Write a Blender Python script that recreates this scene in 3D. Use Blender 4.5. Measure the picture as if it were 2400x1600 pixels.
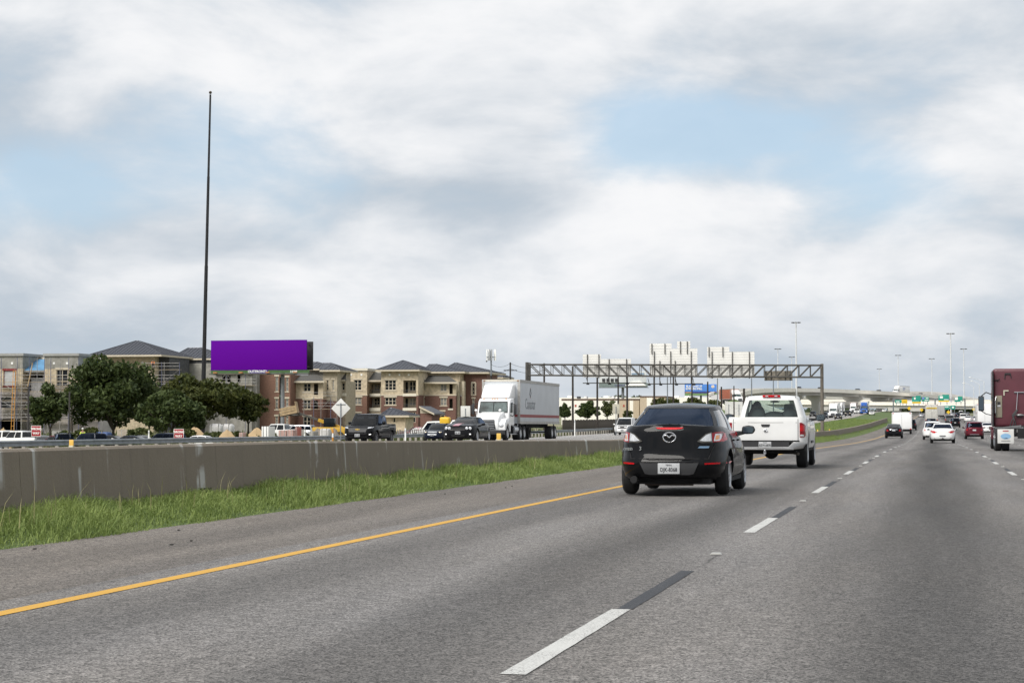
import bpy, bmesh, math, random
import numpy as np
from mathutils import Vector, Matrix
random.seed(7); np.random.seed(7)
R = math.radians
SC = bpy.context.scene
COL = SC.collection
for o in list(bpy.data.objects): bpy.data.objects.remove(o)

# ------------------------------------------------------------------ camera
FPX, CH, PITCH, YAW = 4740.0, 1.15, R(2.295), R(11.72)
cam = bpy.data.cameras.new('camera'); cam.sensor_width = 36; cam.lens = 36*FPX/2400
cam.clip_start = .3; cam.clip_end = 9000
co = bpy.data.objects.new('camera', cam); COL.objects.link(co)
co.location = (0, 0, CH); co.rotation_euler = (R(90)+PITCH, 0, YAW)
SC.camera = co

# ------------------------------------------------------------------ sky, sun, exposure
SUN_AZ, SUN_EL = R(207), R(48)            # sun high behind the left shoulder, behind thin cloud
W = bpy.data.worlds.new('World'); SC.world = W; W.use_nodes = True
wn = W.node_tree.nodes; wl = W.node_tree.links; wn.clear()
def N(t, **kw):
    n = wn.new(t)
    for k, v in kw.items(): setattr(n, k, v)
    return n
def wm(op, a, b=None, c=None, clamp=False):
    n = N('ShaderNodeMath', operation=op); n.use_clamp = clamp
    for i, x in enumerate((a, b, c)):
        if x is None: continue
        if isinstance(x, (int, float)): n.inputs[i].default_value = x
        else: wl.new(x, n.inputs[i])
    return n.outputs[0]
def wvm(op, a, b=None):
    n = N('ShaderNodeVectorMath', operation=op)
    for i, x in enumerate((a, b)):
        if x is None: continue
        if isinstance(x, (tuple, list)): n.inputs[i].default_value = x
        else: wl.new(x, n.inputs[i])
    return n.outputs['Value'] if op in ('DISTANCE', 'LENGTH', 'DOT_PRODUCT') else n.outputs[0]
def wramp(x, a, b, lo=0., hi=1.):
    n = N('ShaderNodeMapRange', interpolation_type='SMOOTHSTEP'); wl.new(x, n.inputs[0])
    for i, v in zip((1, 2, 3, 4), (a, b, lo, hi)): n.inputs[i].default_value = v
    return n.outputs[0]
def wnoise(vec, scale, detail, rough=.5, dist=0.):
    n = N('ShaderNodeTexNoise'); wl.new(vec, n.inputs['Vector'])
    n.inputs['Scale'].default_value = scale; n.inputs['Detail'].default_value = detail
    n.inputs['Roughness'].default_value = rough; n.inputs['Distortion'].default_value = dist
    return n.outputs['Fac']
def wmix(f, a, b):
    n = N('ShaderNodeMix', data_type='RGBA')
    for i, x in ((0, f), (6, a), (7, b)):
        if isinstance(x, (int, float)): n.inputs[i].default_value = x
        elif isinstance(x, tuple): n.inputs[i].default_value = (*x, 1)
        else: wl.new(x, n.inputs[i])
    return n.outputs[2]
def pixdir(u, v):                          # world direction of a photo pixel: where a cloud stands in the sky
    x, y, z = (u-1200)/FPX, (800-v)/FPX, 1.
    f = Vector((-math.sin(YAW), math.cos(YAW), 0)); r = Vector((math.cos(YAW), math.sin(YAW), 0)); k = Vector((0, 0, 1))
    return (r*x + (k*math.cos(PITCH)-f*math.sin(PITCH))*y + (f*math.cos(PITCH)+k*math.sin(PITCH))*z).normalized()
sky = N('ShaderNodeTexSky', sky_type='NISHITA'); sky.sun_disc = False
sky.sun_elevation = SUN_EL; sky.sun_rotation = SUN_AZ; sky.air_density = 1.2; sky.dust_density = 2.0
tc = N('ShaderNodeTexCoord'); d = tc.outputs['Generated']
sep = N('ShaderNodeSeparateXYZ'); wl.new(d, sep.inputs[0])
zz = wm('ADD', wm('MAXIMUM', sep.outputs[2], 0.), .28)
cmb = N('ShaderNodeCombineXYZ')
wl.new(wm('DIVIDE', sep.outputs[0], zz), cmb.inputs[0]); wl.new(wm('DIVIDE', sep.outputs[1], zz), cmb.inputs[1])
P2 = cmb.outputs[0]
warp = N('ShaderNodeTexNoise'); wl.new(P2, warp.inputs['Vector']); warp.inputs['Scale'].default_value = 1.3; warp.inputs['Detail'].default_value = 3
P3 = wvm('ADD', P2, wvm('SCALE', wvm('SUBTRACT', warp.outputs['Color'], (.5, .5, .5))))
P3.node.inputs[1].links[0].from_node.inputs['Scale'].default_value = .55
n1 = wnoise(P3, 1.15, 6, .48)
n2 = wnoise(wvm('ADD', P3, (3.1, 7.7, 0)), 2.6, 8, .5)
n3 = wnoise(wvm('ADD', P3, (9.3, 1.2, 0)), .55, 3, .5)
# rounder cloud heads higher up: noise on the direction itself, stretched sideways
dm = N('ShaderNodeMapping'); wl.new(d, dm.inputs[0]); dm.inputs['Scale'].default_value = (8.5, 8.5, 20.)
n4 = wnoise(dm.outputs[0], 1., 9, .55, .25)
dm2 = N('ShaderNodeMapping'); wl.new(d, dm2.inputs[0]); dm2.inputs['Scale'].default_value = (4., 4., 10.); dm2.inputs['Location'].default_value = (4.3, 2.1, .7)
n5 = wnoise(dm2.outputs[0], 1., 7, .55, .2)
dwarp = wvm('ADD', d, wvm('SCALE', wvm('SUBTRACT', warp.outputs['Color'], (.5, .5, .5))))
dwarp.node.inputs[1].links[0].from_node.inputs['Scale'].default_value = .10
def blob(u, v, r, sv=1.6):
    c0 = pixdir(u, v); dv = wvm('SUBTRACT', dwarp, tuple(c0)); ml = wvm('MULTIPLY', dv, (1, 1, sv))
    return wramp(wvm('LENGTH', ml), 0, r, 1., 0.)
def blobs(L):
    acc = None
    for u, v, r, k in L:
        t_ = wm('MULTIPLY', blob(u, v, r), k); acc = t_ if acc is None else wm('ADD', acc, t_)
    return acc
hole = blobs(((1450, 260, .07, .15), (1620, 310, .07, .20), (1400, 340, .06, .13), (1850, 380, .07, .17), (2080, 460, .06, .16), (60, 480, .09, .30), (480, 400, .10, .16), (1500, 60, .07, .05), (780, 450, .10, .08)))
puff = blobs(((620, 170, .12, .22), (900, 90, .12, .18), (760, 270, .08, .10), (2200, 200, .12, .12), (2330, 560, .10, .22), (860, 640, .07, .22), (1560, 190, .04, .14), (330, 60, .10, .12), (2250, 380, .08, .14), (1330, 590, .06, .14), (1800, 640, .07, .08), (660, 520, .05, .10)))
shade = blobs(((120, 330, .12, .16), (1050, 440, .12, .14), (1900, 270, .10, .12), (700, 740, .16, .06), (1150, 330, .09, .10)))
up = wramp(sep.outputs[2], .03, .16)
dens = wm('ADD', wm('ADD', wm('MULTIPLY', n4, .62), wm('MULTIPLY', n5, .55)), wm('MULTIPLY', n1, .3))
cover = wramp(wm('SUBTRACT', dens, hole), .38, .70)
cover = wm('MAXIMUM', cover, wramp(sep.outputs[2], .0, .10, .9, .2))
lit = wm('ADD', wm('ADD', wm('MULTIPLY', wm('SUBTRACT', n4, .5), 2.3), wm('MULTIPLY', wm('SUBTRACT', n2, .5), .5)), wm('SUBTRACT', wm('ADD', puff, wm('MULTIPLY', wm('SUBTRACT', n5, .5), 1.1)), shade))
lit = wramp(wm('SUBTRACT', lit, wramp(sep.outputs[2], .0, .11, .17, 0.)), -.62, .52)
KS = .1
def kc(*c): return tuple(x/KS for x in c)
cloud = wmix(lit, kc(.375, .43, .49), kc(.725, .728, .738))
blue = wmix(.72, sky.outputs[0], kc(.41, .555, .71))
skycol = wmix(cover, blue, cloud)
bg = N('ShaderNodeBackground'); wl.new(skycol, bg.inputs[0]); bg.inputs[1].default_value = KS
wl.new(bg.outputs[0], N('ShaderNodeOutputWorld').inputs[0])
sl = bpy.data.lights.new('sun', 'SUN'); sl.energy = 3.0; sl.angle = R(34); sl.color = (1, .96, .9)
so = bpy.data.objects.new('sun', sl); COL.objects.link(so)
sd = Vector((math.sin(SUN_AZ)*math.cos(SUN_EL), math.cos(SUN_AZ)*math.cos(SUN_EL), math.sin(SUN_EL)))
so.rotation_euler = (-sd).to_track_quat('-Z', 'Y').to_euler(); so.location = (0, 0, 60)
SC.view_settings.view_transform = 'Standard'; SC.view_settings.look = 'None'
SC.view_settings.exposure = .38; SC.view_settings.gamma = 1
SC.cycles.max_bounces = 6; SC.cycles.transparent_max_bounces = 16; SC.cycles.diffuse_bounces = 3
SC.cycles.use_denoising = True
SC.cycles.use_adaptive_sampling = True; SC.cycles.adaptive_threshold = .02

# ------------------------------------------------------------------ photo geometry helpers
def uy(u, Y): return Y*math.tan(math.atan((u-1200)/4743.8)-YAW)          # x at road distance Y for photo column u
def ux(u, X): return X/math.tan(math.atan((u-1200)/4743.8)-YAW)
def ud(u, D):                                                            # point at depth D on column u
    x = (u-1200)/4743.8*D
    return (x*math.cos(YAW)-D*math.sin(YAW), x*math.sin(YAW)+D*math.cos(YAW))
def vz(v, X, Y):                                                         # height of photo row v above point X, Y
    ph = -X*math.sin(YAW)+Y*math.cos(YAW); k = (800-v)/FPX; s, c = math.sin(PITCH), math.cos(PITCH)
    return CH+ph*(s+k*c)/(c-k*s)

# ------------------------------------------------------------------ terrain profile
_Y = np.array([-200, 60, 80, 103, 150, 205, 260, 330, 416, 600, 800, 1000, 1500, 5000], float)
_Z = np.array([0, 0, -.02, -.12, -.36, -.46, -.32, .05, .7, 2.0, 3.55, 5.0, 8, 8], float)
_yy = np.arange(-200, 5000, 4.0); _zz = np.interp(_yy, _Y, _Z)
_k = np.hanning(15); _k /= _k.sum(); _zz = np.convolve(np.pad(_zz, 7, 'edge'), _k, 'valid')
def zr(Y): return float(np.interp(Y, _yy, _zz))
def zo(Y): return zr(Y)+float(np.interp(Y, [60, 130, 180, 490, 560, 665, 900], [.05, .28, .42, .6, .7, 1.3, 1.6]))
def gz(X, Y):
    r = zr(Y)
    if X >= -8.3: return r
    o = zo(Y)
    w = float(np.interp(X, [-21, -9.6, -8.3], [1, .25, 0]))
    if X > -21: return r*(1-w)+(o+.12)*w + (.14*min(1, (-8.3-X)/1.0) if X > -9.7 else .14*max(0, (X+12)/2.3))
    c = o+.12-.026*min(19., -21-X)-.05*max(0., min(3.5, -40-X))
    if X > -46: return c
    return c - float(np.interp(Y, [190, 207], [.95, .32]))*min(1, (-46-X)/12)

# ------------------------------------------------------------------ materials
MATS = {}
def mat(name, col=(.5, .5, .5), rough=.6, metal=0., var=.12, scale=3., bump=0., bscale=40., coat=0., spec=.5, emit=None, alpha=None, col2=None, island=0.):
    if name in MATS: return MATS[name]
    m = bpy.data.materials.new(name); m.use_nodes = True; nt = m.node_tree; n = nt.nodes; l = nt.links
    b = n['Principled BSDF']
    b.inputs['Roughness'].default_value = rough; b.inputs['Metallic'].default_value = metal
    b.inputs['Coat Weight'].default_value = coat; b.inputs['Coat Roughness'].default_value = .03; b.inputs['Coat IOR'].default_value = 1.36
    b.inputs['Specular IOR Level'].default_value = spec
    t = n.new('ShaderNodeTexCoord'); no = n.new('ShaderNodeTexNoise'); l.new(t.outputs['Object'], no.inputs['Vector'])
    no.inputs['Scale'].default_value = scale; no.inputs['Detail'].default_value = 5
    mx = n.new('ShaderNodeMix'); mx.data_type = 'RGBA'
    fac = no.outputs['Fac']
    if island:
        g = n.new('ShaderNodeNewGeometry'); a = n.new('ShaderNodeMath'); a.operation = 'MULTIPLY_ADD'
        l.new(g.outputs['Random Per Island'], a.inputs[0]); a.inputs[1].default_value = island
        a2 = n.new('ShaderNodeMath'); a2.operation = 'MULTIPLY'; l.new(fac, a2.inputs[0]); a2.inputs[1].default_value = 1-island
        l.new(a2.outputs[0], a.inputs[2]); fac = a.outputs[0]
    c2 = col2 or tuple(min(1, x*(1+var)) for x in col); c1 = col if col2 else tuple(x*(1-var) for x in col)
    rm = n.new('ShaderNodeMapRange'); l.new(fac, rm.inputs[0]); rm.inputs[1].default_value = .28 if not island else .1; rm.inputs[2].default_value = .72 if not island else .9
    l.new(rm.outputs[0], mx.inputs[0]); mx.inputs[6].default_value = (*c1, 1); mx.inputs[7].default_value = (*c2, 1)
    l.new(mx.outputs[2], b.inputs['Base Color'])
    if bump:
        n2 = n.new('ShaderNodeTexNoise'); l.new(t.outputs['Object'], n2.inputs['Vector']); n2.inputs['Scale'].default_value = bscale; n2.inputs['Detail'].default_value = 4
        bp = n.new('ShaderNodeBump'); bp.inputs['Strength'].default_value = bump; l.new(n2.outputs['Fac'], bp.inputs['Height']); bp.inputs['Distance'].default_value = .02
        l.new(bp.outputs[0], b.inputs['Normal'])
    if emit: b.inputs['Emission Color'].default_value = (*emit[:3], 1); b.inputs['Emission Strength'].default_value = emit[3]
    MATS[name] = m; return m
def glassmat(name, tint, ior=1.5, rough=.02, refl=(1, 1, 1)):
    if name in MATS: return MATS[name]
    m = bpy.data.materials.new(name); m.use_nodes = True; n = m.node_tree.nodes; l = m.node_tree.links; n.clear()
    o = n.new('ShaderNodeOutputMaterial'); mx = n.new('ShaderNodeMixShader'); tr = n.new('ShaderNodeBsdfTransparent'); gl = n.new('ShaderNodeBsdfGlossy')
    tr.inputs[0].default_value = (*tint, 1); gl.inputs['Roughness'].default_value = rough; gl.inputs[0].default_value = (*refl, 1)
    lw = n.new('ShaderNodeLayerWeight'); lw.inputs[0].default_value = .5; pw = n.new('ShaderNodeMath'); pw.operation = 'POWER'; l.new(lw.outputs['Facing'], pw.inputs[0]); pw.inputs[1].default_value = 4.
    f = n.new('ShaderNodeMath'); f.operation = 'MULTIPLY_ADD'; l.new(pw.outputs[0], f.inputs[0]); r0 = ((ior-1)/(ior+1))**2; f.inputs[1].default_value = 1-r0; f.inputs[2].default_value = r0
    t = n.new('ShaderNodeTexCoord'); no = n.new('ShaderNodeTexNoise'); l.new(t.outputs['Object'], no.inputs[0]); no.inputs['Scale'].default_value = 1.2
    bp = n.new('ShaderNodeBump'); bp.inputs['Strength'].default_value = .02; l.new(no.outputs[0], bp.inputs['Height']); l.new(bp.outputs[0], gl.inputs['Normal'])
    l.new(f.outputs[0], mx.inputs[0]); l.new(tr.outputs[0], mx.inputs[1]); l.new(gl.outputs[0], mx.inputs[2]); l.new(mx.outputs[0], o.inputs[0])
    MATS[name] = m; return m
def paint(name, col, metal=.0, rough=.4, dirt=.15):
    return mat('paint_'+name, col, rough, metal, dirt, 2.2, coat=.48, spec=.03)

# ------------------------------------------------------------------ mesh builder
class MB:
    def __init__(s): s.v = []; s.f = []
    def add(s, vs, fs):
        k = len(s.v); s.v += [tuple(p) for p in vs]; s.f += [tuple(i+k for i in f) for f in fs]; return s
    def box(s, c, size, rz=0., rx=0., ry=0.):
        x, y, z = (a/2 for a in size)
        pts = [Vector(p) for p in ((-x, -y, -z), (x, -y, -z), (x, y, -z), (-x, y, -z), (-x, -y, z), (x, -y, z), (x, y, z), (-x, y, z))]
        if rz or rx or ry:
            m = Matrix.Rotation(rz, 3, 'Z') @ Matrix.Rotation(ry, 3, 'Y') @ Matrix.Rotation(rx, 3, 'X'); pts = [m @ p for p in pts]
        return s.add([p+Vector(c) for p in pts], [(0, 3, 2, 1), (4, 5, 6, 7), (0, 1, 5, 4), (1, 2, 6, 5), (2, 3, 7, 6), (3, 0, 4, 7)])
    def b2(s, x0, x1, y0, y1, z0, z1):
        return s.box(((x0+x1)/2, (y0+y1)/2, (z0+z1)/2), (abs(x1-x0), abs(y1-y0), abs(z1-z0)))
    def tube(s, p0, p1, r0, r1=None, n=8, caps=True):
        r1 = r0 if r1 is None else r1
        p0, p1 = Vector(p0), Vector(p1); dd = (p1-p0).normalized()
        a = dd.orthogonal().normalized(); b = dd.cross(a)
        vs = []
        for p, r in ((p0, r0), (p1, r1)):
            for i in range(n):
                t = 2*math.pi*i/n; vs.append(p+a*math.cos(t)*r+b*math.sin(t)*r)
        fs = [(i, (i+1) % n, n+(i+1) % n, n+i) for i in range(n)]
        if caps: fs += [tuple(range(n))[::-1], tuple(range(n, 2*n))]
        return s.add(vs, fs)
    def path(s, pts, r, n=6):
        for a, b in zip(pts[:-1], pts[1:]): s.tube(a, b, r, n=n)
        return s
    def prism(s, poly, axis, a0, a1):
        """poly in the other two axes, extruded along axis from a0 to a1"""
        def mk(p, a):
            if axis == 'x': return (a, p[0], p[1])
            if axis == 'y': return (p[0], a, p[1])
            return (p[0], p[1], a)
        n = len(poly)
        return s.add([mk(p, a0) for p in poly]+[mk(p, a1) for p in poly],
                     [tuple(range(n))[::-1], tuple(range(n, 2*n))]+[(i, (i+1) % n, n+(i+1) % n, n+i) for i in range(n)])
    def lathe(s, prof, axis='x', n=24, c=(0, 0, 0)):
        """prof: list of (along, radius)"""
        vs = []; m = len(prof)
        for i in range(n):
            t = 2*math.pi*i/n
            for a, r in prof:
                q = {'x': (a, r*math.cos(t), r*math.sin(t)), 'y': (r*math.cos(t), a, r*math.sin(t)), 'z': (r*math.cos(t), r*math.sin(t), a)}[axis]
                vs.append((q[0]+c[0], q[1]+c[1], q[2]+c[2]))
        fs = [(i*m+j, i*m+j+1, ((i+1) % n)*m+j+1, ((i+1) % n)*m+j) for i in range(n) for j in range(m-1)]
        return s.add(vs, fs)
    def grid(s, rows, closed=False, skip=None):
        n = len(rows[0]); k = len(s.v)
        for r in rows: s.v += [tuple(p) for p in r]
        for i in range(len(rows)-1):
            for j in range(n if closed else n-1):
                if skip and skip(i, j): continue
                j2 = (j+1) % n
                s.f.append((k+i*n+j, k+i*n+j2, k+(i+1)*n+j2, k+(i+1)*n+j))
        return s
    def ball(s, c, r, n=10, m=7):
        rr = (r, r, r) if isinstance(r, (int, float)) else r
        rows = []
        for i in range(m+1):
            p = math.pi*i/m
            rows.append([(c[0]+rr[0]*math.sin(p)*math.cos(2*math.pi*j/n), c[1]+rr[1]*math.sin(p)*math.sin(2*math.pi*j/n), c[2]+rr[2]*math.cos(p)) for j in range(n)])
        return s.grid(rows, closed=True)
    def mesh(s, name, m, smooth=None, bevel=0., seg=2):
        me = bpy.data.meshes.new(name); me.from_pydata(s.v, [], s.f)
        bm = bmesh.new(); bm.from_mesh(me)
        bmesh.ops.remove_doubles(bm, verts=bm.verts, dist=1e-4)
        bmesh.ops.recalc_face_normals(bm, faces=bm.faces)
        if bevel:
            es = [e for e in bm.edges if len(e.link_faces) == 2 and e.calc_face_angle(0) > .5]
            if es: bmesh.ops.bevel(bm, geom=es, offset=bevel, segments=seg, affect='EDGES', profile=.6, clamp_overlap=True)
        bm.to_mesh(me); bm.free()
        if smooth is not None or bevel:
            me.shade_smooth(); me.set_sharp_from_angle(angle=R(smooth if smooth is not None else 40))
        me.materials.append(m); return me
    def build(s, name, m, parent=None, smooth=None, bevel=0., seg=2, kind=None, label=None):
        return link(name, s.mesh(name, m, smooth, bevel, seg), parent, kind=kind, label=label)
def link(name, me, parent=None, loc=(0, 0, 0), rot=None, kind=None, label=None, scale=None):
    o = bpy.data.objects.new(name, me); COL.objects.link(o); o.parent = parent; o.location = loc
    if rot is not None: o.rotation_euler = rot
    if scale is not None: o.scale = scale
    if kind: o['kind'] = kind
    if label: o['label'] = label
    return o
def thing(name, label, cat, loc=(0, 0, 0), rz=0., group=None):
    o = bpy.data.objects.new(name, None); COL.objects.link(o); o.location = loc; o.rotation_euler = (0, 0, rz)
    o.empty_display_size = .3
    return tag(o, label, cat, group)
def tag(o, label, cat, group=None):
    o['label'] = label; o['category'] = cat
    if group: o['group'] = group
    return o
def text(body, size, m, parent, loc, rot, name='lettering', ext=.002, align='CENTER', sx=1., bold=0.):
    cu = bpy.data.curves.new('t', 'FONT'); cu.body = body; cu.size = size; cu.extrude = ext; cu.align_x = align; cu.align_y = 'CENTER'; cu.offset = bold; cu.resolution_u = 2
    t = bpy.data.objects.new('t', cu); me = bpy.data.meshes.new_from_object(t); bpy.data.objects.remove(t); bpy.data.curves.remove(cu)
    me.name = name; me.materials.clear(); me.materials.append(m)
    return link(name, me, parent, loc, rot, scale=(sx, 1, 1))
FACE = (R(90), 0, 0)      # text facing -Y
def copy_tree(o, parent=None):
    c = o.copy(); COL.objects.link(c); c.parent = parent
    for ch in list(o.children): copy_tree(ch, c)
    return c

# ------------------------------------------------------------------ ground, roads
def nodemat(name):
    m = bpy.data.materials.new(name); m.use_nodes = True; MATS[name] = m
    return m, m.node_tree.nodes, m.node_tree.links, m.node_tree.nodes['Principled BSDF']
class NG:
    """tiny node helper for the surface materials"""
    def __init__(s, n, l):
        s.n, s.l = n, l; s.tc = n.new('ShaderNodeTexCoord').outputs['Object']
        sp = n.new('ShaderNodeSeparateXYZ'); l.new(s.tc, sp.inputs[0]); s.x, s.y, s.z = sp.outputs
    def vec(s, sx, sy, sz, off=0):
        m = s.n.new('ShaderNodeMapping'); s.l.new(s.tc, m.inputs[0]); m.inputs['Scale'].default_value = (sx, sy, sz); m.inputs['Location'].default_value = (off, off*.7, off*.3); return m.outputs[0]
    def noise(s, vec, scale, det=4, rough=.55):
        t = s.n.new('ShaderNodeTexNoise'); s.l.new(vec, t.inputs[0]); t.inputs['Scale'].default_value = scale; t.inputs['Detail'].default_value = det; t.inputs['Roughness'].default_value = rough; return t.outputs['Fac']
    def m(s, op, a, b=None, c=None):
        t = s.n.new('ShaderNodeMath'); t.operation = op
        for i, x in enumerate((a, b, c)):
            if x is None: continue
            if isinstance(x, (int, float)): t.inputs[i].default_value = x
            else: s.l.new(x, t.inputs[i])
        return t.outputs[0]
    def ramp(s, x, a, b, lo=0., hi=1.):
        t = s.n.new('ShaderNodeMapRange'); t.interpolation_type = 'SMOOTHSTEP'; s.l.new(x, t.inputs[0])
        for i, v in zip((1, 2, 3, 4), (a, b, lo, hi)): t.inputs[i].default_value = v
        return t.outputs[0]
    def mix(s, f, a, b, blend='MIX'):
        t = s.n.new('ShaderNodeMix'); t.data_type = 'RGBA'; t.blend_type = blend
        for i, x in ((0, f), (6, a), (7, b)):
            if isinstance(x, (int, float)): t.inputs[i].default_value = x
            elif isinstance(x, tuple): t.inputs[i].default_value = (*x, 1)
            else: s.l.new(x, t.inputs[i])
        return t.outputs[2]
    def bump(s, h, b, st, dist=.01):
        t = s.n.new('ShaderNodeBump'); t.inputs['Strength'].default_value = st; t.inputs['Distance'].default_value = dist; s.l.new(h, t.inputs['Height']); s.l.new(t.outputs[0], b.inputs['Normal'])
def asphalt(name, c, lanes, dark=.0):
    m, n, l, b = nodemat(name); g = NG(n, l)
    vo = n.new('ShaderNodeTexVoronoi'); l.new(g.vec(1, .8, 1), vo.inputs[0]); vo.inputs['Scale'].default_value = 95
    spr = n.new('ShaderNodeSeparateColor'); l.new(vo.outputs['Color'], spr.inputs[0])
    a1 = g.ramp(spr.outputs[0], .0, 1., .36, 1.66)
    a2 = g.ramp(g.noise(g.tc, 9, 4, .7), .3, .7, .80, 1.2)
    a3 = g.ramp(g.noise(g.vec(.8, .05, 1), 1.6, 4), .3, .7, .80, 1.16)
    f = g.m('MULTIPLY', g.m('MULTIPLY', a1, a2), a3)
    if lanes:
        # oil and rubber darkened bands along the lanes, a paving seam beside the lane line, tar drips
        wob = g.ramp(g.noise(g.vec(.6, .03, 1), 1.0, 3), .25, .75, .80, 1.08)
        xw = g.m('ADD', g.x, g.m('MULTIPLY', g.m('SUBTRACT', g.noise(g.vec(.1, .04, .1), 1., 2), .5), .3))
        dk = None
        for c0, w0, k0 in ((-2.7, .9, .52), (-4.8, .7, .40), (.05, 1.3, .74), (1.35, .4, .10), (3.6, 1.2, .7), (7.25, 1.1, .4), (10.9, 1.1, .4)):
            t0 = g.m('MULTIPLY', g.ramp(g.m('ABSOLUTE', g.m('SUBTRACT', xw, c0)), 0, w0, 1, 0), k0); dk = t0 if dk is None else g.m('ADD', dk, t0)
        f = g.m('MULTIPLY', f, g.m('SUBTRACT', 1.18, g.m('MULTIPLY', dk, wob)))
        seam = None
        for c0 in (-1.83, 1.82, 5.5):
            t0 = g.ramp(g.m('ABSOLUTE', g.m('SUBTRACT', g.m('ADD', g.x, g.m('MULTIPLY', g.m('SUBTRACT', g.noise(g.vec(.3, 1.2, 1), 1., 3), .5), .05)), c0)), .004, .022, 1, 0); seam = t0 if seam is None else g.m('ADD', seam, t0)
        f = g.m('MULTIPLY', f, g.m('SUBTRACT', 1., g.m('MULTIPLY', seam, g.ramp(g.noise(g.vec(1, .5, 1), 1.3, 4), .42, .6, 0, .5))))
        drip = g.ramp(g.noise(g.vec(1, .45, 1), 5.5, 2, .4), .71, .78)
        f = g.m('MULTIPLY', f, g.m('SUBTRACT', 1., g.m('MULTIPLY', drip, .4)))
    warm = g.mix(g.noise(g.vec(1, .2, 1), .7, 3), tuple(x*k for x, k in zip(c, (1.05, 1., .93))), tuple(x*k for x, k in zip(c, (.97, .99, 1.03))))
    l.new(g.mix(1., warm, _gray(n, l, f), 'MULTIPLY'), b.inputs['Base Color'])
    b.inputs['Roughness'].default_value = .82; b.inputs['Specular IOR Level'].default_value = .35
    g.bump(vo.outputs['Distance'], b, .5, .012)
    return m
def _gray(n, l, f):
    t = n.new('ShaderNodeCombineColor')
    for i in range(3): l.new(f, t.inputs[i])
    return t.outputs[0]
M_ROAD = asphalt('asphalt_lanes', (.130, .1245, .1205), True)
M_SHOULDER = asphalt('asphalt_shoulder', (.138, .125, .113), False)
M_OPP = asphalt('concrete_roadway', (.27, .265, .26), False)
def ystations(y0, y1):
    ys = [y0]
    while ys[-1] < y1: ys.append(min(y1, ys[-1]+max(3., .05*abs(ys[-1]))))
    return ys
def strip(name, xs, y0, y1, dz, m, parent=None, kind='structure', skirt=.12, label=None):
    mb = MB(); rows = []
    for y in ystations(y0, y1):
        r = [(x, y, gz(x, y)+dz) for x in xs]
        if skirt: r = [(xs[0], y, gz(xs[0], y)+dz-skirt)]+r+[(xs[-1], y, gz(xs[-1], y)+dz-skirt)]
        rows.append(r)
    mb.grid(rows)
    return mb.build(name, m, parent, kind=kind, smooth=30, label=label)
m, n, l, b = nodemat('ground_soil_grass'); g = NG(n, l)
f = g.ramp(g.noise(g.tc, .09, 5), .4, .6)
gr = g.mix(g.noise(g.tc, 1.3, 6, .7), (.055, .095, .022), (.13, .165, .05))
so_ = g.mix(g.noise(g.tc, .6, 5), (.20, .165, .11), (.30, .26, .19))
l.new(g.mix(f, gr, so_), b.inputs['Base Color']); b.inputs['Roughness'].default_value = .95
M_GROUND = m
xs = [-2500, -1500, -900, -600, -420, -300, -220, -160, -120, -90, -70, -58, -50, -46, -43, -40, -33, -27, -21, -17, -13, -10.5, -9.6, -8.9, -8.3, -4, 4, 12, 18, 25, 40, 80, 160, 400, 900, 2500]
mb = MB(); mb.grid([[(x, y, gz(x, y)-.07) for x in xs] for y in ystations(-60, 4800)])
mb.build('ground', M_GROUND, kind='structure', smooth=40)
road = strip('road', [-5.9, -4, -2, 0, 2, 5, 9, 13, 16.4], -30, 1500, 0, M_ROAD)
shoulder = strip('shoulder', [-8.3, -7, -5.9], -30, 1500, -.004, M_SHOULDER)
opposing_road = strip('opposing_road', [-42, -38, -34, -30, -26, -21], -30, 1500, .02, M_OPP)
# median grass floor
mg, n, l, b = nodemat('grass_floor'); g = NG(n, l)
l.new(g.mix(g.noise(g.tc, 2.2, 7, .7), (.04, .07, .016), (.105, .15, .04)), b.inputs['Base Color']); b.inputs['Roughness'].default_value = .95
g.bump(g.noise(g.tc, 14, 5), b, .8, .05)
grass_floor = strip('grass_verge', [-9.62, -9.2, -8.7, -8.3], -20, 900, -.02, mg)
strip('median_grass', [-20.9, -18, -15, -12, -9.7], 188, 900, -.03, mg)
strip('opposing_shoulder', [-21, -18, -15, -12, -10.], -30, 188, .015, M_OPP)

# painted markings
def worn(name, c, thr, under=(.13, .125, .12)):
    m, n, l, b = nodemat(name); g = NG(n, l)
    col = g.mix(g.noise(g.vec(1, .3, 1), 6, 5, .65), tuple(x*.80 for x in c), tuple(min(1, x*1.08) for x in c))
    chip = g.m('MULTIPLY', g.ramp(g.noise(g.tc, 85, 3, .7), thr, thr+.07), g.ramp(g.noise(g.vec(1, .5, 1), 3.2, 3), .35, .62, .25, 1.))
    l.new(g.mix(chip, col, under), b.inputs['Base Color']); b.inputs['Roughness'].default_value = .7; g.bump(g.noise(g.tc, 70, 4), b, .4, .01); return m
M_YEL = worn('yellow_paint', (.58, .32, .035), .575)
M_WHITE_LINE = worn('white_paint_line', (.52, .52, .50), .53)
M_BLACK_LINE = worn('black_contrast_paint', (.018, .020, .026), .55, (.10, .1, .1))
strip('yellow_edge_line', [-5.57, -5.44], -30, 1200, .0035, M_YEL, road, kind=None, skirt=0)
strip('yellow_edge_line', [-22.2, -22.05], 40, 1200, .03, M_YEL, opposing_road, kind=None, skirt=0)
strip('white_edge_line', [14.6, 14.75], -30, 1200, .0035, M_WHITE_LINE, road, kind=None, skirt=0)
strip('white_edge_line', [-38.2, -38.05], 40, 1200, .03, M_WHITE_LINE, opposing_road, kind=None, skirt=0)
M_MARKER = mat('marker_plastic', (.42, .42, .40), .5, var=.25)
mbm = MB(); mbm.prism([(-.05, 0), (.05, 0), (.035, .014), (-.035, .014)], 'y', -.04, .04)
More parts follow.
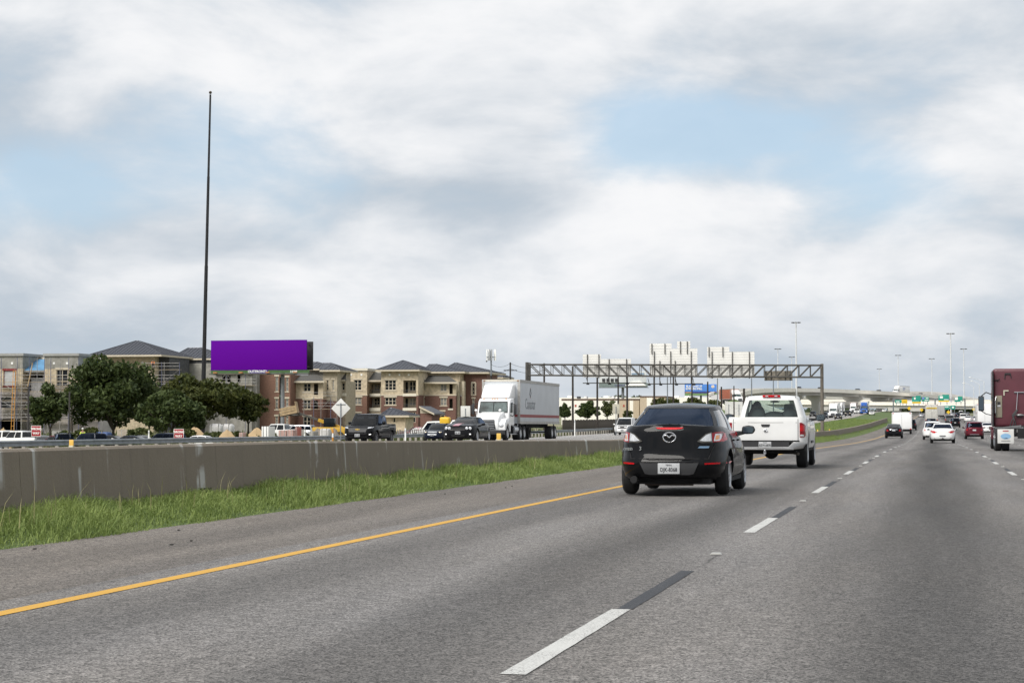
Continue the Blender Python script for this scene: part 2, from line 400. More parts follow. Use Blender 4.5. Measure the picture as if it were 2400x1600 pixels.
me_marker = mbm.mesh('road_marker', M_MARKER)
def dash(X, y0, y1, m, name, par, w=.06, dz=.0035):
    me = bpy.data.meshes.new(name)
    rng = random.Random(int(X*100)+int(y0*10))
    N_ = 10; pts = []
    for i in range(N_+1):
        y = y0+(y1-y0)*i/N_; pts.append((X-w+rng.uniform(-.0025, .0025), y, gz(X, y)+dz)); pts.append((X+w+rng.uniform(-.0025, .0025), y, gz(X, y)+dz))
    me.from_pydata(pts, [], [(2*i, 2*i+1, 2*i+3, 2*i+2) for i in range(N_)]); me.materials.append(m)
    return link(name, me, par)
for li, X in enumerate((-1.885, 1.77, 5.43, 9.09)):
    y = 9.1-12.19
    while y < (330 if li < 2 else 220):
        dash(X, y, y+3.3, M_WHITE_LINE, 'lane_stripe', road)
        dash(X+.02, y+3.32, y+6.6, M_BLACK_LINE, 'contrast_stripe', road, w=.05)
        if y < 60: link('road_marker', me_marker, road, (X+.03, y+8.6, gz(X, y+8.6)+.004))
        y += 12.19
for X in (-27.3, -31., -34.6):
    y = 70.
    while y < 300:
        dash(X, y, y+3.05, M_WHITE_LINE, 'lane_stripe', opposing_road, dz=.032); y += 12.19
# bits of debris on the shoulder
M_DEB = mat('rubber_debris', (.03, .028, .026), .9, var=.4)
for i, (u, v) in enumerate(((84, 1287), (420, 1243), (404, 1277), (450, 1268), (1043, 1158), (1185, 1143), (1200, 1140))):
    k = (v-990)/FPX; D = CH/k; x, y = ud(u, D)
    mb = MB(); rr = random.Random(i); mb.ball((0, 0, .012), (.014+.012*rr.random(), .01+.01*rr.random(), .008), 7, 4)
    o = mb.build('rubber_debris', M_DEB); o.location = (x, y, gz(x, y)); o.rotation_euler = (0, 0, rr.random()*3)
    tag(o, ['small dark rubber scrap on the shoulder nearest the left frame edge', 'dark rubber scrap by the grass edge below the second wrong way sign', 'small rubber scrap on mid shoulder left of centre, lower of the pair', 'tiny rubber scrap on mid shoulder, between two darker scraps', 'dark tyre scrap on the shoulder under the white semi truck', 'dark tyre scrap beside another near the left of the dark sedan', 'smaller tyre scrap nearest the dark sedan on the shoulder'][i], 'debris', 'scraps on the shoulder')

# ------------------------------------------------------------------ median wall
m, n, l, b = nodemat('weathered_concrete'); g = NG(n, l)
base = g.mix(g.noise(g.tc, 1.1, 6, .65), (.155, .128, .096), (.22, .185, .143))
st = g.ramp(g.noise(g.vec(4.5, 4.5, .18), 1., 5, .6), .52, .72)
base = g.mix(g.m('MULTIPLY', st, .26), base, (.085, .072, .058))
base = g.mix(g.m('MULTIPLY', g.ramp(g.noise(g.tc, 30, 4, .7), .45, .75), .35), base, (.22, .20, .17))
wf = g.m('MULTIPLY', g.ramp(g.noise(g.vec(2.6, 2.6, .12, 5), 1., 3, .5), .60, .66), g.ramp(g.noise(g.vec(1, 1, 2.2, 3), 1., 3), .44, .58))
base = g.mix(g.m('MULTIPLY', wf, .8), base, (.48, .48, .46))
l.new(base, b.inputs['Base Color']); b.inputs['Roughness'].default_value = .9; g.bump(g.noise(g.tc, 26, 5), b, .35, .02)
M_WALL = m
M_CAP = mat('pale_concrete_cap', (.30, .275, .235), .9, var=.2, scale=6)
def walltop(Y): return zr(Y)+float(np.interp(Y, [0, 30, 62, 100, 171, 300, 455], [.88, .86, .62, .60, .77, .95, 1.2]))
wall = thing('median_wall', 'long grey concrete median barrier wall above the grass verge', 'wall', (0, 0, 0))
M_JOINT = mat('dark_joint', (.05, .043, .036), .95)
y = 2.0; XW = -9.62; k = 0
while y < 455:
    L = 6.1 if y < 120 else 12.2
    y1 = min(y+L, 455); mb = MB(); rows = []
    nn = 4
    for i in range(nn+1):
        yy = y+.004+(y1-y-.008)*i/nn; t = walltop(yy); bz = gz(XW, yy)-.25
        rows.append([(XW+.05, yy, bz), (XW+.02, yy, bz+.3), (XW-.02, yy, t-.03), (XW-.05, yy, t), (XW-.33, yy, t), (XW-.36, yy, t-.03), (XW-.42, yy, bz)])
    mb.grid(rows); a = len(mb.v)-7; mb.f += [tuple(range(7)), tuple(range(a, a+7))]
    mb.build('wall_panel', M_WALL, wall, smooth=30)
    mb2 = MB(); t = walltop(y1); mb2.b2(XW-.38, XW-.04, y1-.012, y1+.012, gz(XW, y1)-.2, t-.02); 
    if y1 < 200: mb2.build('joint_filler', M_JOINT, wall)
    y = y1; k += 1
# drain slot at the wall foot
u0 = 478; Yd = ux(u0, XW); mb = MB(); mb.b2(XW+.0, XW+.045, Yd-.2, Yd+.2, gz(XW, Yd)-.0, gz(XW, Yd)+.09); mb.build('drain_slot', M_JOINT, wall)
M_REFL = mat('amber_reflector', (.75, .47, .10), .3, var=.06)
M_REFLBODY = mat('reflector_housing', (.6, .55, .4), .5)
for i, (u, lab) in enumerate(((168, 'amber reflector on the wall top near the left frame edge'), (1169, 'small amber reflector on the wall top in front of the semi truck wheels'), (1916, 'small yellow reflector on the wall top just left of the gantry post'), (1944, 'small yellow reflector on the wall top just right of the gantry post'))):
    Y = ux(u, XW-.19); s = 1.0 if i == 0 else 1.9
    r = thing('wall_reflector', lab, 'reflector', (XW-.19, Y, walltop(Y)), 0, 'reflectors on the median wall')
    MB().b2(-.025*s, .025*s, -.02, .02, 0, .02).build('base', M_REFLBODY, r); MB().b2(-.026*s, .026*s, -.01, .01, .02, .085*s).build('lens', M_REFL, r, bevel=.004)

# ------------------------------------------------------------------ grass blades
def blades(name, label, pts, hmin, hmax, width, m, parent=None, lean=.5, seed=1, kind='stuff', cat='grass'):
    rng = np.random.default_rng(seed); P = np.asarray(pts, float); n = len(P)
    h = rng.uniform(hmin, hmax, n)*(P[:, 3] if P.shape[1] > 3 else 1)
    a = rng.uniform(0, 2*np.pi, n); le = rng.uniform(.1, lean, n)*h; w = width*rng.uniform(.6, 1.3, n)
    dx, dy = np.cos(a), np.sin(a); px, py = -dy*w, dx*w
    V = np.zeros((n, 5, 3))
    b0 = P[:, :3]
    V[:, 0] = b0+np.stack([px, py, 0*h], 1); V[:, 1] = b0-np.stack([px, py, 0*h], 1)
    mid = b0+np.stack([dx*le*.35, dy*le*.35, h*.6], 1)
    V[:, 2] = mid-np.stack([px, py, 0*h], 1)*.8; V[:, 3] = mid+np.stack([px, py, 0*h], 1)*.8
    V[:, 4] = b0+np.stack([dx*le, dy*le, h*(1-.15*(le/h))], 1)
    me = bpy.data.meshes.new(name)
    k = np.arange(n)*5
    F = [tuple(q) for q in np.stack([k, k+1, k+2, k+3], 1).tolist()]+[tuple(q) for q in np.stack([k+3, k+2, k+4], 1).tolist()]
    me.from_pydata(V.reshape(-1, 3).tolist(), [], F); me.materials.append(m)
    o = link(name, me, parent)
    o['kind'] = kind
    if label and parent is None: tag(o, label, cat)
    return o
def leafmat(name, c1, c2, trans=.35, rough=.6):
    m, n, l, b = nodemat(name)
    g = n.new('ShaderNodeNewGeometry'); t = n.new('ShaderNodeTexCoord'); no = n.new('ShaderNodeTexNoise'); l.new(t.outputs['Object'], no.inputs[0]); no.inputs['Scale'].default_value = .7
    ad = n.new('ShaderNodeMath'); ad.operation = 'MULTIPLY_ADD'; l.new(g.outputs['Random Per Island'], ad.inputs[0]); ad.inputs[1].default_value = .6
    sb = n.new('ShaderNodeMath'); sb.operation = 'MULTIPLY_ADD'; l.new(no.outputs['Fac'], sb.inputs[0]); sb.inputs[1].default_value = 1.2; sb.inputs[2].default_value = -.4
    l.new(sb.outputs[0], ad.inputs[2])
    mx = n.new('ShaderNodeMix'); mx.data_type = 'RGBA'; mx.clamp_factor = True; l.new(ad.outputs[0], mx.inputs[0]); mx.inputs[6].default_value = (*c1, 1); mx.inputs[7].default_value = (*c2, 1)
    l.new(mx.outputs[2], b.inputs['Base Color']); b.inputs['Roughness'].default_value = rough; b.inputs['Specular IOR Level'].default_value = .25
    tr = n.new('ShaderNodeBsdfTranslucent'); l.new(mx.outputs[2], tr.inputs[0]); ms = n.new('ShaderNodeMixShader'); ms.inputs[0].default_value = trans
    o = n['Material Output']; l.new(b.outputs[0], ms.inputs[1]); l.new(tr.outputs[0], ms.inputs[2]); l.new(ms.outputs[0], o.inputs[0])
    return m
M_BLADE = leafmat('grass_blades', (.095, .15, .034), (.32, .39, .125))
M_STRAW = leafmat('straw_stems', (.25, .24, .09), (.40, .37, .20))
rng = np.random.default_rng(3)
pts = []
for y0, y1, dens in ((12, 34, 1300), (34, 60, 850), (60, 110, 320), (110, 200, 90), (200, 420, 18)):
    nb = int((y1-y0)*1.32*dens); ys = rng.uniform(y0, y1, nb); t = rng.uniform(0, 1, nb)**.9; xs_ = -8.22-1.36*t
    cl = .28+.5*np.clip(t*3, 0, 1)+.9*np.clip(np.sin(ys*1.7+xs_*3)+np.sin(ys*.63+2)*.8, -.6, 1.2)*.4+.25*t
    for x, y, c in zip(xs_, ys, cl): pts.append((x, y, gz(x, y)-.03, c*(1 if y < 110 else 1.3)))
blades('verge_grass', 'green unmown grass growing along the foot of the concrete wall', pts, .045, .19, .005, M_BLADE, lean=2.0, seed=5)
pts = [(-8.6-.95*rng.random(), y, gz(-9, y), 1) for y in rng.uniform(14, 90, 420)]
blades('seed_stems', 'pale dry seed stems rising from the verge grass', pts, .18, .46, .004, M_STRAW, lean=.6, seed=8, cat='grass')
pts = []
for y0, y1, dens in ((189, 300, 22), (300, 520, 6)):
    nb = int((y1-y0)*10*dens); ys = rng.uniform(y0, y1, nb); xs_ = rng.uniform(-20.6, -10.1, nb)
    for x, y in zip(xs_, ys): pts.append((x, y, gz(x, y)-.05, 1))
blades('median_turf', 'mown green turf between the barrier wall and the opposing roadway', pts, .08, .26, .03, M_BLADE, lean=1., seed=6)

# ------------------------------------------------------------------ guardrail
M_GALV = mat('galvanised_steel', (.22, .24, .26), .5, .6, .25, 1.5)
M_POSTW = mat('treated_post', (.32, .30, .27), .85, var=.25, scale=9)
XG = -43.5
rail = thing('guardrail', 'galvanised steel guardrail running along the far edge of the opposing road', 'guardrail')
prof = [(.02, 0), (.085, .03), (.085, .09), (.03, .135), (.03, .175), (.085, .22), (.085, .28), (.02, .31)]
me_rail = None
mb = MB(); mb.grid([[(px, yy, pz) for px, pz in prof] for yy in (-1.92, 1.92)]); me_rail = mb.mesh('rail_section', M_GALV, 40)
mbp = MB(); mbp.b2(-.09, .09, -.075, .075, -.4, .74); mbp.b2(.0, .03, -.07, .07, .45, .74); me_gp = mbp.mesh('post', M_POSTW, bevel=.01)
y = 72.
while y < 372:
    z0, z1 = gz(XG, y-1.92), gz(XG, y+1.92)
    o = link('rail_section', me_rail, rail, (XG+.11, y, (z0+z1)/2+.44)); o.rotation_euler = (math.atan2(z1-z0, 3.84), 0, 0)
    for yy in (y-.96, y+.96): link('post', me_gp, rail, (XG, yy, gz(XG, yy)))
    y += 3.84

# ------------------------------------------------------------------ vehicles
M_TYRE = mat('tyre_rubber', (.018, .018, .019), .85, var=.3, scale=8)
M_RIM = mat('alloy_rim', (.42, .43, .45), .35, .8, .15)
M_RIMDARK = mat('dark_rim', (.10, .10, .11), .4, .6, .2)
M_UNDER = mat('underbody_black', (.012, .012, .013), .9, var=.3)
M_PLASTIC = mat('black_plastic', (.02, .02, .022), .55, var=.2)
M_SEAT = mat('seat_fabric', (.035, .037, .042), .9, var=.25)
M_SEATG = mat('grey_seat_fabric', (.11, .115, .12), .9, var=.25)
M_CHROME = mat('chrome', (.75, .76, .78), .16, 1., .05)
M_BRIGHT = mat('bright_metal', (.52, .53, .55), .3, .9, .1)
M_RED = mat('red_lens', (.50, .006, .012), .25, var=.2, scale=20, coat=.35, spec=.15)
M_REDD = mat('dark_red_lens', (.24, .004, .010), .25, var=.25, scale=20, coat=.35, spec=.15)
M_CLEAR = mat('clear_lens', (.62, .63, .65), .15, .3, .2, 25, coat=1.)
M_AMBER = mat('amber_lens', (.72, .26, .04), .25, var=.2, scale=20, coat=1.)
M_LAMP = mat('lit_headlamp', (.9, .8, .6), .3, var=.05, emit=(1., .82, .55, .9))
M_LAMPW = mat('lit_white_lamp', (.9, .9, .9), .3, var=.05, emit=(1., .97, .92, .8))
M_PLATE = mat('plate_white', (.42, .43, .44), .5, var=.08, scale=30)
M_INK = mat('black_ink', (.02, .02, .025), .6)
M_GLASS_DARK = glassmat('glass_dark_tint', (.02, .026, .045), 1.45, refl=(.28, .36, .52))
M_GLASS = glassmat('glass_light_tint', (.62, .70, .68), 1.5)
M_GLASS_MID = glassmat('glass_mid_tint', (.16, .18, .2), 1.55)
def lerp(a, b, t): return a+(b-a)*t
_wheel_cache = {}
def wheel_meshes(r, w, spokes, rimmat, rr):
    key = (r, w, spokes, rimmat.name, rr)
    if key in _wheel_cache: return _wheel_cache[key]
    ty = MB()
    ty.lathe([(-w/2+.02, rr*.9), (-w/2, rr+.01), (-w/2, r-.05), (-w/2+.035, r-.008), (-w*.2, r), (w*.2, r), (w/2-.035, r-.008), (w/2, r-.05), (w/2, rr+.01), (w/2-.06, rr*.95), (w/2-.09, 0)], 'x', 28)
    ty.lathe([(-w/2+.02, rr*.9), (-w/2+.05, 0)], 'x', 28)
    a = ty.mesh('wheel', M_TYRE, 35)
    ri = MB(); ri.lathe([(w/2-.05, rr*.9), (w/2-.005, rr*.98), (w/2+.004, rr*.97), (w/2-.02, rr*.86), (w/2-.05, rr*.9)], 'x', 28)
    for i in range(spokes):
        t = 2*math.pi*i/spokes; c, s = math.cos(t), math.sin(t); hw_ = rr*.62/spokes*1.5+.012
        q = []
        for rad, ww, x in ((rr*.12, hw_*1.1, w/2-.015), (rr*.92, hw_*.75, w/2-.012)):
            for sg in (-1, 1): q.append((x, rad*c-sg*ww*s, rad*s+sg*ww*c))
        q2 = [(x-.03, y_, z_) for x, y_, z_ in q]
        ri.add(q+q2, [(0, 1, 3, 2), (4, 6, 7, 5), (0, 2, 6, 4), (1, 5, 7, 3), (2, 3, 7, 6), (0, 4, 5, 1)])
    ri.lathe([(w/2-.045, rr*.2), (w/2-.006, rr*.19), (w/2, .0)], 'x', 14)
    b = ri.mesh('rim', rimmat, 35)
    _wheel_cache[key] = (a, b); return a, b
def wheel(par, x, y, r, w, spokes=5, rimmat=None, rr=None, flip=False, z=None):
    a, b = wheel_meshes(r, w, spokes, rimmat or M_RIM, rr or r*.66)
    o = link('wheel', a, par, (x, y, r if z is None else z), (0, 0, math.pi if x < 0 else 0)); link('rim', b, o)
    return o
class Car:
    """lofted car body: stacked plan outlines from sill to shoulder, a top skin, and a greenhouse with real window openings"""
    def __init__(s, name, label, cat, x, y, rz, S, color, group=None, detail=True):
        s.S = S; s.color = color
        s.o = thing(name, label, cat, (x, y, gz(x, y)+.01+S.get('dz', 0)), rz, group)
        dy = 2.; zf = gz(x, y+dy); zb = gz(x, y-dy); s.o.rotation_euler[0] = math.atan2(zf-zb, 2*dy)*(1 if abs(rz) < 1.5 else -1)
        s.hl = S['L']/2; s.hw = S['W']/2
        s.body(); s.cabin(); s.wheels()
    def zt(s, y): return float(np.interp(y, [p[0] for p in s.S['top']], [p[1] for p in s.S['top']]))
    def zb(s, y):
        S = s.S; z = float(np.interp(y, [p[0] for p in S['sill']], [p[1] for p in S['sill']]))
        for yw in S['axles']:
            d_ = abs(y-yw); ra = S['r']+S.get('arch', .05)
            if d_ < ra: z = max(z, S['r']+.01+math.sqrt(ra*ra-d_*d_))
        return z
    def row(s, t):
        rw = s.S['rows']; T = [r[0] for r in rw]
        return [float(np.interp(t, T, [r[i] for r in rw])) for i in (1, 2, 3)]
    def yend(s, fx, t, end):
        """y of the end skin for |x| fraction fx of the row half width"""
        dx, dr, df = s.row(t); n = s.S['nr'] if end < 0 else s.S['nf']
        hl_ = s.hl+(dr if end < 0 else df); e = max(0., 1-min(1., fx)**n)**(1./n)
        return end*hl_*e
    def ref(s, y, t):
        z0 = s.S['z0']; return z0+(s.zt(y)-z0)*t
    def body(s):
        S = s.S; F = [0, .2, .4, .6, .75, .86, .93, .97]
        ysr = -s.hl*(1-.97**S['nr'])**(1./S['nr']); ysf = s.hl*(1-.97**S['nf'])**(1./S['nf'])
        ys = sorted(set([round(v, 3) for v in np.arange(ysr+.06, ysf-.03, .10)]+[round(yw+k*(S['r']+S.get('arch', .05)), 3) for yw in S['axles'] for k in (-1.02, -.995, -.9, -.75, -.55, -.3, 0, .3, .55, .75, .9, .995, 1.02) if ysr+.03 < yw+k*(S['r']+.05) < ysf-.03]))
        T = S.get('T', [0, .06, .14, .25, .36, .48, .6, .7, .8, .88, .94, 1])
        rows = []
        for k, t in enumerate(T):
            dx, dr, df = s.row(t); hw = s.hw+dx; half = []
            for f in F:
                y = s.yend(f, t, -1); half.append((hw*f, y))
            for y in ys:
                n = S['nr'] if y < 0 else S['nf']; e = abs(y)/(s.hl+(dr if y < 0 else df)); half.append((hw*max(0, 1-e**n)**(1./n), y))
            for f in F[::-1]: half.append((hw*f, s.yend(f, t, 1)))
            pts = []
            for x, y in half:
                z = max(s.ref(y, t), s.zb(y)+.006*k); pts.append((x, y, z))
            rows.append(pts)
        mb = MB()
        full = [r+[(-x, y, z) for x, y, z in r[-2:0:-1]] for r in rows]
        mb.grid(full, closed=True)
        bed = S.get('bed'); top = rows[-1]; cr = S.get('crown', .03)
        fr = [1, .94, .8, .5, 0, -.5, -.8, -.94, -1] if not bed else [1, .93, .92, .5, 0, -.5, -.92, -.93, -1]
        cap = []
        for x, y, z in top:
            ln = []
            for c in fr:
                zz_ = z+cr*(1-c*c)
                if bed:
                    zz_ = z
                    if bed[0] < y < bed[1] and abs(c) < .925: zz_ = z-bed[2]
                ln.append((x*c, y, zz_))
            cap.append(ln)
        mb.grid(cap)
        s.bodyobj = mb.build('body', s.color, s.o, smooth=S.get('sm', 38))
        u = MB(); u.b2(-s.hw+.27, s.hw-.27, -s.hl+.25, s.hl-.25, S['z0']*.75, S.get('floor', .75)); u.b2(-s.hw+.06, s.hw-.06, S['axles'][0]+S['r']+.06, S['axles'][1]-S['r']-.06, S['z0']*.85, .6)
        u.build('underbody', M_UNDER, s.o)
    def G(s, sg, ph, t, off=0.):
        g = s.S['gh']; n = g['n']
        yr = lerp(g['yr'][0], g['yr'][1], t); yf = lerp(g['yf'][0], g['yf'][1], t)
        hw = lerp(g['hw'][0], g['hw'][1], t)+g.get('bulge', .02)*math.sin(math.pi*min(1, t))+off
        yc, hl = (yr+yf)/2, (yf-yr)/2+off
        sn, cs = math.sin(ph), max(0., math.cos(ph))
        x = hw*cs**(2./n); y = yc+hl*math.copysign(abs(sn)**(2./n), sn)
        bow = g.get('bow', .04)*math.sin(math.pi*t)*abs(sn)**3*(1 if sn > 0 else -1); y += bow
        zbz = s.zt(yc+hl*math.copysign(abs(sn)**(2./n), sn)*1.)-.015
        zr_ = float(np.interp(y, [g['yr'][1], (g['yr'][1]*.4+g['yf'][1]*.6), g['yf'][1]], g['zr']))
        return (sg*x, y, lerp(zbz if t < 1 else zbz, zr_, t))
    def phy(s, frac):   # angle for a fraction (-1..1) of half length along the side
        n = s.S['gh']['n']; return math.copysign(math.asin(min(1, abs(frac)**(n/2.))), frac)
    def cabin(s):
        g = s.S['gh']; P = g['panes']   # (name, kind, a0, a1, t0, t1, glass)
        phs = set([-90., 90., 0.]); ts = set([0., 1.])
        reg = []
        for nm, kind, a0, a1, t0, t1, gm in P:
            if kind == 'side': p0, p1 = math.degrees(s.phy(a0)), math.degrees(s.phy(a1))
            elif kind == 'rear': p0, p1 = -90., a0
            else: p0, p1 = a0, 90.
            reg.append((nm, kind, p0, p1, t0, t1, gm)); phs |= {p0, p1}; ts |= {t0, t1}
        for a in (-80, -70, -60, -52, -45, -38, -30, -20, -10, 10, 20, 30, 38, 45, 52, 60, 70, 80): phs.add(float(a))
        for a in (.2, .4, .6, .8): ts.add(a)
        phs = sorted(phs); ph2 = [phs[0]]
        for p in phs[1:]:
            if p-ph2[-1] > .01: ph2.append(p)
        phs = ph2; ts = sorted(ts)
        mb = MB()
        for sg in (1, -1):
            rows = [[s.G(sg, R(p), t) for p in phs] for t in ts]
            def skip(i, j):
                tm = (ts[i]+ts[i+1])/2; pm = (phs[j]+phs[j+1])/2
                return any(p0 < pm < p1 and t0 < tm < t1 for _, _, p0, p1, t0, t1, _ in reg)
            mb.grid(rows, skip=skip)
        # roof skin
        rf = []; c2 = [1, .97, .9, .7, .35, 0, -.35, -.7, -.9, -.97, -1]
        for p in phs:
            x, y, z = s.G(1, R(p), 1.)
            yc = (g['yr'][1]+g['yf'][1])/2
            rf.append([(x*c, yc+(y-yc)*1., z+g.get('crown', .05)*(1-abs(c)**2.2)*max(0, 1-abs((y-yc)/((g['yf'][1]-g['yr'][1])/2))**4)) for c in c2])
        mb.grid(rf)
        mb.build('cabin_shell', s.color, s.o, smooth=40)
        done = {}
        for nm, kind, p0, p1, t0, t1, gm in reg:
            nn = 8
            tl = [lerp(t0, t1, k/4.) for k in range(5)]
            def one(cols, nm=nm):
                q = MB(); q.grid([[s.G(a, R(b_), t, -.008) for a, b_ in cols] for t in tl]); q.build(nm, gm, s.o, smooth=60)
            if kind == 'side':
                for sg in (1, -1): one([(sg, lerp(p0, p1, k/nn)) for k in range(nn+1)])
            else:
                a_, b_ = (p1, p0) if kind == 'rear' else (p0, p1)
                cols = [(-1, lerp(a_, b_, k/nn)) for k in range(nn+1)]+[(1, lerp(b_, a_, k/nn)) for k in range(1, nn+1)]
                one(cols)
        # seats and dashboard seen through the glass
        f = s.S.get('floor', .75)
        for sy, hh in s.S.get('seats', ()):
            for sx in (-.38, .38):
                q = MB(); q.box((sx*s.hw/.9, sy, f+.12), (.46, .16, .5+hh), rx=R(-12)); q.box((sx*s.hw/.9, sy-.05, f+.48+hh/2), (.26, .1, .2)); q.build('seat', s.S.get('seatmat', M_SEAT), s.o, bevel=.05)
        if s.S.get('seats'):
            q = MB(); yd = g['yf'][0]-.55; q.b2(-s.hw+.2, s.hw-.2, yd, yd+.35, f, s.zt(yd)+.03); q.build('dashboard', M_PLASTIC, s.o, bevel=.03)
    def wheels(s):
        S = s.S; tw = S.get('tw', .22)
        for y in S['axles']:
            for sg in (-1, 1): wheel(s.o, sg*(s.hw-tw/2-S.get('tin', .03)), y, S['r'], tw, S.get('spokes', 5), S.get('rimmat'), S.get('rr'))
    # -------- decals that follow the end skins
    def endy(s, x, z, end):
        t = 0.; yy = end*s.hl
        for _ in range(3):
            zt_ = s.zt(yy*.98); t = (z-s.S['z0'])/(zt_-s.S['z0']); t = min(1, max(0, t)); dx = s.row(t)[0]
            yy = s.yend(abs(x)/(s.hw+dx), t, end)
        return yy
    def decal(s, name, poly, m, end=-1, off=.006, thick=.02, mirror=False, cuts=2, parent=None, label=None):
        for sg in ((1, -1) if mirror else (1,)):
            bm = bmesh.new(); vs = [bm.verts.new((sg*x, 0, z)) for x, z in poly]; bm.faces.new(vs)
            bmesh.ops.triangulate(bm, faces=bm.faces[:])
            if cuts: bmesh.ops.subdivide_edges(bm, edges=bm.edges[:], cuts=cuts, use_grid_fill=True)
            for v in bm.verts: v.co.y = s.endy(v.co.x, v.co.z, end)+end*off
            ex = bmesh.ops.extrude_face_region(bm, geom=bm.faces[:])
            for v in [e for e in ex['geom'] if isinstance(e, bmesh.types.BMVert)]: v.co.y -= end*(off+thick)
            bmesh.ops.recalc_face_normals(bm, faces=bm.faces)
            me = bpy.data.meshes.new(name); bm.to_mesh(me); bm.free(); me.shade_smooth(); me.set_sharp_from_angle(angle=R(45)); me.materials.append(m)
            o = link(name, me, parent or s.o, label=label)
        return o
    def plate(s, z, end, txt, top='TEXAS', x=0, w=.305, h=.155):
        y = s.endy(x, z, end)+end*.022
        p = MB().b2(x-w/2, x+w/2, y-.006, y+.006, z-h/2, z+h/2).build('licence_plate', M_PLATE, s.o, bevel=.004)
        rot = FACE if end < 0 else (R(90), 0, math.pi)
        if not top:
            q = MB()
            for k in range(7):
                if k != 3: q.b2(x-.115+k*.038-.012, x-.115+k*.038+.012, y+end*.006, y+end*.0085, z-.045, z+.03)
            q.build('plate_number', M_INK, p); return p
        text(txt, .086, M_INK, p, (x, y+end*.009, z-.02), rot, 'plate_number', .001, sx=.78, bold=.0012)
        if top: text(top, .034, M_INK, p, (x, y+end*.009, z+.052), rot, 'plate_state', .001)
        return p
    def mirrors(s, y, z, m=None, sz=(.10, .06, .075), out=.12):
        for sg in (-1, 1):
            x = sg*(s.hw+out-.02)
            q = MB(); q.prism([(x-sz[0], z-sz[2]*.55), (x-sz[0]*.5, z-sz[2]), (x+sz[0]*.6, z-sz[2]*.9), (x+sz[0], z-sz[2]*.1), (x+sz[0]*.75, z+sz[2]*.8), (x, z+sz[2]), (x-sz[0]*.9, z+sz[2]*.75)] if sg > 0 else [(x+sz[0], z-sz[2]*.55), (x+sz[0]*.5, z-sz[2]), (x-sz[0]*.6, z-sz[2]*.9), (x-sz[0], z-sz[2]*.1), (x-sz[0]*.75, z+sz[2]*.8), (x, z+sz[2]), (x+sz[0]*.9, z+sz[2]*.75)], 'y', y-sz[1], y+sz[1])
            o = q.build('side_mirror', m or s.color, s.o, bevel=min(sz)*.45, seg=3)
            q = MB(); q.prism([(sg*(s.hw-.14), z-.12), (sg*(s.hw-.14), z-.02), (x-sg*sz[0]*.6, z-.02), (x-sg*sz[0]*.5, z-.07)], 'y', y-.01, y+.05); q.build('mirror_arm', m or s.color, o, bevel=.008)
            q = MB(); q.prism([(x-sz[0]*.75, z-sz[2]*.7), (x+sz[0]*.6, z-sz[2]*.7), (x+sz[0]*.8, z+sz[2]*.1), (x+sz[0]*.5, z+sz[2]*.72), (x-sz[0]*.7, z+sz[2]*.6)], 'y', y-sz[1]-.004, y-sz[1]+.004); q.build('mirror_glass', M_MIRROR, o)
    def handles(s, ys, z, m=None):
        for yy in ys:
            for sg in (-1, 1):
                x = s.sidex(yy, z); MB().box((sg*(x+.012), yy, z), (.03, .2, .03)).build('door_handle', m or s.color, s.o, bevel=.01)
    def sidex(s, y, z):
        t = (z-s.S['z0'])/(s.zt(y)-s.S['z0']); dx, dr, df = s.row(min(1, max(0, t))); n = s.S['nr'] if y < 0 else s.S['nf']
        return (s.hw+dx)*(1-(abs(y)/(s.hl+(dr if y < 0 else df)))**n)**(1./n)
    def doorlines(s, ys, z0, z1):
        for yy in ys:
            for sg in (-1, 1):
                rows = []
                for k in range(9):
                    z = lerp(z0, z1, k/8.); x = s.sidex(yy, z)+.0025; rows.append([(sg*x, yy-.006, z), (sg*x, yy+.006, z)])
                MB().grid(rows).build('door_seam', M_UNDER, s.o)
M_MIRROR = mat('mirror_glass', (.12, .15, .17), .08, 1., .03)
# ---- body shapes
def sedan(L=4.58, W=1.755, H=1.46, glass=None, side=None, deck=1.03, hood=.90, **kw):
    hl = L/2; gl = glass or M_GLASS_MID; sdg = side or gl
    S = dict(L=L, W=W, z0=.24, nr=4.6, nf=3.6, r=.325, arch=.055, crown=.035, floor=.68,
             axles=(-hl+.99, hl-.95),
             sill=[(-hl, .30), (-hl+.5, .24), (hl-.5, .22), (hl, .24)],
             top=[(-hl, deck-.07), (-hl+.12, deck), (-hl+.55, deck+.03), (-.2, deck-.06), (.75, deck-.11), (hl-1.0, hood+.02), (hl-.35, hood-.10), (hl, hood-.24)],
             rows=[(0, -.08, -.10, -.10), (.08, -.03, -.03, -.03), (.25, 0, 0, 0), (.45, .0, -.01, -.01), (.62, -.005, -.05, -.03), (.8, -.03, -.07, -.06), (.92, -.07, -.10, -.12), (1, -.12, -.16, -.22)],
             seats=((-.85, .0), (.25, .05)),
             gh=dict(n=5.2, yr=(-hl+.42, -hl+1.12), yf=(1.05, .28), hw=(W/2-.115, W/2-.31), zr=(H-.075, H-.03, H-.06), bow=.05, bulge=.025, crown=.04,
                     panes=[('rear_window', 'rear', -49., 0, .05, .95, gl), ('windscreen', 'front', 49., 0, .05, .95, M_GLASS_MID),
                            ('side_window', 'side', -.80, -.06, .08, .86, sdg), ('side_window', 'side', .0, .80, .08, .86, sdg)]))
    S.update(kw); return S
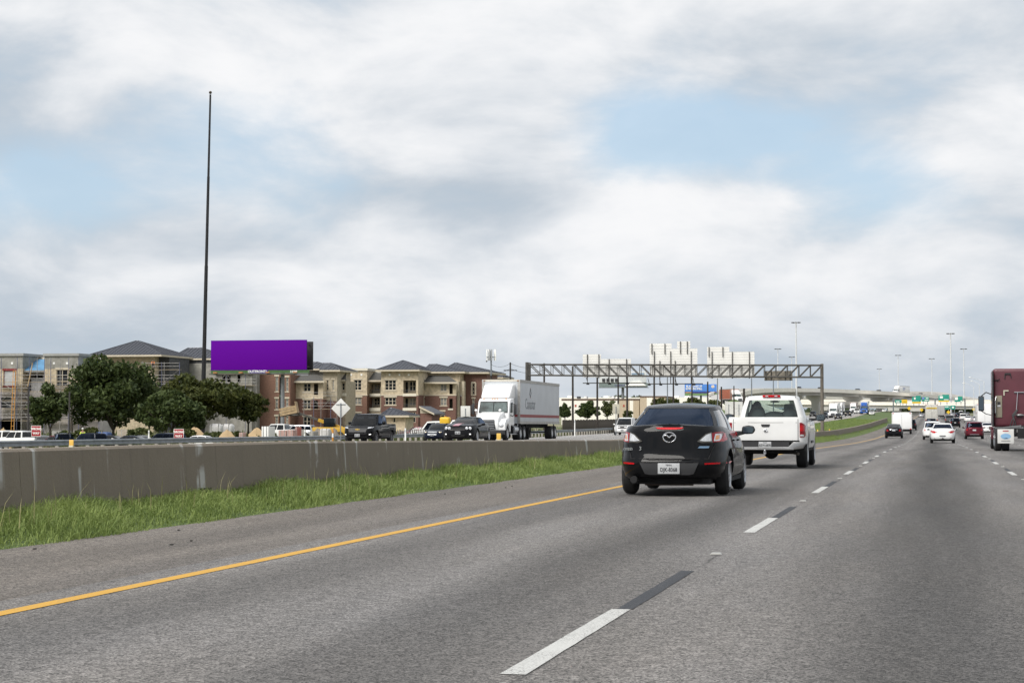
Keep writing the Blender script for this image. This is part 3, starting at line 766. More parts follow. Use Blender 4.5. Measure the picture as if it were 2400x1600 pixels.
def suv(L=4.65, W=1.83, H=1.7, glass=None, **kw):
    hl = L/2; gl = glass or M_GLASS_DARK
    S = dict(L=L, W=W, z0=.30, nr=5.5, nf=4.2, r=.355, arch=.06, crown=.02, floor=.8, axles=(-hl+.95, hl-.92),
             sill=[(-hl, .36), (-hl+.5, .28), (hl-.5, .27), (hl, .30)],
             top=[(-hl, 1.08), (-.5, 1.06), (.8, 1.03), (hl-1.0, 1.01), (hl-.35, .93), (hl, .78)],
             rows=[(0, -.08, -.08, -.10), (.1, -.02, -.0, -.03), (.3, 0, 0, 0), (.5, 0, -.03, 0), (.75, -.02, -.06, -.05), (.92, -.06, -.08, -.11), (1, -.10, -.11, -.2)],
             seats=((-.6, .05), (.45, .05)),
             gh=dict(n=7, yr=(-hl+.12, -hl+.38), yf=(1.25, .45), hw=(W/2-.10, W/2-.25), zr=(H-.07, H-.02, H-.06), bow=.04, bulge=.02, crown=.03,
                     panes=[('rear_window', 'rear', -55., 0, .12, .88, gl), ('windscreen', 'front', 51., 0, .05, .94, M_GLASS_MID),
                            ('side_window', 'side', -.86, -.42, .08, .84, gl), ('side_window', 'side', -.38, .10, .08, .84, gl), ('side_window', 'side', .14, .82, .08, .84, gl)]))
    S.update(kw); return S
def pickup(L=5.4, W=1.9, H=1.8, cab=(-.15, 1.6), dbl=True, glass=None, belt=1.13, **kw):
    hl = L/2; gl = glass or M_GLASS_MID; yr, yf = cab
    S = dict(L=L, W=W, z0=.42, nr=16, nf=6, r=.39, arch=.07, crown=.02, floor=.92, axles=(-hl+1.15, hl-.95),
             sill=[(-hl, .55), (-hl+.4, .5), (hl-.5, .45), (hl, .42)],
             top=[(-hl, belt+.06), (yr, belt+.06), (yr+.05, belt), (hl-1.2, belt-.02), (hl-.3, belt-.08), (hl, belt-.22)],
             rows=[(0, -.05, -.03, -.08), (.1, -.02, -.02, -.02), (.3, 0, 0, 0), (.6, 0, 0, 0), (.85, -.015, -.005, -.06), (1, -.04, -.01, -.18)],
             bed=(-hl+.06, yr-.06, .48), seats=((yr+.35, .08), (yr+1.15, .1)) if dbl else ((yr+.5, .1),),
             gh=dict(n=9, yr=(yr, yr+.10), yf=(yf, yf-.62), hw=(W/2-.09, W/2-.22), zr=(H-.05, H-.02, H-.05), bow=.02, bulge=.02, crown=.03,
                     panes=[('rear_window', 'rear', -56., 0, .06, .88, gl), ('windscreen', 'front', 54., 0, .04, .94, M_GLASS_MID)]
                           + ([('side_window', 'side', -.86, -.18, .06, .86, gl), ('side_window', 'side', -.10, .86, .06, .86, gl)] if dbl else [('side_window', 'side', -.72, .86, .06, .86, gl)])))
    S.update(kw); return S

# ------------------------------------------------------------------ the dark sedan ahead in the left lane
P_GRAPH = paint('graphite', (.006, .0064, .0075), 0, .4)
S = sedan(4.58, 1.755, 1.46, glass=M_GLASS_DARK, side=M_GLASS_MID, deck=1.06, spokes=10, r=.325)
S['top'][0] = (-2.29, 1.05); S['top'][1] = (-2.17, 1.085); S['top'][2] = (-1.74, 1.09)
S['gh']['yr'] = (-1.83, -1.05); S['gh']['n'] = 4.6
S['rows'] = [(0, -.09, -.13, -.10), (.08, -.035, -.04, -.03), (.20, 0, -.0, 0), (.36, .0, .02, -.01), (.42, -.005, .01, -.01), (.46, -.005, -.05, -.02), (.62, -.005, -.06, -.03), (.8, -.03, -.07, -.06), (.92, -.06, -.075, -.12), (1, -.11, -.12, -.22)]
c = Car('sedan', 'dark graphite four-door sedan with a Texas plate, nearest car in the left lane', 'car', -4.0, 33.55, 0, S, P_GRAPH)
DK = M_UNDER
# bumper crease, boot lid seams
c.decal('bumper_seam', [(-.62, .575), (.62, .575), (.62, .587), (-.62, .587)], DK, off=.002, thick=.004, cuts=3)
c.decal('boot_seam', [(.60, .59), (.612, .59), (.655, .72), (.70, .80), (.69, .81), (.645, .72)], DK, off=.002, thick=.004, mirror=True)
c.decal('boot_seam', [(.70, .86), (.71, .86), (.74, 1.0), (.73, 1.0)], DK, off=.002, thick=.004, mirror=True)
# tail lights: red outer, clear inner reversing lamp on the lid
tl = [(.445, 0.855), (.56, 0.950), (.70, 0.995), (.80, 1.010), (.845, 0.970), (.84, 0.880), (.80, 0.845), (.66, 0.835), (.52, 0.835)]
c.decal('tail_light', tl, M_REDD, off=.007, mirror=True)
c.decal('lamp_housing', [(.43, 0.847), (.555, 0.965), (.64, 0.995), (.66, 0.830), (.50, 0.825)], mat('dark_chrome', (.10, .095, .085), .35, .7), off=.009, mirror=True)
c.decal('reversing_lamp', [(.47, 0.860), (.565, 0.950), (.635, 0.978), (.645, 0.855), (.55, 0.850)], M_CLEAR, off=.013, mirror=True)
c.decal('indicator', [(.672, 0.855), (.69, 0.965), (.775, 0.970), (.765, 0.880), (.74, 0.855)], M_CLEAR, off=.012, mirror=True)
c.decal('indicator', [(.695, 0.875), (.705, 0.945), (.75, 0.950), (.745, 0.885)], M_AMBER, off=.016, mirror=True)
c.decal('brake_lamp', [(.79, 0.980), (.835, 0.960), (.835, 0.890), (.80, 0.855), (.70, 0.842), (.70, 0.852), (.76, 0.862), (.785, 0.900)], M_RED, off=.012, mirror=True)
c.decal('high_brake_lamp', [(-.22, 1.065), (.22, 1.065), (.19, 1.045), (.10, 1.035), (-.10, 1.035), (-.19, 1.045)], M_RED, off=.008)
c.decal('reflector', [(.55, 0.515), (.87, 0.530), (.86, 0.500), (.55, 0.490)], M_RED, off=.006, mirror=True)
c.decal('plate_panel', [(-.46, 0.515), (.46, 0.515), (.38, 0.345), (.31, 0.330), (-.31, 0.330), (-.38, 0.345)], mat('grey_plastic', (.042, .043, .046), .5), off=.008, cuts=3)
c.decal('plate_recess', [(-.47, 0.530), (.47, 0.530), (.455, 0.510), (-.455, 0.510)], DK, off=.006, thick=.004, cuts=2)
c.plate(.43, -1, 'DJK-8368', w=.34, h=.165)
# badge: ring with a winged V
yb = c.endy(0, .91, -1)-.012
q = MB(); n_ = 28
for i in range(n_):
    a, b_ = 2*math.pi*i/n_, 2*math.pi*(i+1)/n_
    q.tube((.098*math.cos(a), yb, .91+.075*math.sin(a)), (.098*math.cos(b_), yb, .91+.075*math.sin(b_)), .010, n=6)
q.path([(-.09, yb-.002, 0.930), (-.045, yb-.004, 0.945), (0, yb-.006, 0.905), (.045, yb-.004, 0.945), (.09, yb-.002, 0.930)], .011)
q.build('badge', M_CHROME, c.o, smooth=50)
text('mazda', .075, M_CHROME, c.o, (-.63, c.endy(-.63, .735, -1)-.012, .735), (R(90), 0, R(-9)), 'badge_lettering', .004, sx=1.15, bold=.003)
text('3', .085, M_CHROME, c.o, (-.455, c.endy(-.455, .735, -1)-.012, .735), (R(90), 0, R(-5)), 'badge_lettering', .004, bold=.002)
c.decal('blue_badge', [(.44, 0.745), (.60, 0.745), (.615, 0.775), (.47, 0.775)], mat('blue_badge', (.22, .34, .48), .3, .6), off=.008)
q = MB(); q.tube((-.56, -2.25, .255), (-.56, -1.9, .255), .055, n=14); q.build('exhaust_pipe', M_UNDER, c.o, smooth=40)
q = MB(); q.tube((-.42, -1.95, .24), (.34, -1.95, .24), .085, n=12); q.tube((.1, -1.3, .22), (.1, 1.2, .22), .04, n=8); q.build('silencer', mat('rusty_steel', (.07, .055, .045), .8, .3, .4), c.o, smooth=40)
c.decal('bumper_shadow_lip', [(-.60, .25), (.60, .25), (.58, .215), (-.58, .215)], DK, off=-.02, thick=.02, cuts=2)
c.mirrors(.62, 1.02, M_PLASTIC, (.115, .07, .075), .12)
c.handles((-.72, .18), .86); c.doorlines((-.98, -.12, .9), .42, .95)

# ------------------------------------------------------------------ white pickup ahead
P_WHITE = paint('white', (.71, .71, .70), 0, .35, .05)
P_SILVER = mat('satin_silver', (.30, .30, .30), .3, .75, .12)
S = pickup(5.25, 2.02, 1.86, cab=(-.72, .95), dbl=False, glass=M_GLASS, belt=1.22, r=.41, tw=.28, seatmat=M_SEATG)
S['gh']['panes'] = [('rear_window', 'rear', -66., 0, .05, .87, M_GLASS), ('windscreen', 'front', 56., 0, .02, .96, M_GLASS), ('side_window', 'side', -.62, .86, .06, .86, M_GLASS_MID)]
S['gh']['hw'] = (.85, .665); S['gh']['zr'] = (1.80, 1.835, 1.80); S['rows'] = [(0, -.04, -.06, -.08), (.12, -.01, -.05, -.02), (.3, 0, -.04, 0), (.6, 0, -.04, 0), (.88, -.02, -.045, -.06), (1, -.05, -.06, -.18)]
S['nr'] = 13; S['floor'] = 1.0
S['axles'] = (-1.42, 1.62); S['arch'] = .10; S['sill'] = [(-2.63, .62), (-2.0, .60), (-1.0, .48), (2, .45), (2.63, .42)]; S['z0'] = .50
c = Car('pickup_truck', 'white two-door pickup truck just ahead of the dark sedan in the left lane', 'pickup truck', -4.08, 53.5, 0, S, P_WHITE)
c.decal('tailgate_seam', [(-.80, .63), (-.80, 1.23), (-.812, 1.23), (-.812, .63)], DK, off=.003, thick=.004); c.decal('tailgate_seam', [(.80, .63), (.80, 1.23), (.812, 1.23), (.812, .63)], DK, off=.003, thick=.004)
c.decal('tailgate_crease_shade', [(-.78, 1.135), (.78, 1.135), (.78, 1.15), (-.78, 1.15)], mat('shadow_grey', (.36, .36, .35), .5), off=.003, thick=.004)  # crease only coloured on: flat grey strip for its shadow line
c.decal('tailgate_handle', [(-.11, 1.10), (.11, 1.10), (.105, 1.06), (.08, 1.035), (-.08, 1.035), (-.105, 1.06)], M_PLASTIC, off=.012)
c.decal('tail_light', [(.845, 1.14), (.90, 1.14), (.985, 1.08), (.99, .78), (.85, .78)], M_REDD, off=.015, mirror=True)
c.decal('brake_lamp', [(.855, 1.07), (.955, 1.07), (.955, .93), (.855, .93)], M_RED, off=.02, mirror=True)
c.decal('reversing_lamp', [(.86, .845), (.95, .845), (.95, .80), (.86, .80)], M_CLEAR, off=.02, mirror=True)
yb = c.endy(0, .95, -1)-.02
q = MB(); q.ball((0, yb, .955), (.038, .016, .03), 10, 6); q.path([(-.03, yb, .975), (-.045, yb-.005, .945), (-.025, yb-.008, .92)], .01); q.path([(.03, yb, .975), (.045, yb-.005, .945), (.025, yb-.008, .92)], .01); q.tube((0, yb, .95), (0, yb, .905), .016, .008); q.build('tailgate_emblem', M_BRIGHT, c.o, smooth=50)
# chrome step bumper with plate well
q = MB()
q.prism([(-.98, .66), (-.70, .66), (-.58, .54), (.58, .54), (.70, .66), (.98, .66), (1.0, .60), (.94, .50), (.72, .47), (-.72, .47), (-.94, .50), (-1.0, .60)], 'y', -2.80, -2.66)
q.b2(-.72, .72, -2.84, -2.65, .46, .505)
bum = q.build('rear_bumper', P_SILVER, c.o, bevel=.02)
MB().b2(-.84, .84, -2.70, -2.5, .655, .70).build('bumper_gap_shade', M_UNDER, c.o)  # dark strip standing in for the shading under the tailgate
MB().b2(-.60, .60, -2.78, -2.62, .50, .66).build('bumper_well', M_PLASTIC, bum)
MB().b2(-.98, .98, -2.66, -2.5, .44, .62).build('bumper_bracket', M_UNDER, bum)
pl = MB().b2(-.155, .155, -2.80, -2.785, .515, .665).build('licence_plate', M_PLATE, c.o, bevel=.004)
text('BZW-6878', .08, M_INK, pl, (0, -2.803, .575), FACE, 'plate_number', .001, sx=.78, bold=.0012); text('TEXAS', .034, M_INK, pl, (0, -2.803, .642), FACE, 'plate_state', .001)
q = MB(); q.tube((0, -2.6, .38), (0, -2.86, .38), .03); q.box((0, -2.82, .40), (.06, .05, .08)); q.ball((0, -2.86, .44), .03, 8, 6); q.build('tow_ball', M_BRIGHT, c.o, smooth=40)
q = MB(); q.tube((-.75, -1.42, .41), (.75, -1.42, .41), .07, n=10); q.ball((.05, -1.42, .40), (.19, .19, .19), 12, 8); q.build('rear_axle', M_UNDER, c.o, smooth=40)
q = MB(); q.path([(.35, -1.6, .44), (.45, -2.0, .44), (.80, -2.35, .36)], .04, 8); q.build('exhaust_pipe', mat('grey_steel', (.10, .09, .08), .7, .4), c.o, smooth=40)
q = MB(); yr_ = -.58
hb = [(-.22, 1.855), (.22, 1.855), (.235, 1.83), (.22, 1.80), (-.22, 1.80), (-.235, 1.83)]
q.prism(hb, 'y', -.66, -.56); q.build('high_brake_lamp', M_RED, c.o, bevel=.01)
for sx in (-.12, .12): MB().b2(sx-.035, sx+.035, -.67, -.66, 1.815, 1.84).build('cargo_lamp', M_CLEAR, c.o)
for sx in (-.62, .62): MB().b2(sx-.006, sx+.006, -.60, .2, 1.79, 1.822).build('roof_gutter', M_PLASTIC, c.o)
q = MB(); q.ball((0, .55, 1.70), (.13, .03, .03), 10, 6); q.tube((0, .55, 1.72), (0, .62, 1.78), .012); q.build('rear_view_mirror', M_PLASTIC, c.o, smooth=50)
q = MB(); q.ball((-.40, -.28, 1.32), (.22, .12, .30), 12, 8); q.ball((-.40, -.27, 1.57), (.115, .12, .14), 12, 8); q.build('driver_seat_headrest', M_SEATG, c.o, smooth=60)
q = MB(); q.ball((.46, -.28, 1.36), (.20, .10, .16), 12, 8); q.build('passenger_headrest', M_SEATG, c.o, smooth=60)
q = MB(); q.ball((.05, -.2, 1.27), (.34, .12, .17), 14, 8); q.build('bench_back', M_SEATG, c.o, smooth=60)
c.mirrors(.42, 1.28, M_PLASTIC, (.14, .07, .10), .22)
c.handles((-.45,), 1.08); c.doorlines((-.66, .58), .6, 1.2)
MB().b2(1.0, 1.03, -.5, .3, .62, .68).build('side_badge', M_PLASTIC, c.o)

# ------------------------------------------------------------------ burgundy tractor unit at the right edge
P_BURG = mat('paint_burgundy', (.092, .019, .029), .5, .0, .2, 1.2, coat=.3)
M_TAN = mat('tan_vent_panel', (.22, .20, .15), .7, var=.15)
tx, ty = 3.86, 91.2
t = thing('semi_tractor', 'burgundy sleeper-cab tractor unit without trailer at the right frame edge', 'truck', (tx, ty, gz(tx, ty)))
q = MB(); q.b2(-1.19, 1.19, 1.2, 4.6, 1.02, 3.62); cabo = q.build('sleeper_cab', P_BURG, t, bevel=.16, seg=4)
q = MB(); q.prism([(4.4, 1.0), (6.6, 1.0), (6.6, 1.9), (4.9, 2.1), (4.4, 2.9)], 'x', -1.0, 1.0); q.build('hood', P_BURG, t, bevel=.08)
q = MB(); q.b2(-1.22, -1.17, .95, 1.6, 1.05, 3.5); q.b2(1.17, 1.22, .95, 1.6, 1.05, 3.5); q.build('side_fairing', M_PLASTIC, t, bevel=.02)
q = MB(); q.b2(-1.09, -.80, 1.17, 1.22, 1.45, 2.42); vp = q.build('vent_panel', M_TAN, t, bevel=.01)
MB().b2(-1.0, -.88, 1.15, 1.20, 2.02, 2.15).build('vent_latch', M_PLASTIC, vp); MB().b2(-1.01, -.87, 1.15, 1.19, 1.92, 2.0).build('vent_label', M_PLATE, vp)
q = MB(); q.path([(-1.06, 1.1, 1.55), (-1.10, 1.02, 1.65), (-1.10, 1.02, 2.2), (-1.06, 1.1, 2.38)], .022, 8); q.build('grab_handle', M_BRIGHT, t, smooth=50)
q = MB(); q.b2(-.74, -.69, 1.165, 1.21, 2.42, 2.66); q.b2(-.69, -.52, 1.165, 1.21, 2.61, 2.66); q.build('reflective_tape', mat('reflective_tape', (.5, .48, .38), .5), t)
q = MB(); q.b2(-.28, .5, 1.14, 1.21, 2.55, 2.585); q.tube((-.13, 1.14, 2.56), (-.2, 1.05, 1.7), .015); q.build('air_line_rail', M_BRIGHT, t)
q = MB(); q.b2(-.66, -.42, 1.15, 1.21, 3.36, 3.42); q.path([(-.66, 1.17, 3.4), (-.68, 1.16, 3.18)], .02); q.path([(-.44, 1.17, 3.4), (-.40, 1.16, 3.2)], .02); q.build('work_lamp_bracket', M_PLASTIC, t)
q = MB(); q.path([(-1.15, 1.2, 3.1), (-.98, 1.15, 3.1), (-.9, 1.14, 3.15)], .022); q.build('antenna_mount', M_UNDER, t)
for k, (x0, z0) in enumerate(((-.42, 1.25), (-.24, 1.15), (-.30, 1.3))):
    q = MB(); q.path([(-.13-.03*k, 1.05, 1.78), (-.28-.05*k, .95, 1.55), (x0, .75, z0), (x0-.1, .4, 1.0), (x0+.1, .1, .95)], .025, 6); q.build('air_hose', M_PLASTIC, t, smooth=60)
q = MB(); q.ball((-.05, 1.12, 1.55), (.2, .05, .06), 12, 6); q.build('hose_holder', P_SILVER, t, smooth=60)
q = MB(); q.b2(-.43, -.33, -2.6, 6.2, .72, .98); q.b2(.33, .43, -2.6, 6.2, .72, .98); q.b2(-.3, .6, -2.75, -2.55, .55, .98); q.b2(-1.0, 1.0, -.2, .1, .62, .8); q.build('chassis_frame', M_UNDER, t)
q = MB(); q.lathe([(0, .05), (0, .5), (.1, .52), (.12, .1)], 'z', 18, (0, -1.2, .98)); q.build('fifth_wheel', M_PLASTIC, t, smooth=30)
for y in (-.55, -1.9):
    for sg in (-1, 1):
        for xx in (1.09, .76): wheel(t, sg*xx, y, .5, .27, 10, M_BRIGHT, .29)
for sg in (-1, 1): wheel(t, sg*1.05, 5.4, .5, .3, 10, M_BRIGHT, .29)
q = MB(); q.b2(-1.2, -.9, 1.3, 4.3, .45, .98); q.build('fuel_tank', P_BURG, t, bevel=.1, seg=3)
q = MB(); q.b2(-1.22, -.05, -2.62, -2.5, .98, 1.03); q.prism([(-1.2, .98), (-.15, 1.04), (-.15, 1.12), (-1.2, 1.0)], 'y', -2.66, -2.52); q.build('mud_flap_hanger', P_SILVER, t)
q = MB(); q.b2(-1.13, -.45, -2.63, -2.60, .34, .95); fl = q.build('mud_flap', mat('white_rubber', (.6, .6, .58), .6), t, bevel=.01)
q = MB(); nn = 24; q.add([(-.79+.21*math.cos(2*math.pi*i/nn), -2.640, .64+.12*math.sin(2*math.pi*i/nn)) for i in range(nn)], [tuple(range(nn))]); q.build('flap_emblem', mat('sky_blue_print', (.22, .40, .60), .6), fl)
q = MB(); q.prism([(-.90, .55), (-.68, .55), (-.76, .58), (-.81, .565)], 'y', -2.645, -2.64); q.build('flap_emblem_bird', M_INK, fl)
MB().b2(-.91, -.67, -2.64, -2.635, .85, .89).build('flap_print', mat('red_ink', (.4, .04, .05), .6), fl); MB().b2(-.98, -.6, -2.64, -2.635, .44, .455).build('flap_print', M_INK, fl)
q = MB(); q.b2(.1, 1.0, -2.62, -2.5, .42, .95); q.build('rear_light_bar', M_PLASTIC, t, bevel=.02)
for x, m_ in ((.2, M_RED), (.46, M_CLEAR), (.72, M_RED), (.98, M_AMBER)):
    q = MB(); q.lathe([(-2.65, .0), (-2.65, .055), (-2.6, .06)], 'y', 14, (x, 0, .74)); q.build('tail_lamp', m_, t, smooth=40)
for sg in (-1, 1):
    q = MB(); q.b2(sg*1.62-.13, sg*1.62+.13, 4.8, 4.95, 1.75, 2.45); mo = q.build('side_mirror', M_PLASTIC, t, bevel=.06, seg=3)
    q = MB(); q.path([(sg*1.1, 4.7, 2.5), (sg*1.4, 4.85, 2.62), (sg*1.62, 4.87, 2.44)], .025); q.path([(sg*1.1, 4.7, 1.55), (sg*1.4, 4.85, 1.62), (sg*1.62, 4.87, 1.76)], .02); q.build('mirror_arm', M_PLASTIC, mo, smooth=50)
    MB().b2(sg*1.62-.10, sg*1.62+.10, 4.785, 4.80, 1.8, 2.4).build('mirror_glass', M_MIRROR, mo)
q = MB(); q.b2(-1.3, -1.2, 1.5, 4.4, .9, 1.05); q.b2(-1.32, -1.2, .2, .5, .5, .9); q.build('side_skirt', P_BURG, t, bevel=.03)

# ------------------------------------------------------------------ oncoming traffic
PI = math.pi
P_BLACK = paint('black', (.005, .005, .006), 0, .4)
P_NAVY = paint('navy', (.006, .009, .020), 0, .4)
P_GREY = paint('grey', (.16, .165, .17), .5, .35)
P_LGREY = paint('silver', (.40, .41, .42), .6, .35)
P_RED = paint('dark_red', (.10, .012, .02), .3, .35)
P_BLUE = paint('blue', (.03, .10, .34), .1, .35)
def front_kit(c, lz, lw, gz0, gz1, gw, lamp=M_CLEAR, plate=None, pz=None, fog=None, grille=M_PLASTIC):
    c.decal('headlight', [(gw+.02, lz), (gw+lw*.9, lz+.03), (gw+lw, lz+.10), (gw+.03, lz+.07)], lamp, 1, mirror=True)
    c.decal('grille', [(-gw, gz1), (gw, gz1), (gw*.9, gz0), (-gw*.9, gz0)], grille, 1, cuts=2)
    if fog: c.decal('fog_lamp', [(fog[0], fog[1]), (fog[0]+.1, fog[1]+.02), (fog[0]+.1, fog[1]+.07), (fog[0], fog[1]+.06)], M_LAMPW, 1, mirror=True)
    if plate: c.plate(pz, 1, plate, top=None)
# black pickup
S = pickup(5.4, 1.89, 1.80, cab=(-.95, 1.45), belt=1.14, r=.38, glass=M_GLASS_DARK, rimmat=M_RIMDARK)
x, y = ud(867, 119.5)
c = Car('pickup_truck', 'black crew-cab pickup with gold front badge on the opposing road', 'pickup truck', x, y, PI, S, P_BLACK)
front_kit(c, .93, .30, .72, .98, .56, plate='FGK-7281', pz=.53, fog=(.68, .55))
q = MB(); yb = c.endy(0, .87, 1)+.03; q.prism([(-.14, .85), (-.05, .85), (-.05, .83), (.05, .83), (.05, .85), (.15, .85), (.14, .895), (.05, .895), (.05, .915), (-.05, .915), (-.05, .895), (-.13, .895)], 'y', yb-.02, yb); q.build('grille_badge', mat('gold_badge', (.62, .42, .10), .35, .6), c.o)
c.decal('badge_bar', [(-.58, .885), (.58, .885), (.58, .86), (-.58, .86)], P_BLACK, 1, off=.018); c.decal('lower_grille', [(-.6, .68), (.6, .68), (.5, .60), (-.5, .60)], M_UNDER, 1, off=.008); c.decal('skid_plate', [(-.62, .47), (.62, .47), (.55, .43), (-.55, .43)], M_PLASTIC, 1, off=.02)
c.mirrors(.62, 1.24, None, (.10, .07, .09), .12); c.handles((-.6, .35), 1.0); c.doorlines((-.85, -.15, .95), .55, 1.1)
MB().b2(.9, 1.0, -.9, 1.1, .42, .48).build('side_step', M_PLASTIC, c.o, bevel=.01); MB().b2(-1.0, -.9, -.9, 1.1, .42, .48).build('side_step', M_PLASTIC, c.o, bevel=.01)
for sx in (-.38, .3): MB().b2(sx-.2, sx+.2, .95, .965, 1.50, 1.60).build('sun_visor', M_PLATE, c.o)
# black muscle coupe with red stripe
S = sedan(5.0, 1.92, 1.45, glass=M_GLASS_DARK, deck=1.03, hood=.98, r=.36, spokes=5, tw=.25, nf=6, rr=.25)
S['gh'] = dict(n=5.2, yr=(-1.75, -.95), yf=(.85, .1), hw=(.82, .62), zr=(1.38, 1.42, 1.39), bow=.05, bulge=.02, crown=.03, panes=[('rear_window', 'rear', -50., 0, .05, .95, M_GLASS_DARK), ('windscreen', 'front', 49., 0, .05, .94, M_GLASS_MID), ('side_window', 'side', -.5, .80, .08, .84, M_GLASS_DARK)])
S['top'] = [(-2.5, .98), (-2.2, 1.05), (-1.2, 1.04), (.8, 1.05), (1.6, 1.0), (2.3, .90), (2.5, .82)]
x, y = ud(1096, 116)
c = Car('muscle_coupe', 'black muscle coupe with a red bonnet stripe beside the white semi truck', 'car', x, y, PI, S, P_BLACK)
c.decal('grille', [(-.62, .84), (.62, .84), (.6, .72), (-.6, .72)], M_UNDER, 1, cuts=3)
for xx in (.50, .68):
    for sg in (-1, 1):
        q = MB(); yb = c.endy(xx, .77, 1)+.012; q.lathe([(yb-.02, .09), (yb, .085), (yb+.01, .06), (yb+.012, 0)], 'y', 18, (sg*xx, 0, .775)); q.build('headlight', M_CLEAR, c.o, smooth=40)
c.plate(.53, 1, 'CTX-3941', top=None); c.decal('lower_grille', [(-.7, .42), (.7, .42), (.62, .30), (-.62, .30)], M_UNDER, 1, cuts=3); c.decal('fog_lamp', [(.66, .42), (.74, .42), (.74, .48), (.66, .48)], M_LAMPW, 1, mirror=True)
M_STRIPE = mat('red_stripe', (.38, .012, .05), .3, var=.05, coat=1.)
rows = []
for yy in np.arange(.95, 2.36, .1): rows.append([(xx, yy, c.zt(yy)+.035*(1-(xx/.8)**2)+.004) for xx in (-.05, .08, .2, .33)])
MB().grid(rows).build('bonnet_stripe', M_STRIPE, c.o, smooth=60)
rows = []
for yy in np.arange(-.9, .1, .1):
    rows.append([(xx, yy, 1.425+.03*(1-abs(yy+.42)**2)+.004) for xx in (-.05, .14, .33)])
MB().grid(rows).build('roof_stripe', M_STRIPE, c.o, smooth=60)
c.mirrors(.55, 1.0, None, (.11, .06, .07), .12); c.doorlines((-.6, .75), .4, .95)
# dark blue sedan with lights on, behind
S = sedan(4.7, 1.84, 1.47, glass=M_GLASS_DARK)
x, y = ud(1028, 168)
c = Car('sedan', 'dark blue sedan with lit headlights half hidden behind the muscle coupe', 'car', x, y, PI, S, P_NAVY)
front_kit(c, .70, .30, .50, .80, .40, lamp=M_LAMP, plate='LDR-1107', pz=.52, grille=mat('dull_grille', (.22, .23, .24), .45, .5)); c.mirrors(.6, 1.02)
# white pickup far on the opposing road, seen past the dark sedan
S = suv(4.9, 1.95, 1.82, glass=M_GLASS_MID)
x, y = ud(1466, 211)
c = Car('suv', 'white oncoming sport utility vehicle left of the dark sedan roof', 'suv', x, y, PI, S, P_WHITE)
front_kit(c, .84, .30, .66, .95, .5, lamp=M_CLEAR, plate='HBN-5520', pz=.52); c.mirrors(.7, 1.12)

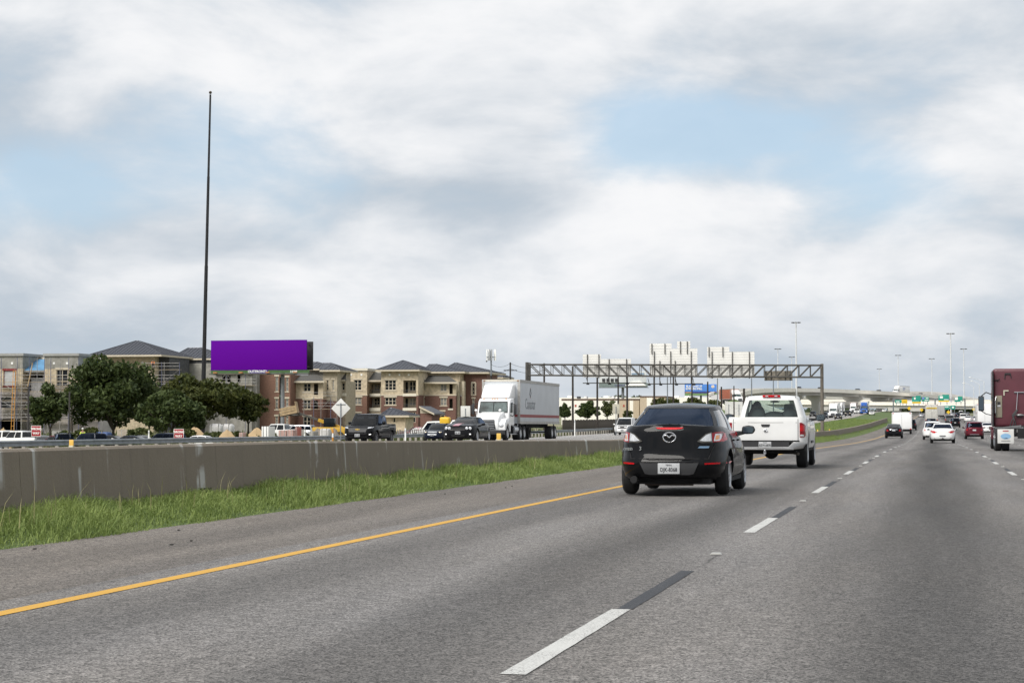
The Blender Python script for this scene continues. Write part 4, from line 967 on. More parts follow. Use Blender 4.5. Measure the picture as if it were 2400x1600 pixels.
# ---- articulated trucks
P_TRAILER = mat('trailer_white', (.46, .48, .50), .55, var=.06, scale=.8)
P_TRUCKW = paint('truck_white', (.80, .80, .80), 0, .35, .03)
M_ALU = mat('aluminium_trim', (.36, .35, .33), .5, .4, .25, 5)
M_BAND = mat('red_band', (.22, .035, .035), .6, var=.2)
def semi(name, label, x, y, rz, cabcol, boxcol, tl=14.6, detail=True, boxlabel=None, cabonly=False, group=None, box_h=4.08, trim=None):
    """tractor facing local +Y with its box trailer behind"""
    t = thing(name, label, 'truck', (x, y, gz(x, y)), rz, group)
    dyy = 5; t.rotation_euler[0] = math.atan2(gz(x, y+dyy)-gz(x, y-dyy), 2*dyy)*(1 if abs(rz) < 1.5 else -1)
    # tractor occupies y 0 .. 7.6 (nose), trailer from y -tl+2.2 .. 2.2
    q = MB(); q.prism([(3.1, 1.0), (4.9, 1.0), (4.9, 1.75), (4.55, 2.62), (4.2, 2.80), (3.1, 2.85)], 'x', -1.08, 1.08); cab_ = q.build('cab', cabcol, t, bevel=.12, seg=3)
    q = MB(); q.prism([(4.85, .62), (6.75, .62), (6.85, 1.1), (6.75, 1.52), (6.4, 1.66), (4.85, 1.92)], 'x', -.78, .78); hood = q.build('hood', cabcol, t, bevel=.10, seg=3)
    for sg in (-1, 1):
        q = MB(); q.prism([(4.9, .95), (5.05, 1.35), (5.5, 1.5), (6.3, 1.42), (6.75, 1.15), (6.75, .7), (6.35, .7), (6.2, .98), (5.9, 1.12), (5.6, 1.12), (5.3, .98), (5.15, .6), (4.95, .6)], 'x', sg*.72, sg*1.2); q.build('fender', cabcol, t, bevel=.05, seg=2)
    q = MB(); q.b2(-1.16, 1.16, 6.55, 6.98, .42, .72); q.build('bumper', cabcol if cabcol != P_TRUCKW else M_PLASTIC, t, bevel=.06)
    # windscreen: two panes in a black surround
    wy = lambda z: 4.9-(z-1.75)*(.35/.87)
    q = MB(); q.add([(-.98, wy(1.84)+.02, 1.84), (.98, wy(1.84)+.02, 1.84), (.92, wy(2.60)+.02, 2.60), (-.92, wy(2.60)+.02, 2.60)], [(0, 1, 2, 3)]); ws = q.build('windscreen_surround', M_UNDER, t)
    for sg in (-1, 1):
        q = MB(); xa, xb = sg*.025, sg*.93; q.add([(xa, wy(1.89)+.026, 1.89), (xb, wy(1.89)+.026, 1.89), (sg*.87, wy(2.54)+.026, 2.54), (xa, wy(2.54)+.026, 2.54)], [(0, 1, 2, 3)]); q.build('windscreen', M_TRUCKGLASS, ws)
        q = MB(); q.add([(sg*1.084, 3.75, 1.85), (sg*1.084, 4.55, 1.85), (sg*1.084, 4.35, 2.5), (sg*1.084, 3.75, 2.55)], [(0, 1, 2, 3)]); q.build('door_window', M_GLASS_DARKO, t)
    if detail:
        q = MB(); q.prism([(2.2, 2.78), (4.30, 2.82), (3.95, 3.15), (3.2, 3.72), (2.2, 3.80)], 'x', -.98, .98); fa = q.build('roof_fairing', cabcol, t, bevel=.14, seg=3)
        for xx in (-.75, -.16, 0, .16, .75):
            q = MB(); q.ball((xx, 4.29, 2.76), (.05, .05, .045), 8, 6); q.build('marker_lamp', M_AMBER, t, smooth=60)
        q = MB(); q.prism([(-.5, 1.38), (.5, 1.38), (.58, .78), (-.58, .78)], 'y', 6.76, 6.87); gr_ = q.build('grille', M_PLASTIC, hood, bevel=.02)
        for k in range(5): MB().b2(-.5, .5, 6.87, 6.885, .84+k*.11, .87+k*.11).build('grille_bar', M_BRIGHT, gr_)
        for sg in (-1, 1):
            q = MB(); q.ball((sg*.93, 6.72, 1.02), (.2, .10, .14), 12, 8); q.build('headlight', M_CLEAR, t, smooth=60)
            q = MB(); q.b2(sg*1.42-.10, sg*1.42+.10, 4.55, 4.68, 1.75, 2.40); mo = q.build('side_mirror', M_PLASTIC, t, bevel=.04); MB().b2(sg*1.42-.08, sg*1.42+.08, 4.54, 4.548, 1.8, 2.36).build('mirror_glass', M_MIRROR, mo)
            q = MB(); q.path([(sg*1.08, 4.5, 1.7), (sg*1.25, 4.6, 1.62), (sg*1.42, 4.62, 1.76)], .03); q.path([(sg*1.08, 4.4, 2.45), (sg*1.42, 4.6, 2.42)], .02); q.build('mirror_arm', M_PLASTIC, mo, smooth=50)
            q = MB(); q.ball((sg*.80, 6.45, 2.0), (.10, .06, .08), 10, 6); q.tube((sg*.80, 6.45, 1.95), (sg*.78, 6.3, 1.55), .02); q.build('hood_mirror', cabcol, t, smooth=60)
    q = MB(); q.b2(-.43, -.3, -1.0, 6.4, .75, 1.0); q.b2(.3, .43, -1.0, 6.4, .75, 1.0); q.b2(-1.1, -.6, 2.0, 3.8, .45, .95); q.b2(.6, 1.1, 2.0, 3.8, .45, .95); q.build('chassis', M_UNDER, t)
    if detail:
        for sg in (-1, 1):
            q = MB(); q.lathe([(2.2, 0), (2.2, .3), (3.6, .3), (3.6, 0)], 'y', 18, (sg*.92, 0, .72)); q.build('fuel_tank', M_BRIGHT, t, smooth=40)
            q = MB(); q.b2(sg*1.12-.02, sg*1.12+.02, 2.3, 4.8, .42, .47); q.b2(sg*1.12-.02, sg*1.12+.02, 2.25, 2.3, .42, 1.2); q.b2(sg*1.12-.02, sg*1.12+.02, 4.8, 4.85, .42, 1.2); q.build('step_rail', M_BRIGHT, t)
    for sg in (-1, 1):
        wheel(t, sg*1.02, 5.78, .5, .3, 8, M_BRIGHT, .29)
        for yy in (.6, 1.9): wheel(t, sg*1.0, yy, .5, .5, 8, M_BRIGHT, .28)
    if not cabonly:
        y1, y0 = 2.35, 2.35-tl
        q = MB(); q.b2(-1.29, 1.29, y0, y1, 1.14, box_h); bx = q.build('trailer_box', boxcol, t, bevel=.02)
        if detail:
            for xx in (-1, 1): MB().b2(xx*1.305-.012, xx*1.305+.012, y0, y1, 3.9, box_h+.01).build('top_rail', M_ALU, bx); MB().b2(xx*1.305-.012, xx*1.305+.012, y0, y1, 1.12, 1.30).build('bottom_rail', M_ALU, bx); MB().b2(xx*1.22-.09, xx*1.22+.09, y1, y1+.02, 1.14, box_h).build('corner_post', M_ALU, bx, bevel=.006)
            MB().b2(-1.3, 1.3, y1, y1+.018, box_h-.12, box_h+.01).build('front_rail', mat('cream_rail', (.55, .52, .45), .6), bx)
            for xx in (-1.15, 1.15): MB().b2(xx-.06, xx+.06, y1+.018, y1+.03, box_h-.1, box_h-.04).build('marker_lamp', mat('brown_lens', (.25, .10, .03), .4), bx)
        q = MB(); q.b2(-.5, .5, y0+.4, y1-1, .85, 1.14); q.b2(-1.1, 1.1, y0+.02, y0+.1, .5, .6); q.b2(-.9, -.84, y0+.02, y0+.1, .5, 1.14); q.b2(.84, .9, y0+.02, y0+.1, .5, 1.14); q.b2(-.6, -.5, -3.2, -3.1, .2, 1.14); q.b2(.5, .6, -3.2, -3.1, .2, 1.14); q.build('trailer_frame', M_UNDER, t)
        for sg in (-1, 1):
            for yy in (y0+1.3, y0+2.6): wheel(t, sg*1.0, yy, .5, .5, 8, M_BRIGHT, .28)
        return t, bx
    return t, None
M_TRUCKGLASS = mat('truck_windscreen', (.055, .075, .075), .15, .0, .7, 2.2, spec=.08)
M_GLASS_DARKO = mat('dark_window', (.012, .015, .018), .1, .0, .3, 2., spec=.1)
x, y = ud(1141, 131.5)
t, bx = semi('semi_truck', 'white semi truck with a white box trailer and dark red side band', x, y+6.8, PI, P_TRUCKW, P_TRAILER)
for sg in (-1, 1): MB().b2(sg*1.294-.004, sg*1.294+.004, 2.33-14.55, 2.33, 1.56, 1.76).build('red_band', M_BAND, bx)
MB().b2(-1.24, 1.24, 2.352, 2.358, 1.58, 1.76).build('red_band', M_BAND, bx)
M_FAINT = mat('grey_lettering', (.20, .215, .225), .6)
text('Canastar', 1.05, M_FAINT, bx, (-1.298, -1.2, 2.45), (R(90), 0, R(-90)), 'trailer_lettering', .003, sx=.95)
q = MB(); q.path([(-1.299, -1.2, 3.55), (-1.299, -1.45, 3.2), (-1.299, -1.2, 2.95), (-1.299, -.95, 3.2), (-1.299, -1.2, 3.55)], .03, 4); q.build('trailer_emblem', M_FAINT, bx)
q = MB(); q.prism([(-1.35, 2.9), (-1.05, 2.9), (-1.2, 3.05)], 'x', -1.304, -1.296); q.prism([(-1.3, 3.45), (-1.1, 3.45), (-1.2, 3.6)], 'x', -1.304, -1.296); q.build('trailer_emblem_tip', M_BAND, bx)
text('Canastar', .34, mat('pale_lettering', (.45, .46, .47), .6), t, (0, 3.66, 3.36), (R(90-50), 0, PI), 'fairing_lettering', .02)

# ------------------------------------------------------------------ traffic in the distance
def rear_kit(c, lz0, lz1, lx, plate=True, pz=.75, dark=False):
    c.decal('tail_light', [(lx, lz0), (c.hw*.97, lz0+.02), (c.hw*.96, lz1), (lx+.05, lz1-.02)], M_REDD if dark else M_RED, -1, off=.01, mirror=True, cuts=1)
    if plate: c.decal('licence_plate', [(-.16, pz-.07), (.16, pz-.07), (.16, pz+.07), (-.16, pz+.07)], M_PLATE, -1, off=.012, cuts=0)
G1 = 'traffic ahead in the same direction'; G2 = 'oncoming traffic in the distance'
LANE = lambda k: -3.75+3.66*k
def away(kind, label, X, Y, col, **kw):
    nm, cat, S = {'sedan': ('sedan', 'car', sedan(4.7, 1.83, 1.46, glass=kw.get('glass', M_GLASS_DARK))), 'suv': ('suv', 'suv', suv(4.65, 1.85, kw.get('H', 1.7))), 'pickup': ('pickup_truck', 'pickup truck', pickup(5.5, 1.98, 1.88, cab=(-.9, 1.5), belt=1.18)), 'van': ('van', 'van', suv(5.2, 1.98, 2.2))}[kind]
    c = Car(nm, label, cat, X, Y, 0, S, col, G1)
    if kind == 'sedan': rear_kit(c, .72, .90, .52, pz=.80 if kw.get('hi', 1) else .5)
    elif kind == 'suv': rear_kit(c, .82, 1.06, .62, pz=.86)
    else: rear_kit(c, .80, 1.12, .80, pz=.66)
    c.decal('lower_bumper', [(-.6, .40), (.6, .40), (.55, .30), (-.55, .30)], M_PLASTIC, -1, cuts=1)
    return c
c = away('sedan', 'black sedan following the small white cargo trailer in the left lane', -3.78, 210, P_BLACK, glass=M_GLASS_MID)
c.decal('plate_trim', [(-.4, .90), (.4, .90), (.36, .86), (-.36, .86)], M_CHROME, -1, off=.014)
c = away('sedan', 'white sedan with angular red tail lights in the middle lane', .75, 151.5, P_WHITE, hi=0)
c.decal('tail_light', [(.40, .80), (.80, .94), (.86, .90), (.84, .80), (.62, .76)], M_RED, -1, off=.016, mirror=True)
c.decal('plate_recess', [(-.22, .56), (.22, .56), (.22, .50), (-.22, .50)], M_PLASTIC, -1, off=.014); c.mirrors(.6, 1.0)
c = away('suv', 'dark red crossover in the lane right of the white sedan', 4.0, 202, P_RED); c.mirrors(.7, 1.1); c.decal('plate_trim', [(-.45, .47), (.45, .47), (.45, .43), (-.45, .43)], M_BRIGHT, -1, off=.014)
away('suv', 'white crossover partly hidden behind the white sedan', .05, 192, P_WHITE)
c = away('suv', 'black sport utility vehicle beyond the white cargo trailer', -3.2, 318, P_BLACK)
away('suv', 'black vehicle directly behind the pale box truck in the middle lane', -.1, 345, P_BLACK)
away('suv', 'black crossover between the white sedan and the dark red crossover', 3.95, 362, P_BLACK)
away('pickup', 'dark pickup just beyond the black crossover in the third lane', 3.7, 440, P_GREY)
away('sedan', 'white sedan partly hidden by the burgundy tractor unit', 7.0, 268, P_WHITE)
away('pickup', 'white pickup far ahead in the fourth lane', 8.0, 540, P_WHITE)
away('sedan', 'small white sedan behind the far white pickup in the fourth lane', 8.4, 495, P_WHITE)
away('sedan', 'small silver car left of the white semi trailer rear', 9.9, 478, P_LGREY)
away('sedan', 'tiny grey car left of the pale box truck', -3.6, 715, P_LGREY)
away('sedan', 'tiny white car right of the pale box truck', 3.75, 735, P_WHITE)
away('sedan', 'tiny silver car far ahead near the light mast', 7.3, 760, P_LGREY)
away('suv', 'tiny navy vehicle far ahead beside the silver car', 8.6, 705, P_NAVY)
away('van', 'tiny white van far ahead under the bridge', 11., 800, P_WHITE)
away('sedan', 'tiny grey car farthest ahead under the bridge on the right', 14., 830, P_GREY)
# enclosed cargo trailer / box trucks seen from behind
def box_truck(name, label, X, Y, w, h, l_, col, zb=.75, kind='box', extra=None, cat='truck'):
    t = thing(name, label, cat, (X, Y, gz(X, Y)), 0, G1)
    q = MB(); q.b2(-w/2, w/2, 0, l_, zb, h); bx = q.build('cargo_box', col, t, bevel=.04)
    for sg in (-1, 1):
        MB().b2(sg*(w/2-.06)-.04, sg*(w/2-.06)+.04, -.03, 0, zb+.02, h-.02).build('door_post', M_ALU if extra != 'white' else P_WHITE, bx)
        MB().b2(sg*(w/2-.2)-.09, sg*(w/2-.2)+.09, -.035, 0, h-.16, h-.08).build('marker_lamp', M_RED, bx)
        MB().b2(sg*(w/2-.15)-.08, sg*(w/2-.15)+.08, -.035, 0, zb-.02, zb+.10).build('tail_light', M_RED, bx)
        for yy in (1.1, 2.1): wheel(t, sg*(w/2-.16), yy, .40, .26, 6, M_RIM)
    MB().b2(-w/2+.12, w/2-.12, -.02, 0, zb+.1, h-.2).build('rear_door', col, bx, bevel=.01)
    MB().b2(-.01, .01, -.028, 0, zb+.1, h-.2).build('door_gap', M_UNDER, bx)
    MB().b2(-w/2+.1, w/2-.1, .1, l_, zb-.3, zb).build('chassis', M_UNDER, t)
    return t, bx
box_truck('cargo_trailer', 'small white enclosed cargo trailer in the left lane', -3.75, 262, 2.5, 2.75, 5., P_TRUCKW, .62, extra='white', cat='trailer')
t, bx = box_truck('box_truck', 'pale box truck with a yellow banner across its rear', -.05, 420, 2.6, 4.1, 8., mat('dusty_white', (.5, .49, .45), .6, var=.2), .95)
q = MB(); q.b2(-1.05, 1.05, -.06, -.03, 3.2, 3.5); q.build('yellow_banner', mat('banner_yellow', (.62, .42, .03), .6), bx)
text('OVERSIZE LOAD', .22, M_INK, bx, (0, -.065, 3.35), FACE, 'banner_lettering', .002)
t, bx = box_truck('semi_trailer', 'white semi trailer rear seen left of the burgundy tractor mirror', 8.5, 340, 2.6, 4.1, 14., P_TRUCKW, 1.1)
MB().b2(-1.312, -1.30, 3.2, 4.8, 2.4, 2.8).build('trailer_print', M_BAND, bx)
box_truck('semi_trailer', 'grey trailer far ahead right of the pale box truck', 2.6, 640, 2.6, 4.1, 14., mat('grey_box', (.36, .36, .35), .6), 1.1)
# oncoming, far
def onc(kind, label, X, Y, col, lit=False):
    nm, cat, S = {'sedan': ('sedan', 'car', sedan(4.7, 1.83, 1.46)), 'suv': ('suv', 'suv', suv(4.7, 1.9, 1.75)), 'pickup': ('pickup_truck', 'pickup truck', pickup(5.5, 1.98, 1.88, cab=(-.9, 1.5), belt=1.18))}[kind]
    c = Car(nm, label, cat, X, Y, PI, S, col, G2); b_ = .2 if kind != 'sedan' else 0
    front_kit(c, .68+b_, .30, .5+b_, .78+b_, .45, lamp=M_LAMP if lit else M_CLEAR); c.decal('licence_plate', [(-.16, .45), (.16, .45), (.16, .57), (-.16, .57)], M_PLATE, 1, off=.012, cuts=0)
    return c
onc('sedan', 'dark oncoming sedan with lit headlights below the white far semi', -21.9, 490, P_BLACK, True)
onc('suv', 'dark oncoming vehicle just right of the gantry post', -27.2, 528, P_NAVY)
onc('suv', 'black oncoming sport utility vehicle right of the far white semi', -24., 600, P_BLACK, True)
onc('suv', 'white oncoming vehicle between the far semi and the black one', -27.6, 625, P_WHITE)
onc('sedan', 'white oncoming car right of the blue semi', -18.6, 650, P_WHITE, True)
onc('pickup', 'white oncoming pickup left of the blue semi', -25., 700, P_WHITE)
onc('sedan', 'tiny orange-lit white car at the far end of the opposing road', -19.5, 860, P_WHITE, True)
for i, (X, Y, cl, lab) in enumerate(((-31.5, 640, P_LGREY, 'tiny silver car in the far queue behind the gantry post'), (-34.8, 610, P_BLACK, 'tiny black car in the far queue right of the pickup mirror'), (-31.2, 700, P_RED, 'tiny red car in the far oncoming queue'), (-34.6, 740, P_WHITE, 'tiny white car in the far oncoming queue'))):
    onc('suv' if i % 2 else 'sedan', lab, X, Y, cl)
semi('semi_truck', 'white oncoming semi far off beside the dark lit sedan', -26.5, 566, PI, P_TRUCKW, P_TRUCKW, group=G2)
semi('semi_truck', 'second white oncoming semi behind the first one', -28.8, 650, PI, P_TRUCKW, P_TRUCKW, group=G2)
semi('semi_truck', 'blue oncoming semi near the bridge', -21.6, 672, PI, P_BLUE, P_TRUCKW, group=G2)
semi('semi_truck', 'oncoming semi with a dark red trailer left of the blue one', -27.8, 745, PI, P_TRUCKW, P_BURG, group=G2)

# ------------------------------------------------------------------ buildings
M_TANSTONE = mat('tan_stone', (.50, .42, .30), .9, var=.28, scale=2.2, bump=.5, bscale=6)
M_TANDARK = mat('tan_stone_cool', (.38, .33, .245), .9, var=.2, scale=2.2, bump=.5, bscale=6)
M_BRICK = mat('red_brown_brick', (.155, .082, .064), .9, var=.25, scale=5, bump=.4, bscale=9)
M_BRICK2 = mat('orange_brown_brick', (.19, .105, .075), .9, var=.22, scale=5, bump=.4, bscale=9)
M_TRIM = mat('cream_trim', (.52, .46, .36), .8, var=.08)
M_CREAM = mat('cream_parapet', (.66, .62, .52), .8, var=.06)
M_ROOFM = mat('standing_seam_roof', (.040, .043, .055), .45, .2, .15, 1.2)
M_SEAM = mat('roof_seam_metal', (.075, .08, .095), .4, .4, .1)
M_SHINGLE = mat('grey_shingle', (.075, .072, .066), .9, var=.25, scale=6, bump=.4, bscale=12)
M_WIN = mat('window_glass', (.012, .015, .018), .12, .0, .5, .6, spec=.12)
M_GYP = mat('grey_sheathing', (.27, .262, .235), .9, var=.22, scale=1.6)
M_WRAP = mat('pinkish_house_wrap', (.42, .39, .37), .85, var=.2, scale=1.2)
M_BLUE_MEMB = mat('blue_roof_membrane', (.10, .25, .42), .7, var=.25, scale=1.5)
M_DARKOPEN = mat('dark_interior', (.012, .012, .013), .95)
M_WSQ = mat('white_vent', (.80, .80, .78), .6, var=.03)
M_WOOD = mat('raw_lumber', (.36, .26, .15), .85, var=.25, scale=4)
M_DGREY = mat('dark_grey_cladding', (.06, .062, .066), .85, var=.3, scale=2)
WR = random.Random(4); M_BLIND = mat('drawn_blind', (.20, .20, .19), .5, var=.2, scale=3.)
class Bld:
    def __init__(s, name, label, Y, base=None, cat='building', group=None):
        s.Y = Y; s.o = thing(name, label, cat, (0, 0, 0), 0, group); s.base = base
    def X(s, u, dy=0): return uy(u, s.Y+dy)
    def Z(s, v, u, dy=0): return vz(v, uy(u, s.Y+dy), s.Y+dy)
    def zg(s, u): return gz(uy(u, s.Y), s.Y)-.3
    def wall(s, u0, u1, v0, v1, m, depth=8, dy=0, holes=(), name='wall', reveal=.22):
        """a block with real openings in its front; v1 None = down to the ground"""
        um = (u0+u1)/2; x0, x1 = s.X(u0, dy), s.X(u1, dy); z1 = s.Z(v0, um, dy); z0 = s.zg(um) if v1 is None else s.Z(v1, um, dy); yf = s.Y+dy
        hs = [(s.X(a, dy), s.X(b_, dy), s.Z(d_, um, dy), s.Z(c_, um, dy)) for a, b_, c_, d_ in holes]
        xs_ = sorted({x0, x1, *[h[0] for h in hs], *[h[1] for h in hs]}); zs = sorted({z0, z1, *[h[2] for h in hs], *[h[3] for h in hs]})
        q = MB()
        inh = lambda x, z: any(h[0] < x < h[1] and h[2] < z < h[3] for h in hs)
        for i in range(len(xs_)-1):
            for j in range(len(zs)-1):
                a, b_, c_, d_ = xs_[i], xs_[i+1], zs[j], zs[j+1]
                if inh((a+b_)/2, (c_+d_)/2): continue
                q.add([(a, yf, c_), (b_, yf, c_), (b_, yf, d_), (a, yf, d_)], [(0, 1, 2, 3)])
        for a, b_, c_, d_ in hs:
            y2 = yf+reveal
            q.add([(a, yf, c_), (b_, yf, c_), (b_, yf, d_), (a, yf, d_), (a, y2, c_), (b_, y2, c_), (b_, y2, d_), (a, y2, d_)], [(0, 1, 5, 4), (1, 2, 6, 5), (2, 3, 7, 6), (3, 0, 4, 7)])
        yb = yf+depth
        q.add([(x0, yf, z0), (x1, yf, z0), (x1, yf, z1), (x0, yf, z1), (x0, yb, z0), (x1, yb, z0), (x1, yb, z1), (x0, yb, z1)], [(1, 5, 6, 2), (0, 3, 7, 4), (4, 7, 6, 5), (2, 6, 7, 3)])
        return q.build(name, m, s.o)
    def window(s, u0, u1, v0, v1, nx=2, nz=2, dy=0, trim=M_TRIM, frame=M_TRIM, surround=True, glass=M_WIN, name='window'):
        um = (u0+u1)/2; x0, x1, z0, z1 = s.X(u0, dy), s.X(u1, dy), s.Z(v1, um, dy), s.Z(v0, um, dy); y = s.Y+dy
        q = MB(); w = .09; yy = y+.10
        for x in (x0+w/2, x1-w/2): q.b2(x-w/2, x+w/2, yy, yy+.1, z0, z1)
        for z in (z0+w/2, z1-w/2): q.b2(x0+w, x1-w, yy, yy+.1, z-w/2, z+w/2)
        for i in range(1, nx): x = lerp(x0, x1, i/nx); q.b2(x-.06, x+.06, yy, yy+.1, z0+w, z1-w)
        for j in range(1, nz): z = lerp(z0, z1, j/nz); q.b2(x0+w, x1-w, yy+.02, yy+.08, z-.035, z+.035)
        if surround:
            q.b2(x0-.18, x1+.18, y-.05, y+.06, z1, z1+.28); q.b2(x0-.15, x1+.15, y-.07, y+.08, z0-.16, z0)
        o = q.build(name, frame, s.o)
        q = MB(); q.b2(x0+.02, x1-.02, yy+.05, yy+.07, z0+.02, z1-.02); q.build('pane', (M_BLIND if glass is M_WIN and WR.random() < .22 else glass), o)
        return o
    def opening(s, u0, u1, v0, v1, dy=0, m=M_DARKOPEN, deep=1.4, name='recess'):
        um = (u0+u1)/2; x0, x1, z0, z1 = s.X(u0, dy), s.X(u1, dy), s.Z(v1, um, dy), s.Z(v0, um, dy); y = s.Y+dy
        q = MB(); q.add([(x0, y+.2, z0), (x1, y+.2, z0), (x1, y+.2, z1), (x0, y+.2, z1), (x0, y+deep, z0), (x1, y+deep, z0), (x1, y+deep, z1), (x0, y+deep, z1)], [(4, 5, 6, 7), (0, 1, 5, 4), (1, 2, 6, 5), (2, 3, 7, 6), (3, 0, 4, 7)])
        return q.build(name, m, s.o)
    def bar(s, u0, u1, v0, v1, m, dy=0, d=.5, name='cornice', out=.0, parent=None):
        um = (u0+u1)/2; q = MB(); q.b2(s.X(u0, dy), s.X(u1, dy), s.Y+dy-out, s.Y+dy+d, s.Z(v1, um, dy), s.Z(v0, um, dy)); return q.build(name, m, parent or s.o)
    def balcony(s, u0, u1, v0, v1, vs0, vs1, dy=0, wallm=M_TRIM):
        """recess with a door, window and railing, slab front below"""
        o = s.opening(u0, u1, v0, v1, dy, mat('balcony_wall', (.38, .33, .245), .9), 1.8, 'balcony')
        w = u1-u0
        s.window(u0+w*.12, u0+w*.40, v0+2, v1, 1, 1, dy+1.55, surround=False, name='balcony_door')
        s.window(u0+w*.48, u0+w*.97, v0+2, v1-5, 2, 2, dy+1.55, surround=False)
        q = MB(); um = (u0+u1)/2; x0, x1 = s.X(u0, dy), s.X(u1, dy); zt_, zb_ = s.Z(v1-8, um, dy), s.Z(v1, um, dy); y = s.Y+dy+.08
        q.b2(x0, x1, y, y+.05, zt_-.05, zt_)
        for i in range(13): xx = lerp(x0+.05, x1-.05, i/12.); q.b2(xx-.012, xx+.012, y+.01, y+.035, zb_, zt_-.05)
        q.build('railing', M_DGREY, o)
        if vs0: s.bar(u0-1, u1+1, vs0, vs1, M_CREAM, dy, .6, 'balcony_slab', .12, parent=o)
    def hip(s, u0, u1, ve, vp, up0, up1, depth=9, dy=0, m=M_ROOFM, over=.6, seams=True, fascia=M_TRIM, name='roof'):
        um = (u0+u1)/2; x0, x1 = s.X(u0, dy), s.X(u1, dy); ze = s.Z(ve, um, dy); yf, yb = s.Y+dy-over, s.Y+dy+depth+over; ym = (yf+yb)/2
        r0, r1 = uy(up0, ym), uy(up1, ym); zp = vz(vp, (r0+r1)/2, ym)
        A, B, C, D_, E, F = (x0, yf, ze), (x1, yf, ze), (x1, yb, ze), (x0, yb, ze), (r0, ym, zp), (r1, ym, zp)
        q = MB(); q.add([A, B, C, D_, E, F], [(0, 1, 5, 4), (1, 2, 5), (2, 3, 4, 5), (3, 0, 4), (0, 3, 2, 1)]); o = q.build(name, m, s.o)
        q = MB(); q.b2(x0, x1, yf-.02, yf+.1, ze-.28, ze-.01); q.b2(x1-.1, x1+.02, yf+.1, yb, ze-.28, ze-.01); q.b2(x0-.02, x0+.1, yf+.1, yb, ze-.28, ze-.01); q.b2(x0+.1, x1-.1, yf+.1, yb, ze-.2, ze-.06); q.build('eave', fascia, o)
        if seams:
            q = MB()
            def face(P, Q, T0, T1, step=.62):
                P, Q, T0, T1 = map(Vector, (P, Q, T0, T1)); L = (Q-P).length; d_ = (Q-P)/L; n_ = int(L/step)
                nrm = (Q-P).cross(T0-P).normalized(); nrm = nrm if nrm.z > 0 else -nrm
                a0 = (T0-P).dot(d_); a1 = (T1-P).dot(d_); up = (T0-P)-d_*a0
                for i in range(1, n_):
                    a = L*i/n_
                    h = min(1., a/a0 if a < a0 and a0 > 0 else 1., (L-a)/(L-a1) if a > a1 and L > a1 else 1.)
                    p0 = P+d_*a; p1 = p0+up*h; w = d_*.035; e_ = nrm*.06
                    q.add([p0-w, p0+w, p1+w, p1-w, p0-w+e_, p0+w+e_, p1+w+e_, p1-w+e_], [(4, 5, 6, 7), (0, 1, 5, 4), (2, 3, 7, 6), (1, 2, 6, 5), (3, 0, 4, 7)])
            face(A, B, E, F); face(B, C, F, F)
            q.v and q.build('roof_seams', M_SEAM, o, kind='stuff')
            q = MB()
            for a_, b_ in ((A, E), (B, F), (E, F), (C, F)):
                if (Vector(a_)-Vector(b_)).length > .2: q.tube(a_, b_, .09, n=5)
            q.build('ridge_cap', M_SEAM, o)
        return o
    def mono(s, u0, u1, ve, vt, du0, du1, run=3, dy=0, m=M_SHINGLE, fascia=M_TRIM, name='roof'):
        """lean-to roof rising away from the viewer"""
        um = (u0+u1)/2; x0, x1 = s.X(u0, dy), s.X(u1, dy); ze = s.Z(ve, um, dy); y0, y1 = s.Y+dy-.6, s.Y+dy+run
        a0, a1 = uy(du0, y1), uy(du1, y1); zt_ = vz(vt, (a0+a1)/2, y1)
        q = MB(); q.add([(x0, y0, ze), (x1, y0, ze), (a1, y1, zt_), (a0, y1, zt_), (x0, y0, ze-.15), (x1, y0, ze-.15), (a1, y1, ze-.15), (a0, y1, ze-.15)], [(0, 1, 2, 3), (1, 5, 6, 2), (0, 3, 7, 4), (4, 7, 6, 5), (0, 4, 5, 1), (2, 6, 7, 3)]); o = q.build(name, m, s.o)
        q = MB(); q.b2(x0, x1, y0-.05, y0, ze-.26, ze+.02); q.build('eave', fascia, o); return o
    def vents(s, us, v, dy=0):
        for u in us:
            x, z = s.X(u, dy), s.Z(v, u, dy); MB().b2(x-.16, x+.16, s.Y+dy-.04, s.Y+dy+.05, z-.16, z+.16).build('vent', M_WSQ, s.o)

# ---- finished apartment house
B = Bld('apartment_building', 'tan and brick apartment house with dark hip roofs behind the black pickup', 345)
h1 = [(829, 847, 890, 914)]; h2 = [(829, 847, 931, 948)]; h3 = [(819, 845, 967, 1004)]
B.wall(809, 860, 864, 925.5, M_TANSTONE, 6, 0, h1); B.wall(809, 860, 926.6, None, M_BRICK2, 6, 0, h2+h3)
B.bar(807, 862, 863, 868.5, M_CREAM, 0, 6.2, 'parapet_cap', .25); B.bar(808.5, 861, 924.5, 927, M_TRIM, 0, .3, 'string_course', .06)
B.vents((822, 847), 878)
for w in h1: B.window(*w, 2, 3)
for w in h2: B.window(*w, 2, 2)
B.opening(819, 845, 967, 1004, 0, M_DARKOPEN, 4); B.bar(816, 848, 964.5, 967.5, M_TRIM, 0, .2, 'lintel', .06)
hb = [(863, 891, 898, 921.5), (863, 891, 930.5, 955)]
B.wall(859, 894, 892, None, M_TANDARK, 5, 1.6, hb)
B.mono(857, 896, 891, 873, 866, 894, 3, 1.2)
B.bar(866, 894, 868, 873.5, M_CREAM, 5, 1, 'parapet_cap')
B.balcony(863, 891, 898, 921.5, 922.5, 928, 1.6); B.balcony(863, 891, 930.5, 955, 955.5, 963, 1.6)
h1 = [(902, 928, 890.5, 914)]; h2 = [(902, 928, 931, 948.5)]; hb = [(945, 975, 891, 921.5)]; hb2 = [(945, 975, 930.5, 955)]; hb3 = [(962, 974, 965, 990)]
